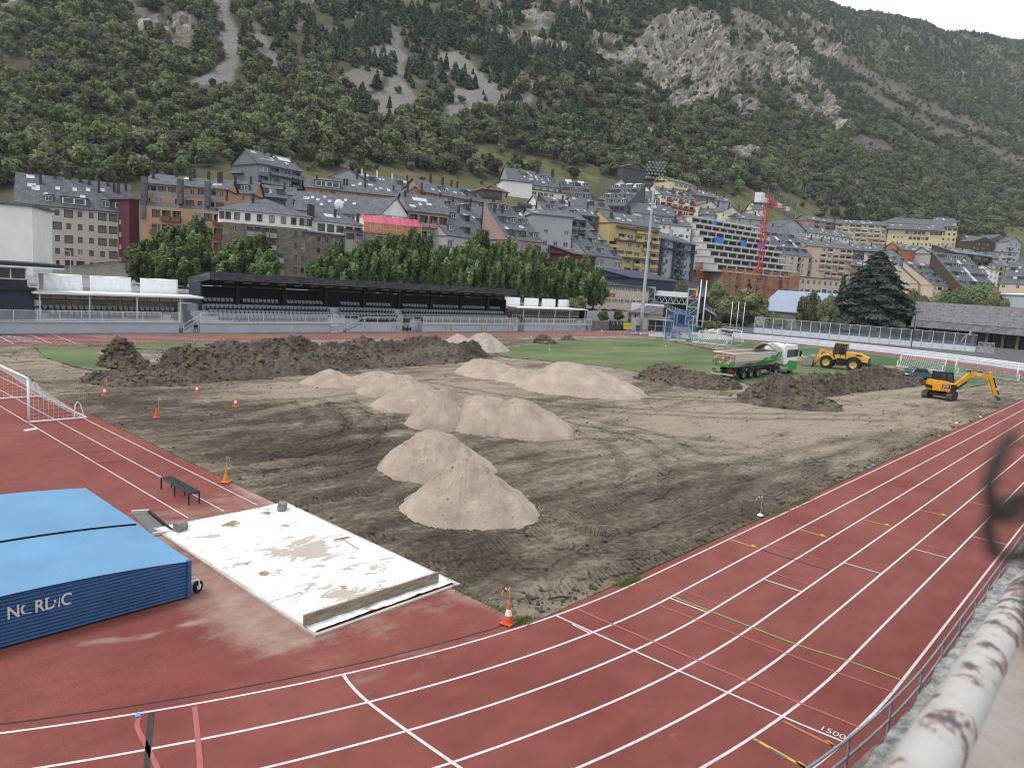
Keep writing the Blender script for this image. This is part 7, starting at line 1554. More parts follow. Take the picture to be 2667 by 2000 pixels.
for (u,v,lab,L_,a) in ((1377,1560,'short dark iron bar lying in the soil near the corner cone',.5,.9),(1458,1557,'dark pipe offcut lying by the kerb near the corner cone',.7,-.5)):
 q=P(u,v,.08);s=MB();s.tube([(-L_/2,0,0),(0,.02,.03),(L_/2,0,0)],.03,7);o=s.build('iron_scrap',M_CHIM,None,loc=q);o.rotation_euler=(0,0,a);tag(o,lab,'scrap')
# ================================================================== goals
M_GOAL=mat('white_goal_paint',(.74,.74,.73),.45,.05,2);M_NET=mat('white_net_cord',(.62,.62,.60),.8)
def goal(label,x,y,W,H,D,rot=0.0,r=.055,top_d=.9,cell=.22,cord=.0075,low=None):
 """mouth from (0,0) along +y, net box towards +x, in the goal's own frame"""
 g_=thing('football_goal',label,'goal',(x,y,.03),rot,'football goals');H2=low if low else H
 for yy in (0,W):s=MB();s.tube([(0,yy,0),(0,yy,H)],r,10);s.build('post',M_GOAL,g_,smooth=True)
 s=MB();s.tube([(0,-r,H),(0,W+r,H)],r,10);s.build('crossbar',M_GOAL,g_,smooth=True)
 s=MB();s.tube([(0,0,.04),(D,0,.04),(D,W,.04),(0,W,.04)],r*.85,8);s.build('base_frame',M_GOAL,g_)
 for yy in (0,W):s=MB();s.tube([(D*.96,yy,.04),(D*.9,yy,.75),(D*.84,yy,.9),(D*.80,yy,.75),(D*.78,yy,.04)],r*.5,7);s.build('back_stay',M_GOAL,g_)
 s=MB();ny,nz=int(W/cell),int(H/cell)
 def pt(a,b_):
  sag=.10*math.sin(a*math.pi)*math.sin(b_*math.pi);z=H*(1-b_)**1.6*1.0*(1 if b_ < 1 else 0)+.05*b_-sag*.6;xx=D*(1-(1-b_)**1.5);return (xx,W*a,max(.05,z))
 nb_=max(8,int(math.hypot(H,D)/cell))
 for i in range(ny+1):
  for j in range(nb_):s.bar(pt(i/ny,j/nb_),pt(i/ny,(j+1)/nb_),cord)
 for j in range(1,nb_):
  for i in range(0,ny,4):s.bar(pt(i/ny,j/nb_),pt(min(1,(i+4)/ny),j/nb_),cord)
 for yy in (0,W):
  for k in range(1,int(D/cell)+1):
   b_=1-(1-k*cell/D if k*cell < D else 0)**(1/1.5);q=pt(0,min(1,b_));s.bar((q[0],yy,.05),(q[0],yy,q[2]),cord)
  for k in range(1,nz):z=k*cell;f=1-(z/H)**(1/1.6);s.bar((0,yy,z),(D*(1-(1-f)**1.5),yy,z),cord)
 s.build('net',M_NET,g_,fix=False);return g_
gl=P(75.3,1102.5);goal('white goal at the left edge standing on the red runway',gl[0],gl[1],7.32,2.25,2.62)
g2=P(2485,975);goal('white goal facing the excavator at the right edge',g2[0],P(2653,992)[1],P(2485,975)[1]-P(2653,992)[1],2.42,2.2,-.03,r=.07,cell=.3,cord=.016)
g1,g1b=P(2321,956),P(2452,968);goal('low white goal seen from behind beyond the green car',g1b[0]+2.0,g1b[1],g1[1]-g1b[1],1.75,-2.0,.02,r=.06,cell=.28,cord=.02)
g3,g3b=P(1801,891),P(1896,901);goal('small white goal beside the blue throwing cage',g3[0]+2.5,g3b[1],g3[1]-g3b[1],2.1,-2.2,0.0,r=.06,cell=.35,cord=.022)
g4=P(1850,886);goal('farthest white goal behind the one by the throwing cage',g4[0]+4,g4[1]-4.5,5.0,2.2,1.6,.05,r=.08,cell=.5,cord=.02)
# ================================================================== far end: terraces, rink, plaza
CX,CY=XL,R0
def arcpt(r,a,z):return (CX+r*math.cos(a),CY+r*math.sin(a),z)
ts_=thing('concrete_terrace','curved pale concrete steps with white edges outside the far bend','terrace steps',(CX+43,CY,0));TO=[-c for c in ts_.location]
M_TER=mat('pale_terrace_concrete',(.42,.44,.46),.85,.08,.4)
for k in range(3):
 s=MB();aa=np.linspace(-1.25,.62,60);r0,r1,z0,z1=42.4+k*1.0,43.4+k*1.0,0,.38*(k+1)
 for a,e in zip(aa,aa[1:]):
  s.quad(arcpt(r0,a,z0),arcpt(r0,e,z0),arcpt(r0,e,z1),arcpt(r0,a,z1));s.quad(arcpt(r0,a,z1),arcpt(r0,e,z1),arcpt(r1,e,z1),arcpt(r1,a,z1))
 st=s.build('step',M_TER,ts_,loc=TO,fix=False);s=MB()
 for a,e in zip(aa,aa[1:]):s.quad(arcpt(r0-.01,a,z1-.12),arcpt(r0-.01,e,z1-.12),arcpt(r0-.01,e,z1+.01),arcpt(r0-.01,a,z1+.01));s.quad(arcpt(r0-.01,a,z1+.01),arcpt(r0-.01,e,z1+.01),arcpt(r0+.16,e,z1+.01),arcpt(r0+.16,a,z1+.01))
 s.build('white_edge',M_WHITE,st,fix=False)
s=MB();aa=np.linspace(-1.25,.62,40)
for a,e in zip(aa,aa[1:]):s.quad(arcpt(45.4,a,1.14),arcpt(45.4,e,1.14),arcpt(49.5,e,1.16),arcpt(49.5,a,1.16));s.quad(arcpt(49.5,a,1.15),arcpt(49.5,e,1.15),arcpt(120,e,1.2),arcpt(120,a,1.2))
struct('raised_plaza',s.mesh('raised_plaza',mat('dark_asphalt',(.085,.083,.085),.9,.2,.4)))
rk=thing('rink_fence','long pale rink enclosure with white boards, grey panels and tall steel posts','fence',P(1963,862,1.2));RO=[-c for c in rk.location]
A,Bq=P(1963,866,1.2),P(2540,917,1.2);dv=(Bq-A)*[1,1,0];L_=np.linalg.norm(dv);dv /= L_;nv=np.array([dv[1],-dv[0],0]);nv=-nv if nv@(A-CAM) > 0 else nv;N=22
M_GALV=mat('galvanised_steel',(.46,.48,.50),.45,.08,2);M_BOARD=mat('white_rink_board',(.55,.57,.61),.6,.06,.6)
for k in range(N):
 a,e=A+dv*L_*k/N,A+dv*L_*(k+1)/N
 s=MB();s.bar(a+dv*.06+[0,0,.55],e-dv*.06+[0,0,.55],.08,1.1);s.build('board',M_BOARD,rk,loc=RO)
 s=MB();s.bar(a+dv*.12+[0,0,1.45],e-dv*.12+[0,0,1.45],.05,.6);s.build('grey_panel',mat('slate_blue_panel',(.11,.14,.17),.5),rk,loc=RO)
 s=MB();s.bar(a+nv*.08,a+nv*.08+[0,0,3.5],.12);s.build('post',M_GALV,rk,loc=RO)
s=MB();s.bar(A+[0,0,3.48],Bq+[0,0,3.48],.09);s.bar(A-nv*16+[0,0,3.48],A+[0,0,3.48],.09)
for k in range(7):q=A-nv*16*k/6;s.bar(q,q+[0,0,3.5],.1)
s.build('top_rail',M_GALV,rk,loc=RO);s=MB();s.bar(A-nv*16+[0,0,.55],A-nv*.1+[0,0,.55],.08,1.1);s.bar(A-nv*16+[0,0,.55],Bq-nv*16+[0,0,.55],.08,1.1);s.build('side_boards',M_BOARD,rk,loc=RO)
s=MB();s.quad(A+[0,0,1.75],Bq+[0,0,1.75],Bq+[0,0,3.45],A+[0,0,3.45]);s.build('mesh_panel',mat('thin_wire_mesh',(.4,.42,.44),.6,alpha=.16),rk,loc=RO)
gt=thing('rink_gate','open steel gate at the right end of the rink enclosure','gate',P(2545,918,1.2));g0=np.array([0,0,0.]);s=MB();w_=3.2
for z in (.15,2.1):s.bar(g0+[0,0,z],g0+dv*w_*.9-nv*1+[0,0,z],.08)
for k in range(14):q=(dv*w_*.9-nv*1)*k/13;s.bar(q+[0,0,.15],q+[0,0,2.1],.05)
s.bar(g0+[0,0,.1],dv*w_*.9-nv+[0,0,2.1],.06);s.build('leaf',M_GALV,gt)
hp=thing('basketball_hoop','white basketball hoop stand behind the rink fence','basketball hoop',P(2515,905,1.2));s=MB()
for o_ in (-.3,0,.3):s.tube([(o_,1.2,0),(o_,.9,1.8),(o_,.2,2.8),(o_,-.4,3.2)],.05,7)
s.build('stand',M_GALV,hp);s=MB();s.box(-.9,.9,-.5,-.44,2.8,3.9);s.build('backboard',mat('pale_backboard',(.5,.5,.52),.5),hp);s=MB();s.tube([(.23*math.cos(t),-.75+.23*math.sin(t),2.95) for t in np.linspace(0,6.28,14)],.02,5);s.build('rim',M_ORA,hp)
# slate-roofed school at the right
sb=thing('school_hall','low building with a broad slate roof, stone fascia and dark glazing','building',P(2500,900,1.2));SO=[-c for c in sb.location]
e0,e1=at(2376,833,192),at(2720,872,168);z_=e0[2];e1[2]=z_;dv2=(e1-e0)/np.linalg.norm(e1-e0);nv2=np.array([-dv2[1],dv2[0],0]);nv2=nv2 if nv2@(e0-CAM) > 0 else -nv2;Ls=np.linalg.norm(e1-e0)
r0_,r1_=at(2386,785,208),e0*0;r1_=r0_+dv2*Ls*1.0;M_SLT3=brick_mat('purple_grey_slates',(.120,.117,.125),(.150,.146,.155),(.09,.087,.092),.6,.45,msz=.02,axis='xy',bump=.3)
s=MB();s.quad(e0,e1,r1_,r0_);s.quad(r0_,r1_,r1_+nv2*14-[0,0,4],r0_+nv2*14-[0,0,4]);s.poly([e0,r0_,r0_+nv2*14-[0,0,4],e0+nv2*2-[0,0,.5]]);rf=s.build('roof',M_SLT3,sb,loc=SO,fix=False)
for r_ in range(4):
 for k in range(11):q=e0+(r0_-e0)*(.12+.23*r_)+dv2*Ls*(k+.5+.3*(r_ % 2))/11;s=MB();s.box(-.06,.06,-.1,.1,0,.16);s.build('snow_guard',M_CHIM,rf,loc=q)
s=MB();s.bar(e0-nv2*.15-[0,0,.85],e1-nv2*.15-[0,0,.85],.25,1.7);s.build('stone_fascia',brick_mat('grey_stone_fascia',(.20,.205,.215),(.29,.295,.305),(.11,.11,.115),.9,.28,msz=.03,axis='sz'),sb,loc=SO)
s=MB();s.bar(e0-nv2*.1-[0,0,.02],e1-nv2*.1-[0,0,.02],.4,.12);s.build('gutter',M_CHIM,sb,loc=SO)
s=MB();s.quad(e0+nv2*2.5-[0,0,6],e1+nv2*2.5-[0,0,6],e1+nv2*2.5-[0,0,1],e0+nv2*2.5-[0,0,1]);s.build('glazing',glass_mat('dim_glazing',(.02,.02,.022)),sb,loc=SO)
for k in range(9):q=e0+dv2*Ls*(k+.3)/9+nv2*(1.6 if k % 2 else 2.2);s=MB();s.box(q[0]-.35,q[0]+.35,q[1]-.3,q[1]+.3,1.1,z_-1.5);s.build('stone_pier',brick_mat('brown_stone_pier',(.16,.12,.085),(.23,.18,.13),(.1,.08,.07),.5,.2,axis='sz'),sb,loc=SO)
for k in range(12):q=e0+dv2*Ls*(k+.5)/12+nv2*2.4;s=MB();s.bar(q*[1,1,0]+[0,0,1.2],q*[1,1,0]+[0,0,z_-1.2],.1);s.build('mullion',M_BROWNF if 'M_BROWNF' in globals() else mat('brown_mullion',(.10,.08,.06),.6),sb,loc=SO)
pg=thing('roof_playground','white frame with colourful bunting in the roof opening of the school','play frame',at(2625,850,178));s=MB()
for x in (0,.9,1.8,3.6):s.bar((x,0,-.6),(x,0,1.5),.1)
s.bar((-1,0,1.5),(5,0,1.4),.14);s.build('frame',M_WHITE,pg)
for k in range(9):s=MB();s.add([(-1.6+k*.6,-.1,1.5),(-1.2+k*.6,-.1,1.5),(-1.4+k*.6,-.1,1.05)],[(0,1,2)]);s.build('bunting',mat('bunting_%d' % (k % 3),((.05,.35,.12),(.10,.35,.35),(.5,.35,.05))[k % 3],.7),pg)
def lamp_post(label,u,v,vt,d_z,heads=1,m=M_DARK,z=1.2,r=.09,arm=1.0):
 q=P(u,v,z);d=(q-CAM)@_fw;top=at(u+(v-vt)*.1,vt,d);h=top[2]-z;root=thing('street_lamp',label,'street lamp',q,-YAW);s=MB();s.tube([(0,0,0),(0,0,h)],[r,r*.7],8);s.build('pole',m,root)
 for k in range(heads):sg_=1 if k == 0 else -1;s=MB();s.bar((0,0,h-.05),(sg_*arm,0,h+.1),.08);s.box(sg_*arm-.35,sg_*arm+.35,-.15,.15,h+.05,h+.18);s.build('lamp_head',m,root)
lamp_post('black twin-headed lamp post in front of the school roof',2373,905,812,0,2);lamp_post('thin black lamp post left of the huge conifer',2092,868,790,0,1);lamp_post('second thin black lamp post left of the huge conifer',2106,874,792,0,1)
lamp_post('grey street lamp in front of the beige apartment block',184,716,655,0,1,M_GALV,4.0,.09,-1.2);lamp_post('grey street lamp among the poplars behind the roofed stand',1138,745,718,0,1,M_GALV,4.0,.09,-1.4);lamp_post('grey street lamp at the right end of the poplars',1437,780,738,0,1,M_GALV,4.0,.09,-1.2);lamp_post('grey street lamp before the navy hall',1662,790,750,0,1,M_GALV,2.0,.09,-1.2)
sg_=thing('road_sign','round blue and red no-parking sign by the rink fence','road sign',P(2147,872,1.2));s=MB();s.tube([(0,0,0),(0,0,3.2)],.04,6);s.build('pole',M_GALV,sg_);s=MB();s.lathe([(.42,0),(.42,.03)],n=20,axis='y',c=(0,-.05,3.4));o=s.build('rim',mat('sign_red',(.45,.03,.05),.5),sg_);s=MB();s.lathe([(.31,0),(.31,.02)],n=20,axis='y',c=(0,-.09,3.4));s.build('disc',mat('sign_blue',(.05,.10,.35),.5),sg_);sg_.rotation_euler=(0,0,-YAW-.3)
# flagpoles
def flagpole(label,ub,vb,ut,vt,r,z=0.0):
 q=P(ub,vb,z);d=(q-CAM)@_fw;h=at(ut,vt,d)[2]-z;root=thing('flagpole',label,'flagpole',q);s=MB();s.tube([(0,0,0),(0,0,h)],[r,r*.7],10);s.build('pole',M_WHITE,root,smooth=True);s=MB();s.lathe([(.02,0),(r*1.1,.04),(r*1.1,.14),(.02,.2)],n=8,c=(0,0,h));s.build('finial',M_WHITE,root);return root,h
for k,u in enumerate((1900,1916,1932)):flagpole(('left','middle','right')[k]+' of three thin white flagpoles',u,865+k,u+9,787+k,.09,.9)
fp,h=flagpole('tall thick white flagpole flying the flag',1814,855,1828,731,.20);flagpole('tall thick white flagpole without a flag',1828,857,1844,733,.20);flagpole('white pole behind the draped boxes of the right canopy',1466,800,1472,733,.16,3.0)
fl=thing('flag','limp blue, yellow and red flag on the tall pole','flag',np.array(fp.location)+[0,0,h-.4])
for k,c in enumerate(((.02,.03,.22),(.65,.42,.03),(.50,.03,.04))):
 s=MB();n=8
 for i in range(n):
  for j in range(3):
   f_=lambda i,j:(-(k+j/3)*.55*_rt+np.array([0,0,-i*.32-(k+j/3)*.9])+.10*math.sin(i*.9+(k*3+j)*1.1)*_fw)
   s.quad(f_(i,j),f_(i+1,j),f_(i+1,j+1),f_(i,j+1))
 s.build('stripe',mat('flag_%d' % k,c,.8),fl,smooth=True,fix=False)
# footbridge with lift tower
fb=thing('footbridge','covered steel footbridge with glazed lift tower and stairs','footbridge',at(1800,840,196)*[1,1,0]+[0,0,.6]);FO=[-c for c in fb.location];M_STEEL=mat('pale_green_grey_steel',(.40,.46,.45),.5,.08,1);M_TGL=mat('tower_glass',(.10,.15,.16),.15,.2,.5,alpha=.6)
def frame_tower(uL,uR,d,vt,zb,name,levels=4,glass=True,wd=3.6):
 a,e=at(uL,800,d)*[1,1,0],at(uR,800,d)*[1,1,0];zt_=at(uL,vt,d)[2];n=HDIR((a+e)/2);c4=[a,e,e+n*wd,a+n*wd];s=MB()
 for q in c4:s.tube([q+[0,0,zb],q+[0,0,zt_]],.2,8)
 for k in range(levels+1):
  z=zb+(zt_-zb)*k/levels
  for i in range(4):s.bar(c4[i]+[0,0,z],c4[(i+1) % 4]+[0,0,z],.22)
  if k < levels:z2=zb+(zt_-zb)*(k+1)/levels;s.bar(c4[0]+[0,0,z],c4[1]+[0,0,z2],.14);s.bar(c4[3]+[0,0,z2],c4[0]+[0,0,z],.14)
 o=s.build(name,M_STEEL,fb,loc=FO);s=MB();
 for i in range(4):p0,p1=c4[i]*.97+c4[(i+2) % 4]*.03,c4[(i+1) % 4]*.97+c4[(i+3) % 4]*.03;s.quad(p0+[0,0,zb],p1+[0,0,zb],p1+[0,0,zt_],p0+[0,0,zt_])
 s.build('glass',M_TGL,o,fix=False);s=MB();cc=[q+(q-sum(c4)/4)*.15 for q in c4];s.add([tuple(q+[0,0,zt_]) for q in cc]+[tuple(q+[0,0,zt_+.4]) for q in cc],[(3,2,1,0),(4,5,6,7),(0,1,5,4),(1,2,6,5),(2,3,7,6),(3,0,4,7)]);s.build('tower_roof',M_STEEL,o)
frame_tower(1789,1818,197,754,.6,'lift_tower');frame_tower(1683,1702,203,750,.8,'stair_tower',3)
a,e=at(1702,788,203),at(1790,792,198);zf=(a[2]+e[2])/2;a[2]=e[2]=zf;ht=at(1702,760,203)[2]-zf;n=HDIR(a);s=MB();N=12
for off in (0,2.6):
 for z in (0,ht*.62):s.bar(a+n*off+[0,0,z],e+n*off+[0,0,z],.22)
 for k in range(N):q0,q1=a+(e-a)*k/N+n*off,a+(e-a)*(k+1)/N+n*off;s.bar(q0+[0,0,0 if k % 2 else ht*.62],q1+[0,0,ht*.62 if k % 2 else 0],.14)
s.build('truss',M_STEEL,fb,loc=FO);s=MB();s.quad(a-n*.4+[0,0,ht*.66],e-n*.4+[0,0,ht*.66],e+n*1.3+[0,0,ht*1.15],a+n*1.3+[0,0,ht*1.15]);s.quad(a+n*3.0+[0,0,ht*.66],e+n*3.0+[0,0,ht*.66],e+n*1.3+[0,0,ht*1.15],a+n*1.3+[0,0,ht*1.15]);o=s.build('bridge_roof',mat('pale_roof_glazing',(.36,.37,.38),.35,.06,.5),fb,loc=FO,fix=False)
for k in range(6):s=MB();q=a+(e-a)*k/5;s.bar(q-n*.42+[0,0,ht*.68],q+n*1.3+[0,0,ht*1.17],.12);s.build('roof_rib',M_STEEL,o)
s=MB();s.bar(a+n*1.3,e+n*1.3,2.6,.2);s.build('deck',M_CONC,fb,loc=FO)
def flight(u0,v0,u1,v1,d):
 p0,p1=at(u0,v0,d),at(u1,v1,d);s=MB();s.bar(p0,p1,1.8,.35);fo=s.build('stair_flight',M_CONC,fb,loc=FO);s=MB()
 for z in (.5,1.1):s.bar(p0+[0,0,z],p1+[0,0,z],.08)
 for k in range(6):q=p0+(p1-p0)*k/5;s.bar(q,q+[0,0,1.1],.07)
 s.build('stair_rail',M_STEEL,fo)
flight(1731,800,1764,817,199);flight(1764,817,1782,818,198);flight(1838,805,1875,828,197);flight(1875,828,1905,838,196);flight(1740,830,1765,815,200)
for u in (1743,1851,1765):q=at(u,820,197);s=MB();s.tube([q*[1,1,0]+[0,0,.3],q],.16,8);s.build('column',M_STEEL,fb,loc=FO)
# billboards
for k,(u0,u1,vt,vb,lab) in enumerate(((1643,1671,788,822,'blank white banner left of the mast'),(1678,1700,790,819,'white banner with faint print right of the mast'),(1700,1727,791,821,'white banner with teal ribbon emblem and town name'))):
 a,e=at(u0,vb,176),at(u1,vb,178);zt_=at(u0,vt,176)[2];root=thing('banner',lab,'banner',a*[1,1,0]+[0,0,a[2]-2.5],math.atan2(e[1]-a[1],e[0]-a[0]),'white banners on the hut');Wb=math.hypot(e[0]-a[0],e[1]-a[1]);Hb=zt_-a[2]
 s=MB();s.box(0,Wb,-.03,.03,2.5,2.5+Hb);s.build('sheet',M_WHITE,root);s=MB();s.box(.05,.15,.04,.14,0,2.5+Hb);s.box(Wb-.15,Wb-.05,.04,.14,0,2.5+Hb);s.build('posts',M_GALV,root)
 if k == 2:
  c=np.array([Wb*.55,-.08,2.5+Hb*.62]);M_TEAL=mat('teal_print',(.04,.28,.27),.6);s=MB();s.tube([c+np.array([x,0,z])*Hb*.16 for x,z in ((-.75,-1),(-.75,.4),(-.6,.85),(-.3,1),(0,.8),(.05,.4),(.05,-.4),(.15,-.85),(.45,-1),(.75,-.8),(.85,-.4),(.85,1))],Hb*.045,6);s.build('emblem',M_TEAL,root)
  o=ob('lettering',text_mesh('ANDORRA LA VELLA',.30,M_DARK,.01,True),root,(Wb*.5,-.06,2.5+Hb*.16));o.rotation_euler=(math.pi/2,0,0)
 if k == 1:o=ob('faint_print',text_mesh('A',.8,mat('faint_red',(.6,.4,.38),.7),.01),root,(Wb*.5,-.06,2.5+Hb*.5));o.rotation_euler=(math.pi/2,0,0)
# hut, porch, cabinets
hu,W_,H_=simple('hut','small plastered hut with a sloping slate roof at the foot of the mast',1645,812,166,1686,826,['n.','..'],wallmat('hut_render',(.34,.30,.24)),6,'mono',1.6,zb=0.0,dR=163)
s=MB();s.box(W_*.08,W_*.38,-.06,0,0,2.4);s.build('door',mat('grey_steel_door',(.38,.39,.40),.5),hu)
lo,W_,H_=simple('low_annex','low slate-roofed annex with glazed porch beside the hut',1686,834,168,1752,838,['....'],W_STONE,7,'mono',1.5,zb=0.0,dR=172)
po=thing('glass_porch','pale steel porch with glass front before the annex','porch',P(1715,863));s=MB();
for x in (-2.6,-.8,1.0,2.8):
 for y in (0,2):s.bar((x,y,0),(x,y,2.5),.1)
s.bar((-2.6,0,1.2),(2.8,0,1.2),.08);s.build('frame',M_GALV,po);s=MB();s.box(-3,3.2,-.4,2.4,2.5,2.65);s.build('roof',M_GALV,po);s=MB();s.quad((-2.6,.03,.1),(2.8,.03,.1),(2.8,.03,2.4),(-2.6,.03,2.4));s.build('glass',glass_mat('porch_glass',(.03,.03,.03)),po);po.rotation_euler=(0,0,-.75)
cb=thing('locker_block','dark grey steel cabinets with three white labels against the stone wall','cabinet',(*onY(1605,862,77.3)[:2],0),0);s=MB();s.box(-2.3,2.3,0,1.2,.05,2.0);s.build('body',mat('charcoal_steel',(.045,.05,.055),.5),cb,bevel=.03)
for x in (-1.5,0,1.5):s=MB();s.box(x-.6,x+.6,-.04,0,.15,1.9);dr=s.build('door',MATS['charcoal_steel'],cb);s=MB();s.box(x-.02,x+.2,-.06,-.04,1.4,1.7);s.build('label_plate',M_WHITE,dr)
dm=thing('waste_container','bright yellow wheeled waste container','waste container',P(1632,861),-.75);s=MB();s.prism([(-.85,.3),(.85,.3),(1.0,1.15),(-1.0,1.15)],-.55,.55,'y');s.build('body',mat('container_yellow',(.62,.44,.02),.45),dm,bevel=.04);s=MB();s.prism([(-1.05,1.16),(1.05,1.16),(.9,1.5),(0,1.6),(-.9,1.5)],-.6,.6,'y');s.build('lid',MATS['container_yellow'],dm,bevel=.04)
for x in (-.7,.7):
 for y in (-.4,.4):s=MB();s.lathe([(.02,-.05),(.12,-.05),(.12,.05),(.02,.05)],n=12,axis='y',c=(x,y,.13));s.build('wheel',M_DARK,dm);s=MB();s.box(x-.05,x+.05,y-.05,y+.05,.13,.32);s.build('caster',M_DARK,dm)
sw=thing('stone_wall','low rubble wall with grey panel fence on top, right of the stands','wall',(109,77.6,0));s=MB();s.box(-6.6,8.5,0,.5,0,1.9);s.build('wall',M_STONE,sw);
for k in range(7):s=MB();x=-6.6+15.1*k/7;s.box(x+.08,x+2.05,.2,.28,1.95,4.0);s.build('panel',mat('grey_fence_panel',(.33,.34,.345),.7,.08,.6),sw);s=MB();s.box(x-.07,x+.07,.15,.33,1.9,4.15);s.build('post',M_CONC,sw)
# throwing cage
cg=thing('throwing_cage','tall throwing cage hung with faded blue netting','throwing cage',P(1765,889));pts=[P(1729,884),P(1752,872),P(1790,874),P(1800,888)];CO=-np.array(cg.location);hs=[5.6,5.8,5.6,4.6]
for q,h in zip(pts,hs):s=MB();s.tube([q,q+[0,0,h]],.08,8);s.build('pole',M_GALV,cg,loc=CO)
for k in range(3):
 p0,p1=pts[k],pts[k+1];s=MB();n=8
 for i in range(n):
  for j in range(6):
   f_=lambda i,j:p0+(p1-p0)*i/n+[.12*math.sin(i*2+j),.12*math.cos(i+j),hs[k]*(1-j/6*(.97))+(hs[k+1]-hs[k])*(1-j/6)*i/n-.5*math.sin(math.pi*i/n)*(1-j/6)]
   s.quad(f_(i,j),f_(i+1,j),f_(i+1,j+1),f_(i,j+1))
 s.build('net',mat('blue_net',(.04,.13,.32),.8,.2,1,alpha=.5),cg,loc=CO,smooth=True,fix=False)
s=MB();s.bar(P(1738,887)-np.array(cg.location)+[0,0,.3],P(1785,891)-np.array(cg.location)+[0,0,.3],.5,.3);s.build('rolled_net',mat('pale_roll',(.45,.38,.36),.8,.3,1),cg)
# crowd barriers, bins, bush, white railing
M_BBLUE=mat('barrier_blue',(.05,.12,.34),.5)
for k,(u,v) in enumerate(((1650,876),(1672,873),(1735,872),(1745,880),(1760,880),(1808,886))):
 root=thing('crowd_barrier','blue crowd barrier on the far paving, number %d from the left' % (k+1),'barrier',P(u,v,.02),-.7+.25*(k % 3),'blue crowd barriers');s=MB();s.tube([(-1,0,.1),(-1,0,1.0),(-.9,0,1.1),(.9,0,1.1),(1,0,1.0),(1,0,.1)],.035,6);s.bar((-1,0,.25),(1,0,.25),.04);[s.bar((x,0,.25),(x,0,1.1),.025) for x in np.linspace(-.85,.85,11)];s.build('frame',M_BBLUE,root);[ (lambda r_:(r_.bar((x,-.3,.05),(x,.3,.05),.06),r_.bar((x,0,.05),(x,0,.3),.05),r_.build('foot',M_BBLUE,root)))(MB()) for x in (-.8,.8)]
for k,(u,v,c,lab) in enumerate(((1803,864,(.05,.20,.50),'blue wheelie bin beside the flagpoles'),(1811,865,(.03,.20,.08),'green wheelie bin beside the blue one'),(1820,866,(.05,.055,.065),'dark wheelie bin right of the green one'),(1828,867,(.04,.045,.05),'rightmost dark wheelie bin by the flagpoles'),(1660,863,(.05,.07,.12),'navy wheelie bin at the foot of the mast'))):
 root=thing('wheelie_bin',lab,'bin',P(u,v),-.7);s=MB();s.prism([(-.3,.08),(.3,.08),(.4,1.15),(-.4,1.15)],-.35,.35,'y');s.build('body',mat('bin_%d' % k,c,.5),root,bevel=.03);s=MB();s.box(-.43,.43,-.4,.4,1.15,1.25);s.build('lid',MATS['bin_%d' % k],root,bevel=.03)
bs=broad_crown('foliage',77,leaf_mat('bright_bush',(.12,.17,.03),(.20,.25,.06)),2.6,1.5,1500,.12,9,.1);t=thing('round_bush','bright round bush beside the white convertible','bush',P(1847,862));ob('foliage',bs,t)
for k,(u,v,sc__) in enumerate(((1872,858,.8),(1893,850,.9),(1610,842,1.0),(1570,842,.9),(2600,908,1.1))):t=thing('shrub',('small shrub behind the white convertible','spiky shrub by the ramp railing','shrub above the stone wall near the hut','shrub above the stone wall near the stand','shrub beside the steps of the school hall')[k],'shrub',P(u,v,1.9 if 2 <= k <= 3 else .6));ob('foliage',GB[k % 2],t,None,0,.34*sc__)
wr=thing('ramp_railing','long cream railing of the ramp behind the white convertible','railing',P(1880,862));a,e=P(1845,858)-np.array(wr.location),P(1925,862)-np.array(wr.location);s=MB();[s.bar(a+[0,0,z],e+[0,0,z],.1) for z in (.5,1.0,1.6)];s.build('rails',mat('cream_rail',(.55,.53,.45),.6),wr);[(lambda r_,q:(r_.bar(q,q+[0,0,1.6],.1),r_.build('post',MATS['cream_rail'],wr)))(MB(),a+(e-a)*k/9) for k in range(10)]
# hurdles and chairs along the stand wall
def hurdle(label,x,y,c,w=1.2,h=1.0):
 root=thing('hurdle',label,'hurdle',(x,y,0),.02,'hurdles along the stand wall');s=MB();[s.bar((q,0,0),(q,0,h),.045) for q in (-w/2,w/2)];s.build('uprights',c,root);s=MB();s.box(-w/2-.03,w/2+.03,-.02,.02,h-.08,h+.06);s.build('top_bar',mat('hurdle_bar',(.62,.30,.12),.5) if c is M_BBLUE else M_WHITE,root);s=MB();[s.bar((q,-.6,.03),(q,.05,.03),.05) for q in (-w/2,w/2)];s.bar((-w/2,.0,.03),(w/2,.0,.03),.05);s.build('feet',mat('yellow_feet',(.6,.42,.08),.5) if c is M_BBLUE else M_WHITE,root)
for u,lab,c in ((871,'red and white hurdle beside the left stair of the roofed stand',mat('hurdle_red',(.5,.06,.08),.5)),(1040,'blue-legged hurdle beside the two black seats',M_BBLUE),(1168,'blue-legged hurdle at the middle of the right wall',M_BBLUE),(1260,'blue-legged hurdle near the right end of the roofed stand',M_BBLUE),(1329,'blue-legged hurdle beside the last stair',M_BBLUE),(1434,'blue-legged hurdle below the right canopy',M_BBLUE),(1505,'blue-legged hurdle at the far right of the stand wall',M_BBLUE)):hurdle(lab,onY(u,864,76.0)[0],76.0,c)
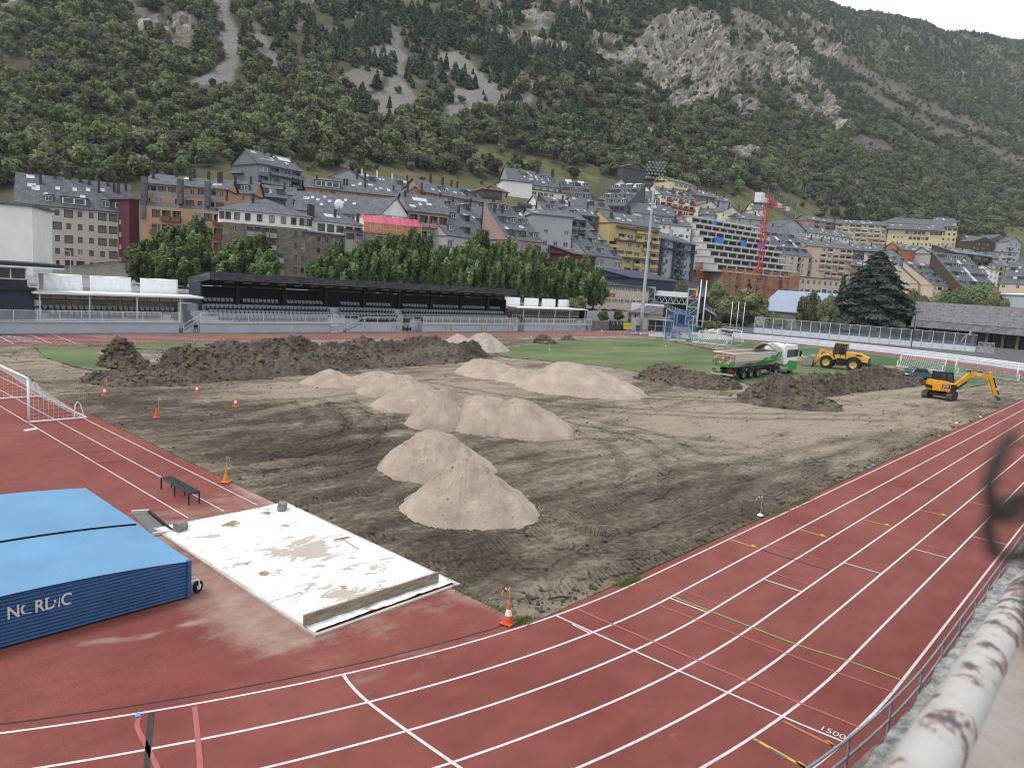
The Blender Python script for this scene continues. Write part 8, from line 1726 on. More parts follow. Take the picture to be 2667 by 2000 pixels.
for u,lab in ((512,'dark folding chair against the wall by the stair'),(1530,'dark folding chair at the right end of the stand')):
 root=thing('folding_chair',lab,'chair',(onY(u,865,76.05)[0],76.05,0));s=MB();s.box(-.22,.22,-.2,.2,.42,.46);s.build('seat',mat('brown_seat',(.10,.06,.05),.7),root);s=MB();s.box(-.24,.24,.18,.24,.6,.95);s.build('backrest',M_DARK,root);[(lambda r_:(r_.bar((x,y,0),(x,.2 if y > 0 else y,.9 if y > 0 else .44),.03),r_.build('leg',M_CHIM,root)))(MB()) for x in (-.22,.22) for y in (-.2,.22)]
root=thing('seat_pair','two black stadium seats standing below the stand wall','seat',(onY(1061,865,76.1)[0],76.1,0));[ob('seat',SEAT,root,(x,0,.05),0,1.25) for x in (-.36,.36)]
# floodlight mast
fm=thing('floodlight_mast','tall grey floodlight mast with a rack of round lamps','floodlight',P(1668,862));D0=(np.array(fm.location)-CAM)@_fw;h=at(1713,478,D0)[2];s=MB();s.tube([(0,0,z) for z in np.linspace(0,h,8)],list(np.linspace(.40,.21,8)),14);s.build('mast',mat('grey_mast_steel',(.36,.38,.41),.5,.15,.7),fm,smooth=True);ax=np.array([_r0[0],_r0[1],0]);ay=np.array([_r0[1]*-1,_r0[0],0]);M_RACK=mat('dark_rack_steel',(.07,.07,.075),.6)
s=MB();hw=2.05
for z in (0,1.6,3.1):s.bar(-ax*hw+[0,0,h+z],ax*hw+[0,0,h+z],.14);s.bar(-ax*hw+ay*1.2+[0,0,h+z],ax*hw+ay*1.2+[0,0,h+z],.10)
for x in (-hw,-hw/3,hw/3,hw):s.bar(ax*x+[0,0,h],ax*x+[0,0,h+3.2],.12);s.bar(ax*x+[0,0,h],ax*x+ay*1.2+[0,0,h],.1)
s.box(-.0,.0,0,0,0,0);pl=[-ax*2.2-ay*.5,ax*2.2-ay*.5,ax*2.2+ay*1.4,-ax*2.2+ay*1.4];s.poly([tuple(q+[0,0,h-.06]) for q in pl]);s.poly([tuple(q+[0,0,h]) for q in pl]);s.build('rack',M_RACK,fm)
lm=MB();lm.lathe([(.10,.28),(.22,.16),(.27,0),(.25,-.02)],n=14,axis='y',mi=0);lm.lathe([(.24,-.025),(.02,-.03)],n=14,axis='y',mi=1);LAMP=lm.mesh('lamp',[M_RACK,mat('lamp_glass',(.17,.19,.19),.2,.1,2)])
for r_,z in enumerate((.45,1.25,1.9,2.5,3.0,3.6)):
 for k in range(5 if r_ % 2 else 6):q=ax*(-hw+.2+(2*hw-.4)*(k+.5*(r_ % 2))/5)-ay*.35;o=ob('lamp',LAMP,fm,q+np.array([0,0,h+z]));o.rotation_euler=(-.25+random.uniform(-.2,.1),0,-YAW+random.uniform(-.5,.5))
# ================================================================== vehicles
M_TYRE=mat('tyre_rubber',(.022,.022,.023),.85,.25,3);M_MACHY=mat('machine_yellow',(.60,.34,.05),.45,.12,1.2);M_JCBY=mat('excavator_yellow',(.66,.30,.015),.4,.08,1.2);M_BLK=mat('machine_black',(.018,.018,.02),.5,.2,2);M_CABG=mat('cab_glass',(.03,.035,.04),.08,.2,1,alpha=.72,spec=.6);M_STL=mat('worn_bucket_steel',(.26,.25,.24),.45,.25,2,metal=.3)
def wheel(root,x,y,z,r,w,rimc,name='wheel',face=-1):
 s=MB();s.lathe([(r*.6,-w/2),(r*.93,-w/2),(r,-w*.36),(r,w*.36),(r*.93,w/2),(r*.6,w/2)],n=26,axis='y',cap=False);t=s.build(name,M_TYRE,root,loc=(x,y,z))
 s=MB();s.lathe([(r*.05,-w*.30),(r*.28,-w*.34),(r*.32,-w*.22),(r*.55,-w*.26),(r*.60,-w*.46),(r*.6,w*.46),(r*.3,w*.3),(r*.05,w*.3)],n=20,axis='y');s.build('rim',rimc,t)
 s=MB()
 for k in range(22):a=2*math.pi*k/22;s.cbox((math.cos(a)*r*1.0,0,math.sin(a)*r*1.0),.06*r/.5,w*.9,.06*r/.5)
 s.build('tread',M_TYRE,t);return t
# --- tipper truck, heading +x; its right side faces the viewer
YS=P(1955,986,.08)[1];tx=lambda u,v=985:onY(u,v,YS)[0]
tk=thing('tipper_truck','white and green articulated tipper truck with a rusty tailgate','truck',(tx(1912),YS,.08));T0=np.array(tk.location);X_=lambda u:tx(u)-T0[0]
Wt=2.5;xr0,xr1=X_(1912),X_(2030);zr=onY(1930,922,YS)[2]-T0[2];zr=min(max(zr,2.7),3.4);M_TW=mat('grubby_white_paint',(.62,.60,.55),.5,.18,1.0,col2=(.50,.42,.33));M_TG=mat('truck_green',(.04,.25,.06),.45);M_RUST=mat('rusty_white',(.58,.53,.47),.7,.2,3,col2=(.27,.11,.05),sharp=.12)
prof=[(0.05,zr),(0,zr-.15),(.08,1.95),(.5,1.30),(2.0,1.30),(2.42,1.95),(2.5,zr-.15),(2.45,zr)];s=MB();n=len(prof)
V_=[];xs4=(xr0+.0,xr0+.55,xr1-.9,xr1)
for x,lift in zip(xs4,(.15,0,0,.35)):V_ += [(x-(.25 if x == xr0 and z > 2.4 else 0),y,z if z > 1.9 else z+lift) for y,z in prof]
s.add(V_,[(i*n+k,i*n+k+1,(i+1)*n+k+1,(i+1)*n+k) for i in range(3) for k in range(n-1)]+[tuple(3*n+k for k in range(n))]);tub=s.build('tub',M_TW,tk)
s=MB();s.poly([V_[k] for k in range(n)]);s.poly([(q[0]-.06,q[1],q[2]) for q in V_[1:n-1]]);tg=s.build('tailgate',M_RUST,tk,fix=False)
s=MB();s.bar((xr0-.3,.45,1.5),(xr0-.3,2.05,1.5),.1,.35);s.bar((xr0-.3,.02,1.9),(xr0-.3,.5,1.4),.1,.3);s.bar((xr0-.3,2.48,1.9),(xr0-.3,2.0,1.4),.1,.3);s.build('tailgate_green_frame',M_TG,tg)
s=MB();s.tube([(xr0-.2,.0,zr),(xr1,.0,zr)],.07,8);s.tube([(xr0-.2,2.5,zr),(xr1,2.5,zr)],.07,8);s.tube([(xr0-.25,0,zr),(xr0-.25,2.5,zr)],.07,8);s.build('rim_rail',M_TW,tub);s=MB();s.quad((xr0+.2,.12,2.2),(xr1-.2,.12,2.2),(xr1-.2,2.38,2.2),(xr0+.2,2.38,2.2));s.build('inner_floor',mat('rusty_brown_floor',(.16,.085,.055),.8,.3,1.5),tub)
Lm=xr1-xr0;s=MB();gp_=[(.16,1.42),(.3,1.75),(.42,1.55),(.55,1.9),(.63,2.25),(.7,2.1),(.77,2.5),(.84,2.35),(.9,2.75),(.985,2.85),(.985,2.2),(.9,1.75),(.7,1.42)]
s.poly([(xr0+Lm*a,(-.02 if z > 1.95 else -.02+(1.95-z)*.65),z) for a,z in gp_]);s.build('green_mountain_graphic',M_TG,tub)
s=MB();s.tube([(xr1-2.2,y,zr+.1+.75*math.sin(math.pi*(y+.1)/2.7)) for y in np.linspace(-.08,2.58,9)],.10,7);
for i in range(8):
 y0_,y1_=-.1+2.7*i/8,-.1+2.7*(i+1)/8;f_=lambda x,y:(x,y,zr+.02+.7*math.sin(math.pi*(y+.1)/2.7)*(1-.15*math.sin(x*3)))
 for j in range(6):xa,xb=xr1-2.2+2.3*j/6,xr1-2.2+2.3*(j+1)/6;s.quad(f_(xa,y0_),f_(xb,y0_),f_(xb,y1_),f_(xa,y1_))
s.build('rolled_cover',mat('stone_grey_canvas',(.27,.25,.215),.9,.2,2,bump=.5,bscale=5),tk,smooth=True)
s=MB();s.box(xr0+.1,X_(2035),.75,1.0,.95,1.22);s.box(xr0+.1,X_(2035),1.5,1.75,.95,1.22);s.box(X_(1990),X_(2060),.6,1.9,.7,.95);s.box(xr0-.15,xr0+.1,.1,2.4,.55,.72);s.build('chassis',M_BLK,tk);s=MB();s.bar((xr0-.35,-.02,.55),(xr0-.35,2.5,.55),.1,.16);s.build('rear_bumper',mat('pale_bumper',(.4,.38,.36),.6),tk)
for y in (.05,2.05):s=MB();s.box(xr0-.22,xr0-.12,y,y+.45,.85,1.05);s.build('tail_light',mat('tail_light_red',(.30,.02,.02),.3),tk)
for u in (1937,1956,1974):
 for y in (.2,2.3):wheel(tk,X_(u),y,.52,.52,.38,M_STL)
 s=MB();s.tube([(X_(u)+.62*math.cos(t),.1,.55+.62*math.sin(t)) for t in np.linspace(.1,3.04,9)],.09,6);s.build('mudguard',M_BLK,tk)
for y in (.2,2.3):wheel(tk,X_(2020),y,.52,.52,.38,M_STL);wheel(tk,X_(2058),y,.52,.52,.34,M_STL)
s=MB();s.tube([(X_(2020)+.66*math.cos(t),.1,.55+.66*math.sin(t)) for t in np.linspace(-.1,3.2,9)],.12,6);s.box(X_(2002),X_(2004)+.1,-.02,.4,.6,1.0);s.build('mudguard',M_BLK,tk);s=MB();s.tube([(X_(2030),.25,.75),(X_(2048),.25,.75)],.32,12);s.build('fuel_tank',mat('grey_tank',(.30,.29,.27),.4),tk)
c0,c1=X_(2036),X_(2071);s=MB();s.prism([(c0,1.0),(c1-.1,1.0),(c1,1.3),(c1,2.0),(c1-.25,3.15),(c1-.6,3.5),(c0+.1,3.5),(c0,3.3)],0,Wt,'y');cab=s.build('cab',M_WHITE,tk,bevel=.06)
s=MB();s.box(c0+.75,c1-.12,-.02,0,2.05,2.95);s.build('side_window',M_PANE,cab);s=MB();s.quad((c1+.01,.15,2.05),(c1+.01,Wt-.15,2.05),(c1-.22,Wt-.15,3.05),(c1-.22,.15,3.05));s.build('windscreen',M_PANE,cab);s=MB();s.box(c0-.02,c1+.04,-.03,Wt+.03,.45,1.28);s.prism([(c0+1.1,1.25),(c1+.02,1.25),(c1+.02,1.5),(c0+1.6,1.7),(c0+1.2,1.5)],-.035,-.015,'y');s.build('green_skirt',M_TG,cab,bevel=.04)
s=MB();s.box(c1-.1,c1+.05,-.42,-.2,2.1,2.8);s.build('mirror',M_BLK,cab)
for y in (.5,2.0):s=MB();s.lathe([(.1,0),(.1,.14),(.04,.2)],n=10,c=(c0+1.0,y,3.5));s.build('beacon',mat('amber_beacon',(.7,.22,.03),.3),cab)
# --- wheel loader: nose towards the upper left, left side to the viewer
pf,prr=P(2150,958,.09),P(2220,966,.09);hd_=pf-prr;ld=thing('wheel_loader','yellow wheel loader with a worn steel bucket on the lawn','loader',(pf+prr)/2,math.atan2(hd_[1],hd_[0]));wb_=np.linalg.norm(hd_[:2])/2
# local frame: +x nose, +y is the side towards the viewer after mirroring
sy=1 if (np.array([-math.sin(ld.rotation_euler[2]),math.cos(ld.rotation_euler[2]),0])@(CAM-np.array(ld.location))) > 0 else -1
M_DY=mat('dusty_yellow_rim',(.50,.30,.08),.6)
for x in (-wb_,wb_):
 for y in (0,-2.3):wheel(ld,x,sy*y,.82,.82,.62,M_DY)
s=MB();s.prism([(-wb_-1.7,1.0),(-wb_-1.75,1.9),(-wb_-.6,2.35),(-.55,2.45),(-.5,1.35),(-wb_+.9,1.3)],sy*-.35,sy*-1.95,'y');bd=s.build('engine_hood',M_MACHY,ld,bevel=.06);s=MB();s.prism([(-wb_-1.82,1.05),(-wb_-1.82,1.85),(-wb_-1.7,1.9),(-wb_-1.7,1.0)],sy*-.4,sy*-1.9,'y');s.build('grille',M_BLK,bd);s=MB();s.box(-wb_-.9,-wb_-.1,min(sy*-.33,sy*-.36),max(sy*-.33,sy*-.36),2.0,2.2);s.build('name_plate',M_BLK,bd)
s=MB();s.prism([(-wb_-2.1,.75),(-wb_-2.1,1.15),(-wb_-.9,1.3),(-wb_-.9,.8)],sy*-.2,sy*-2.1,'y');s.box(-1.6,wb_+.4,*sorted((sy*-.6,sy*-1.7)),.7,1.3);s.box(-.7,.5,*sorted((sy*-.25,sy*-.6)),.55,1.5);s.build('frame',M_BLK,ld,bevel=.04)
for k,z in enumerate((.6,.95,1.3)):s=MB();s.box(-.5,.1,*sorted((sy*-.12,sy*-.3)),z,z+.06);s.build('step',M_BLK,ld)
for x in (-wb_,wb_):s=MB();s.tube([(x+.98*math.cos(t),sy*-.05,.85+.95*math.sin(t)) for t in np.linspace(.5,2.7,8)],.13,6);s.build('mudguard',M_BLK if x < 0 else M_MACHY,ld)
s=MB();s.prism([(-.6,1.4),(.75,1.4),(1.05,2.2),(.85,3.45),(-.5,3.45),(-.65,2.3)],sy*-.4,sy*-1.9,'y');cb_=s.build('cab_glass',M_CABG,ld);s=MB();s.box(-.72,1.0,*sorted((sy*-.3,sy*-2.0)),3.43,3.6);s.build('cab_roof',M_MACHY,cb_,bevel=.04)
for (a,e) in (((-.62,1.4),(-.5,3.45)),((.75,1.4),(1.05,2.2)),((1.05,2.2),(.85,3.45)),((.1,1.4),(.12,3.45))):
 for y in (-.4,-1.9):s=MB();s.bar((a[0],sy*y,a[1]),(e[0],sy*y,e[1]),.1);s.build('pillar',M_BLK,cb_)
s=MB();s.box(-.5,.8,*sorted((sy*-.35,sy*-.42)),1.3,1.95);s.build('cab_side',M_MACHY,cb_);s=MB();s.box(-.25,.25,*sorted((sy*-.9,sy*-1.4)),1.5,2.5);s.build('driver_seat',M_BLK,cb_)
for y in (-.55,-1.75):s=MB();pp=[(.75,sy*y,1.95),(1.6,sy*y,2.05),(wb_+1.2,sy*y,1.15),(wb_+1.75,sy*y,.5)];[s.bar(a,e,.18,.42) for a,e in zip(pp,pp[1:])];s.build('lift_arm',M_MACHY,ld,bevel=.03)
s=MB();s.bar((1.0,sy*-1.15,2.0),(wb_+1.0,sy*-1.15,2.35),.22,.3);s.bar((wb_+1.0,sy*-1.15,2.4),(wb_+1.3,sy*-1.15,1.2),.2,.35);s.build('tilt_link',M_MACHY,ld)
bx=wb_+1.7;s=MB();pb_=[(bx,.25),(bx-.05,.8),(bx+.15,1.35),(bx+.5,1.6),(bx+.45,1.0),(bx+.5,.35),(bx+1.5,.10),(bx+1.5,.02),(bx+.3,.03)];s.prism(pb_,sy*.35,sy*-2.65,'y');bk_=s.build('bucket',M_STL,ld,bevel=.02)
for y in (.33,-2.66):s=MB();s.prism([(bx,.2),(bx+.15,1.35),(bx+.5,1.6),(bx+1.5,.1),(bx+.3,.03)],sy*y,sy*(y+.04),'y');s.build('bucket_cheek',M_STL,bk_)
# --- excavator
pt=(P(2407,1037)+P(2470,1046))/2;ex=thing('excavator','orange-yellow tracked mini excavator reaching its bucket to the track edge','excavator',(pt[0]+1.2,pt[1],.05));E0=np.array(ex.location)
for y in (-1.08,1.08):
 s=MB();pr2=[(1.35*math.cos(t)*(1 if abs(math.cos(t)) < .5 else 1)+(.0),.36+.36*math.sin(t)) for t in np.linspace(0,2*math.pi,8,endpoint=False)];pr2=[(-1.1,.02),(1.1,.02),(1.42,.2),(1.5,.4),(1.38,.62),(1.1,.74),(-1.1,.74),(-1.38,.62),(-1.5,.4),(-1.42,.2)];s.prism(pr2,y-.23,y+.23,'y');tr2=s.build('track',M_TYRE,ex);m_=len(pr2)
 for k in range(34):
  f=k/34*m_;i=int(f);a,e=np.array(pr2[i]),np.array(pr2[(i+1) % m_]);q=a+(e-a)*(f-i);s=MB();s.cbox((q[0],y,q[1]),.06,.5,.06);s.build('shoe',mat('muddy_shoe',(.10,.085,.07),.9,.3,4),tr2)
s=MB();s.box(-.9,.9,-.9,.9,.35,.65);s.lathe([(.55,.6),(.55,.85)],n=20);s.build('undercarriage',M_BLK,ex)
bd_=P(2600,1050)-np.array(ex.location);th=math.atan2(bd_[1],bd_[0]);up2=ob('house',None,ex);up2.rotation_euler=(0,0,th)
def eb(m_,nm,mats,**k):return m_.build(nm,mats,up2,**k)
# upper structure in a frame with +x along the boom; the right side (-y) faces the viewer
s=MB();rr_=[(-1.15,-.75),(-1.25,0),(-1.15,.75),(-.7,1.08),(.9,1.08),(.9,-1.08),(-.7,-1.08)];s.prism(rr_,.85,1.72,'z');bo=eb(s,'engine_cover',M_JCBY,bevel=.08);s=MB();s.prism([(-1.1,-.7),(-1.2,0),(-1.1,.7),(-.6,1.0),(.2,1.0),(.2,-1.0),(-.6,-1.0)],1.72,1.86,'z');eb(s,'cover_top',M_JCBY,bevel=.05)
s=MB();s.box(.35,.95,-1.10,-.3,.9,1.6);eb(s,'black_side_panel',M_BLK);s=MB();s.box(-1.28,-1.0,-.55,.55,1.05,1.35);eb(s,'vent',M_BLK)
o=ob('lettering',text_mesh('JCB',.34,M_WHITE,.012,True),up2,(-.15,-1.10,1.38));o.rotation_euler=(math.pi/2,0,0);s=MB();s.box(-.5,.25,-1.096,-1.085,1.2,1.56);eb(s,'badge',M_BLK)
s=MB();s.prism([(-.45,1.6),(1.15,.95),(1.2,1.9),(1.0,2.62),(-.35,2.62)],.0,1.05,'y');cg2=eb(s,'cab_glass',M_CABG);s=MB();s.box(-.5,1.15,-.04,1.1,2.6,2.72);eb(s,'cab_roof',M_BLK,bevel=.04)
for (a,e) in (((-.45,1.0),(-.38,2.6)),((1.15,.95),(1.2,1.9)),((1.2,1.9),(1.02,2.62)),((.4,1.0),(.45,2.62))):
 for y in (0.0,1.05):s=MB();s.bar((a[0],y,a[1]),(e[0],y,e[1]),.09);eb(s,'cab_pillar',M_BLK)
ez=lambda u,v:(lambda q:(math.hypot(q[0]-E0[0],q[1]-E0[1]),q[2]-E0[2]))(at(u,v,(E0-CAM)@_fw+1.6))
BP=[(1.0,1.25),(1.75,1.95),(2.55,2.72),(3.0,2.78),(4.55,2.45)];s=MB();wd_=(.42,.46,.5,.46,.34)
for (a,e,w_) in zip(BP,BP[1:],wd_):s.bar((a[0],-.35,a[1]),(e[0],-.35,e[1]),.26,w_)
bm_=eb(s,'boom',M_JCBY,bevel=.03);s=MB();s.bar((1.2,-.35,1.0),(2.3,-.35,1.9),.13);s.bar((2.2,-.35,3.0),(3.7,-.35,3.0),.12);eb(s,'cylinder',M_BLK);s=MB();s.bar((3.7,-.35,3.0),(4.45,-.35,3.0),.06);eb(s,'cylinder_rod',M_STL)
o=ob('boom_lettering',text_mesh('JCB',.28,M_WHITE,.012,True),up2,(3.35,-.50,2.70));o.rotation_euler=(math.pi/2,.2,0)
s=MB();s.bar((4.45,-.35,3.05),(4.65,-.35,2.3),.24,.35);s.bar((4.65,-.35,2.35),(5.35,-.35,.75),.22,.36);eb(s,'arm',M_JCBY,bevel=.03);s=MB();s.bar((4.9,-.35,2.5),(5.35,-.35,1.5),.1);s.bar((5.3,-.35,1.0),(5.55,-.35,1.2),.1,.16);s.bar((5.55,-.35,1.2),(5.75,-.35,.75),.08);eb(s,'bucket_linkage',M_BLK)
s=MB();s.prism([(5.3,.75),(5.75,.85),(6.05,.62),(6.05,.3),(5.75,.02),(5.6,.05),(5.75,.3),(5.65,.5)],-.75,.05,'y');eb(s,'bucket',M_STL,bevel=.03);s=MB();s.box(.9,1.25,-.6,-.1,.75,1.5);eb(s,'swing_bracket',M_BLK)
for nm in [c for c in up2.children]:nm.parent=ex;nm.matrix_parent_inverse=Matrix.Rotation(th,4,'Z')
bpy.data.objects.remove(up2)
# operator: one skinned body in the cab
pm_=bpy.data.meshes.new('person');jv=[(0,0,0),(.0,0,.25),(.03,0,.45),(.05,0,.56),(.08,0,.70),(.08,0,.80),(.02,.2,.46),(.18,.26,.25),(.42,.2,.22),(.02,-.2,.46),(.18,-.26,.25),(.42,-.2,.22),(.35,.12,.0),(.42,.12,-.4),(.35,-.12,.0),(.42,-.12,-.4)]
je=[(0,1),(1,2),(2,3),(3,4),(4,5),(2,6),(6,7),(7,8),(2,9),(9,10),(10,11),(0,12),(12,13),(0,14),(14,15)];pm_.from_pydata(jv,je,[]);po_=ob('person',pm_);md=po_.modifiers.new('skin','SKIN')
for v_,r_ in zip(pm_.skin_vertices[0].data,(.15,.16,.15,.06,.10,.085,.07,.05,.035,.07,.05,.035,.08,.05,.08,.05)):v_.radius=(r_,r_*.9)
pm_.skin_vertices[0].data[0].use_root=True;md2=po_.modifiers.new('smooth','SUBSURF');md2.levels=md2.render_levels=1;pm_.materials.append(mat('orange_work_shirt',(.55,.13,.03),.8));cs_,sn_=math.cos(th),math.sin(th);po_.location=E0+[.3*cs_-.45*sn_,.3*sn_+.45*cs_,1.45];po_.rotation_euler=(0,0,th);tag(po_,'person in an orange shirt sitting at the controls of the excavator','person')
s=MB();s.lathe([(.02,.62),(.075,.66),(.09,.73),(.08,.80)],n=12,c=(.09,0,0));s.build('face',mat('skin',(.38,.22,.15),.6),po_,smooth=True);s=MB();s.lathe([(.105,.74),(.105,.80),(.06,.87),(.01,.885)],n=12,c=(.06,0,0));s.build('hair',mat('dark_hair',(.02,.015,.012),.7),po_,smooth=True)
# --- cars
def car(name,label,loc,rz,paint,L=4.4,W=1.72,H=1.42,soft=False):
 c=thing(name,label,'car',loc,rz);h=L/2;g0=.22
 s=MB();s.prism([(-h,.4),(-h+.05,.75),(-h+.25,.9),(.75,.92),(h-.2,.78),(h,.55),(h-.05,.3),(-h+.1,.28)],-W/2,W/2,'y');bd=s.build('body',paint,c,bevel=.09)
 top=[(-h+.12,.9),(-h+.45,H-.08),(-h+.8,H),(.1,H-.02),(.85,.92)] if not soft else [(-h+.7,.88),(-h+.95,H-.05),(-.1,H),(.55,.9)]
 wi=W/2-.13;s=MB();s.prism(top,-wi,wi,'y');gh=s.build('greenhouse',M_PANE if not soft else M_BLK,c,bevel=.05)
 s=MB();s.prism([(p_[0],p_[1]+.015) for p_ in top[1:-1]]+[(p_[0],p_[1]-.05) for p_ in reversed(top[1:-1])],-wi-.01,wi+.01,'y');s.build('roof',paint if not soft else M_BLK,gh)
 if not soft:
  for x in (-h+.55,-.35,.55):
   for y in (-wi,wi):s=MB();s.bar((x-.12,y*1.005,.92),(x+(.1 if x < .5 else -.3),y*.99,H-.04),.07);s.build('pillar',paint,gh)
  for y in (-wi+.15,wi-.15):s=MB();s.bar((-h+.7,y,H+.06),(.1,y,H+.05),.04);s.build('roof_rail',M_BLK,gh)
 for x in (-h+.78,h-.82):
  for y in (-W/2+.1,W/2-.1):wheel(c,x,y,.31,.31,.2,M_STL)
 for y in (-W/2+.18,W/2-.18):s=MB();s.cbox((-h-.005,y,.72),.06,.22,.26);s.build('tail_light',mat('tail_lamp',(.45,.06,.02),.3),bd);s=MB();s.cbox((h-.04,y,.6),.08,.28,.16);s.build('headlight',M_PANE2,bd)
 s=MB();s.cbox((-h-.01,0,.62),.03,.5,.12);s.build('number_plate',M_WHITE,bd);s=MB();s.cbox((-h,0,.4),.14,W-.1,.16);s.build('bumper',M_BLK,bd,bevel=.03);return c
q=P(2388,988,.05);car('estate_car','teal green estate car with roof rails behind the earth bank',(q[0]+.6,q[1]-.2,.05),-.55,mat('teal_car_paint',(.025,.10,.13),.3,.1,1,spec=.5))
q=P(1866,868,.02);car('convertible_car','small white convertible with black soft top on the far paving',(q[0],q[1],.02),-.75+math.pi,mat('cream_car_paint',(.70,.69,.62),.3,.03,1,spec=.5),3.8,1.7,1.38,True)
q=P(1905,852,.3);car('parked_car','grey-blue car parked behind the ramp railing',(q[0]+6,q[1]+4,.3),-.75,mat('grey_blue_car_paint',(.10,.13,.18),.3,.05,1,spec=.5))
# ================================================================== near railing, wall and parapet
nr=thing('track_railing','grey tubular railing along the outside of the near bend and straight','railing',(0,-7.9,0));NO=[-c for c in nr.location];M_TUBE=mat('weathered_grey_tube',(.22,.24,.26),.5,.15,4)
def rp(t):
 r=R0+7.9
 return (t,-7.9) if t >= 0 else (r*math.cos(-math.pi/2+t/r),R0+r*math.sin(-math.pi/2+t/r))
tt_=np.linspace(-22,75,140)
for z in (.95,.55):s=MB();s.tube([(*rp(t),z) for t in tt_],.028,8);s.build('rail',M_TUBE,nr,loc=NO,smooth=True)
for t in np.arange(-20.7,75,1.97):s=MB();s.tube([(*rp(t),0),(*rp(t),.95)],.026,8);s.build('post',M_TUBE,nr,loc=NO)
s=MB()
for a,e in zip(tt_,tt_[1:]):
 f=lambda t,o,z:((t,-7.32-o,z) if t >= 0 else ((R0+7.32+o)*math.cos(-math.pi/2+t/(R0+7.9)),R0+(R0+7.32+o)*math.sin(-math.pi/2+t/(R0+7.9)),z))
 s.quad(f(a,.44,.01),f(e,.44,.01),f(e,.50,.10),f(a,.50,.10));s.quad(f(a,.50,.10),f(e,.50,.10),f(e,.95,.12),f(a,.95,.12))
struct('gutter_strip',s.mesh('gutter_strip',mat('dark_wet_concrete',(.06,.057,.055),.8,.4,2,bump=.5,bscale=20,col2=(.16,.12,.10))))
# old crumbling concrete wall below the terrace
nx,ny=420,60;xs_=np.linspace(-14,34,nx);row=np.linspace(0,1,ny);XX,TT2=np.meshgrid(xs_,row);edge_=.10*fbm(xs_*1.1,xs_*0,seed=81,octaves=5)+.05*fbm(xs_*5,xs_*0,seed=82,octaves=3)
YY=np.where(TT2 < .3,-8.46+edge_[None,:]*1.0,-8.46-(TT2-.3)*2.6+edge_[None,:]*np.clip(1-(TT2-.3)*3,0,1));ZZ=np.where(TT2 < .3,2.0*TT2/.3,2.0+.25*(TT2-.3));ro=fbm(XX*7,YY*7+ZZ*7,seed=83,octaves=4);ZZ=ZZ+.05*ro*(TT2 > .25)+.035*np.abs(fbm(XX*16,YY*16,seed=84,octaves=2))*(TT2 > .28)
wl2=thing('retaining_wall','crumbling pale concrete wall top below the terrace at the right','wall',(5,-9,0));ob('wall',grid_mesh('wall',XX-5,YY+9,ZZ,mat('crumbling_concrete',(.13,.13,.125),.95,.2,4,bump=1.6,bscale=22,detail=12,col2=(.34,.34,.33))),wl2)
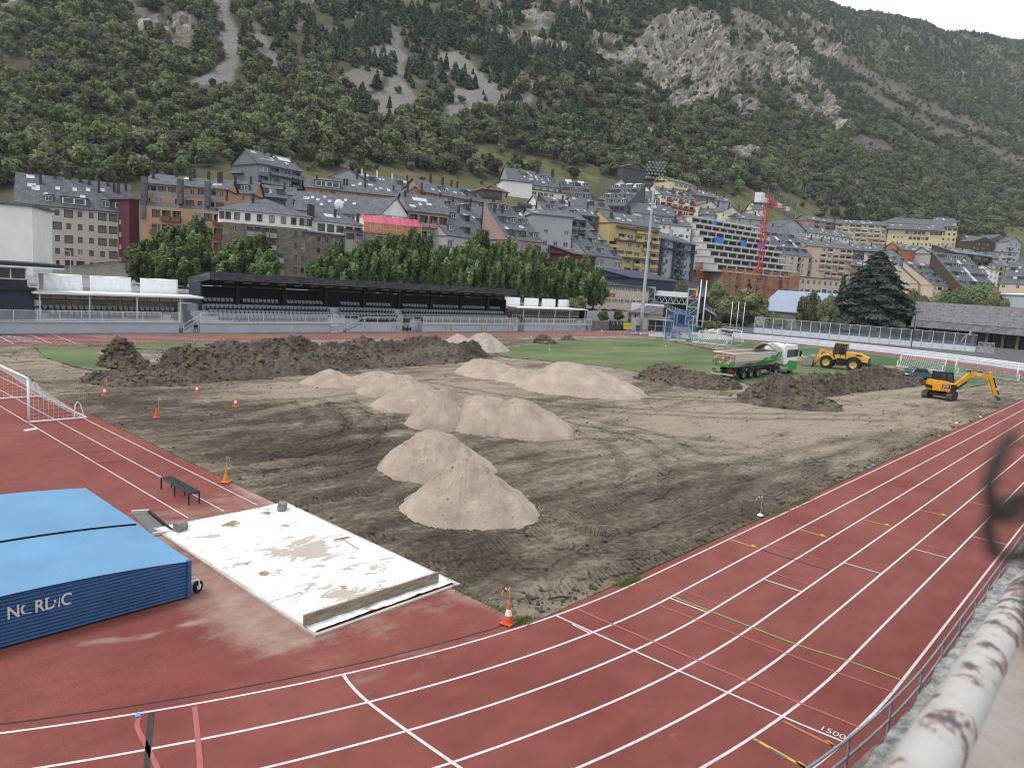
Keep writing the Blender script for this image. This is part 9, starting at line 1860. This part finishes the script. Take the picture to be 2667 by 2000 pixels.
# terrace parapet and the peeling white handrail close to the viewer
pa=thing('parapet','blurred tan concrete parapet of the viewing terrace at the lower right','parapet',(-16,-11.2,7));s=MB();s.box(-2.6,9,-1.0,.50,-6.9,.90);s.build('wall',mat('tan_grey_concrete',(.27,.185,.14),.9,.3,3.5,col2=(.22,.20,.185),bump=.3,bscale=30),pa)
hr=thing('handrail','peeling white-painted iron handrail close to the viewer at lower right','handrail',(-17,-10.79,7.4));d=.63;A_=at(2408,2000,d);B_=at(2667,1542,d*152/70);dr_=(B_-A_)/np.linalg.norm(B_-A_);L0=np.array(hr.location)
def peel():
 m=bpy.data.materials.new('peeling_white_paint');m.use_nodes=True;n,l=m.node_tree.nodes,m.node_tree.links;b=n['Principled BSDF'];b.inputs['Roughness'].default_value=.6;tc=n.new('ShaderNodeTexCoord')
 def nz(sc,det):k=n.new('ShaderNodeTexNoise');k.inputs['Scale'].default_value=sc;k.inputs['Detail'].default_value=det;k.inputs['Roughness'].default_value=.7;l.new(tc.outputs['Object'],k.inputs['Vector']);return k.outputs['Fac']
 r=n.new('ShaderNodeValToRGB');e=r.color_ramp.elements;e[0].position,e[0].color=.40,(.07,.065,.085,1);e[1].position,e[1].color=.56,(.44,.42,.40,1);k=e.new(.44);k.color=(.17,.085,.06,1);k=e.new(.48);k.color=(.40,.37,.34,1);l.new(nz(19,12),r.inputs['Fac']);l.new(r.outputs[0],b.inputs['Base Color'])
 bp=n.new('ShaderNodeBump');bp.inputs['Distance'].default_value=.004;l.new(nz(30,8),bp.inputs['Height']);l.new(bp.outputs[0],b.inputs['Normal']);return m
s=MB();s.tube([A_-dr_*.8-L0+dr_*t for t in np.linspace(0,6,40)],.025,18);s.build('rail',peel(),hr,smooth=True)
for t in (1.75,3.4):q=A_+dr_*t-L0;s=MB();s.tube([q,q*[1,1,0]+[0,0,.6]],.02,10);s.build('post',MATS['weathered_grey_tube'],hr)
fw_=thing('wire_fence','dark out-of-focus chain-link wire at the right edge, very near','fence',at(2690,1500,.16)-[0,0,.05]);F0=np.array(fw_.location);M_WIRE=mat('dark_rusty_wire',(.035,.028,.022),.7,.3,40)
for k,pts_ in enumerate((((2640,1130),(2600,1190),(2575,1260),(2585,1320),(2620,1350),(2660,1330)),((2600,1310),(2570,1370),(2590,1440),(2640,1455),(2700,1420)),((2590,1330),(2640,1300),(2700,1290)))):s=MB();s.tube([at(u,v,.15+.006*k)-F0 for u,v in pts_],.0015,8);s.build('wire',M_WIRE,fw_,smooth=True)
s=MB();s.tube([at(2755,900,.16)-F0,at(2735,1300,.155)-F0,at(2720,1700,.155)-F0],.004,8);s.build('fence_post',M_WIRE,fw_)
# ================================================================== air
hz=MB();hz.box(-2950,2950,-2950,2950,-1.1,640);hm=bpy.data.materials.new('haze_air');hm.use_nodes=True;hn=hm.node_tree.nodes
for n_ in list(hn):
 if n_.type == 'BSDF_PRINCIPLED':hn.remove(n_)
pv=hn.new('ShaderNodeVolumePrincipled');pv.inputs['Color'].default_value=(.86,.92,1.0,1);pv.inputs['Density'].default_value=.00009;pv.inputs['Anisotropy'].default_value=.2
hm.node_tree.links.new(pv.outputs[0],hn['Material Output'].inputs['Volume']);hzo=hz.build('haze',hm);tag(hzo,'thin grey-blue valley haze',None,None,'stuff')
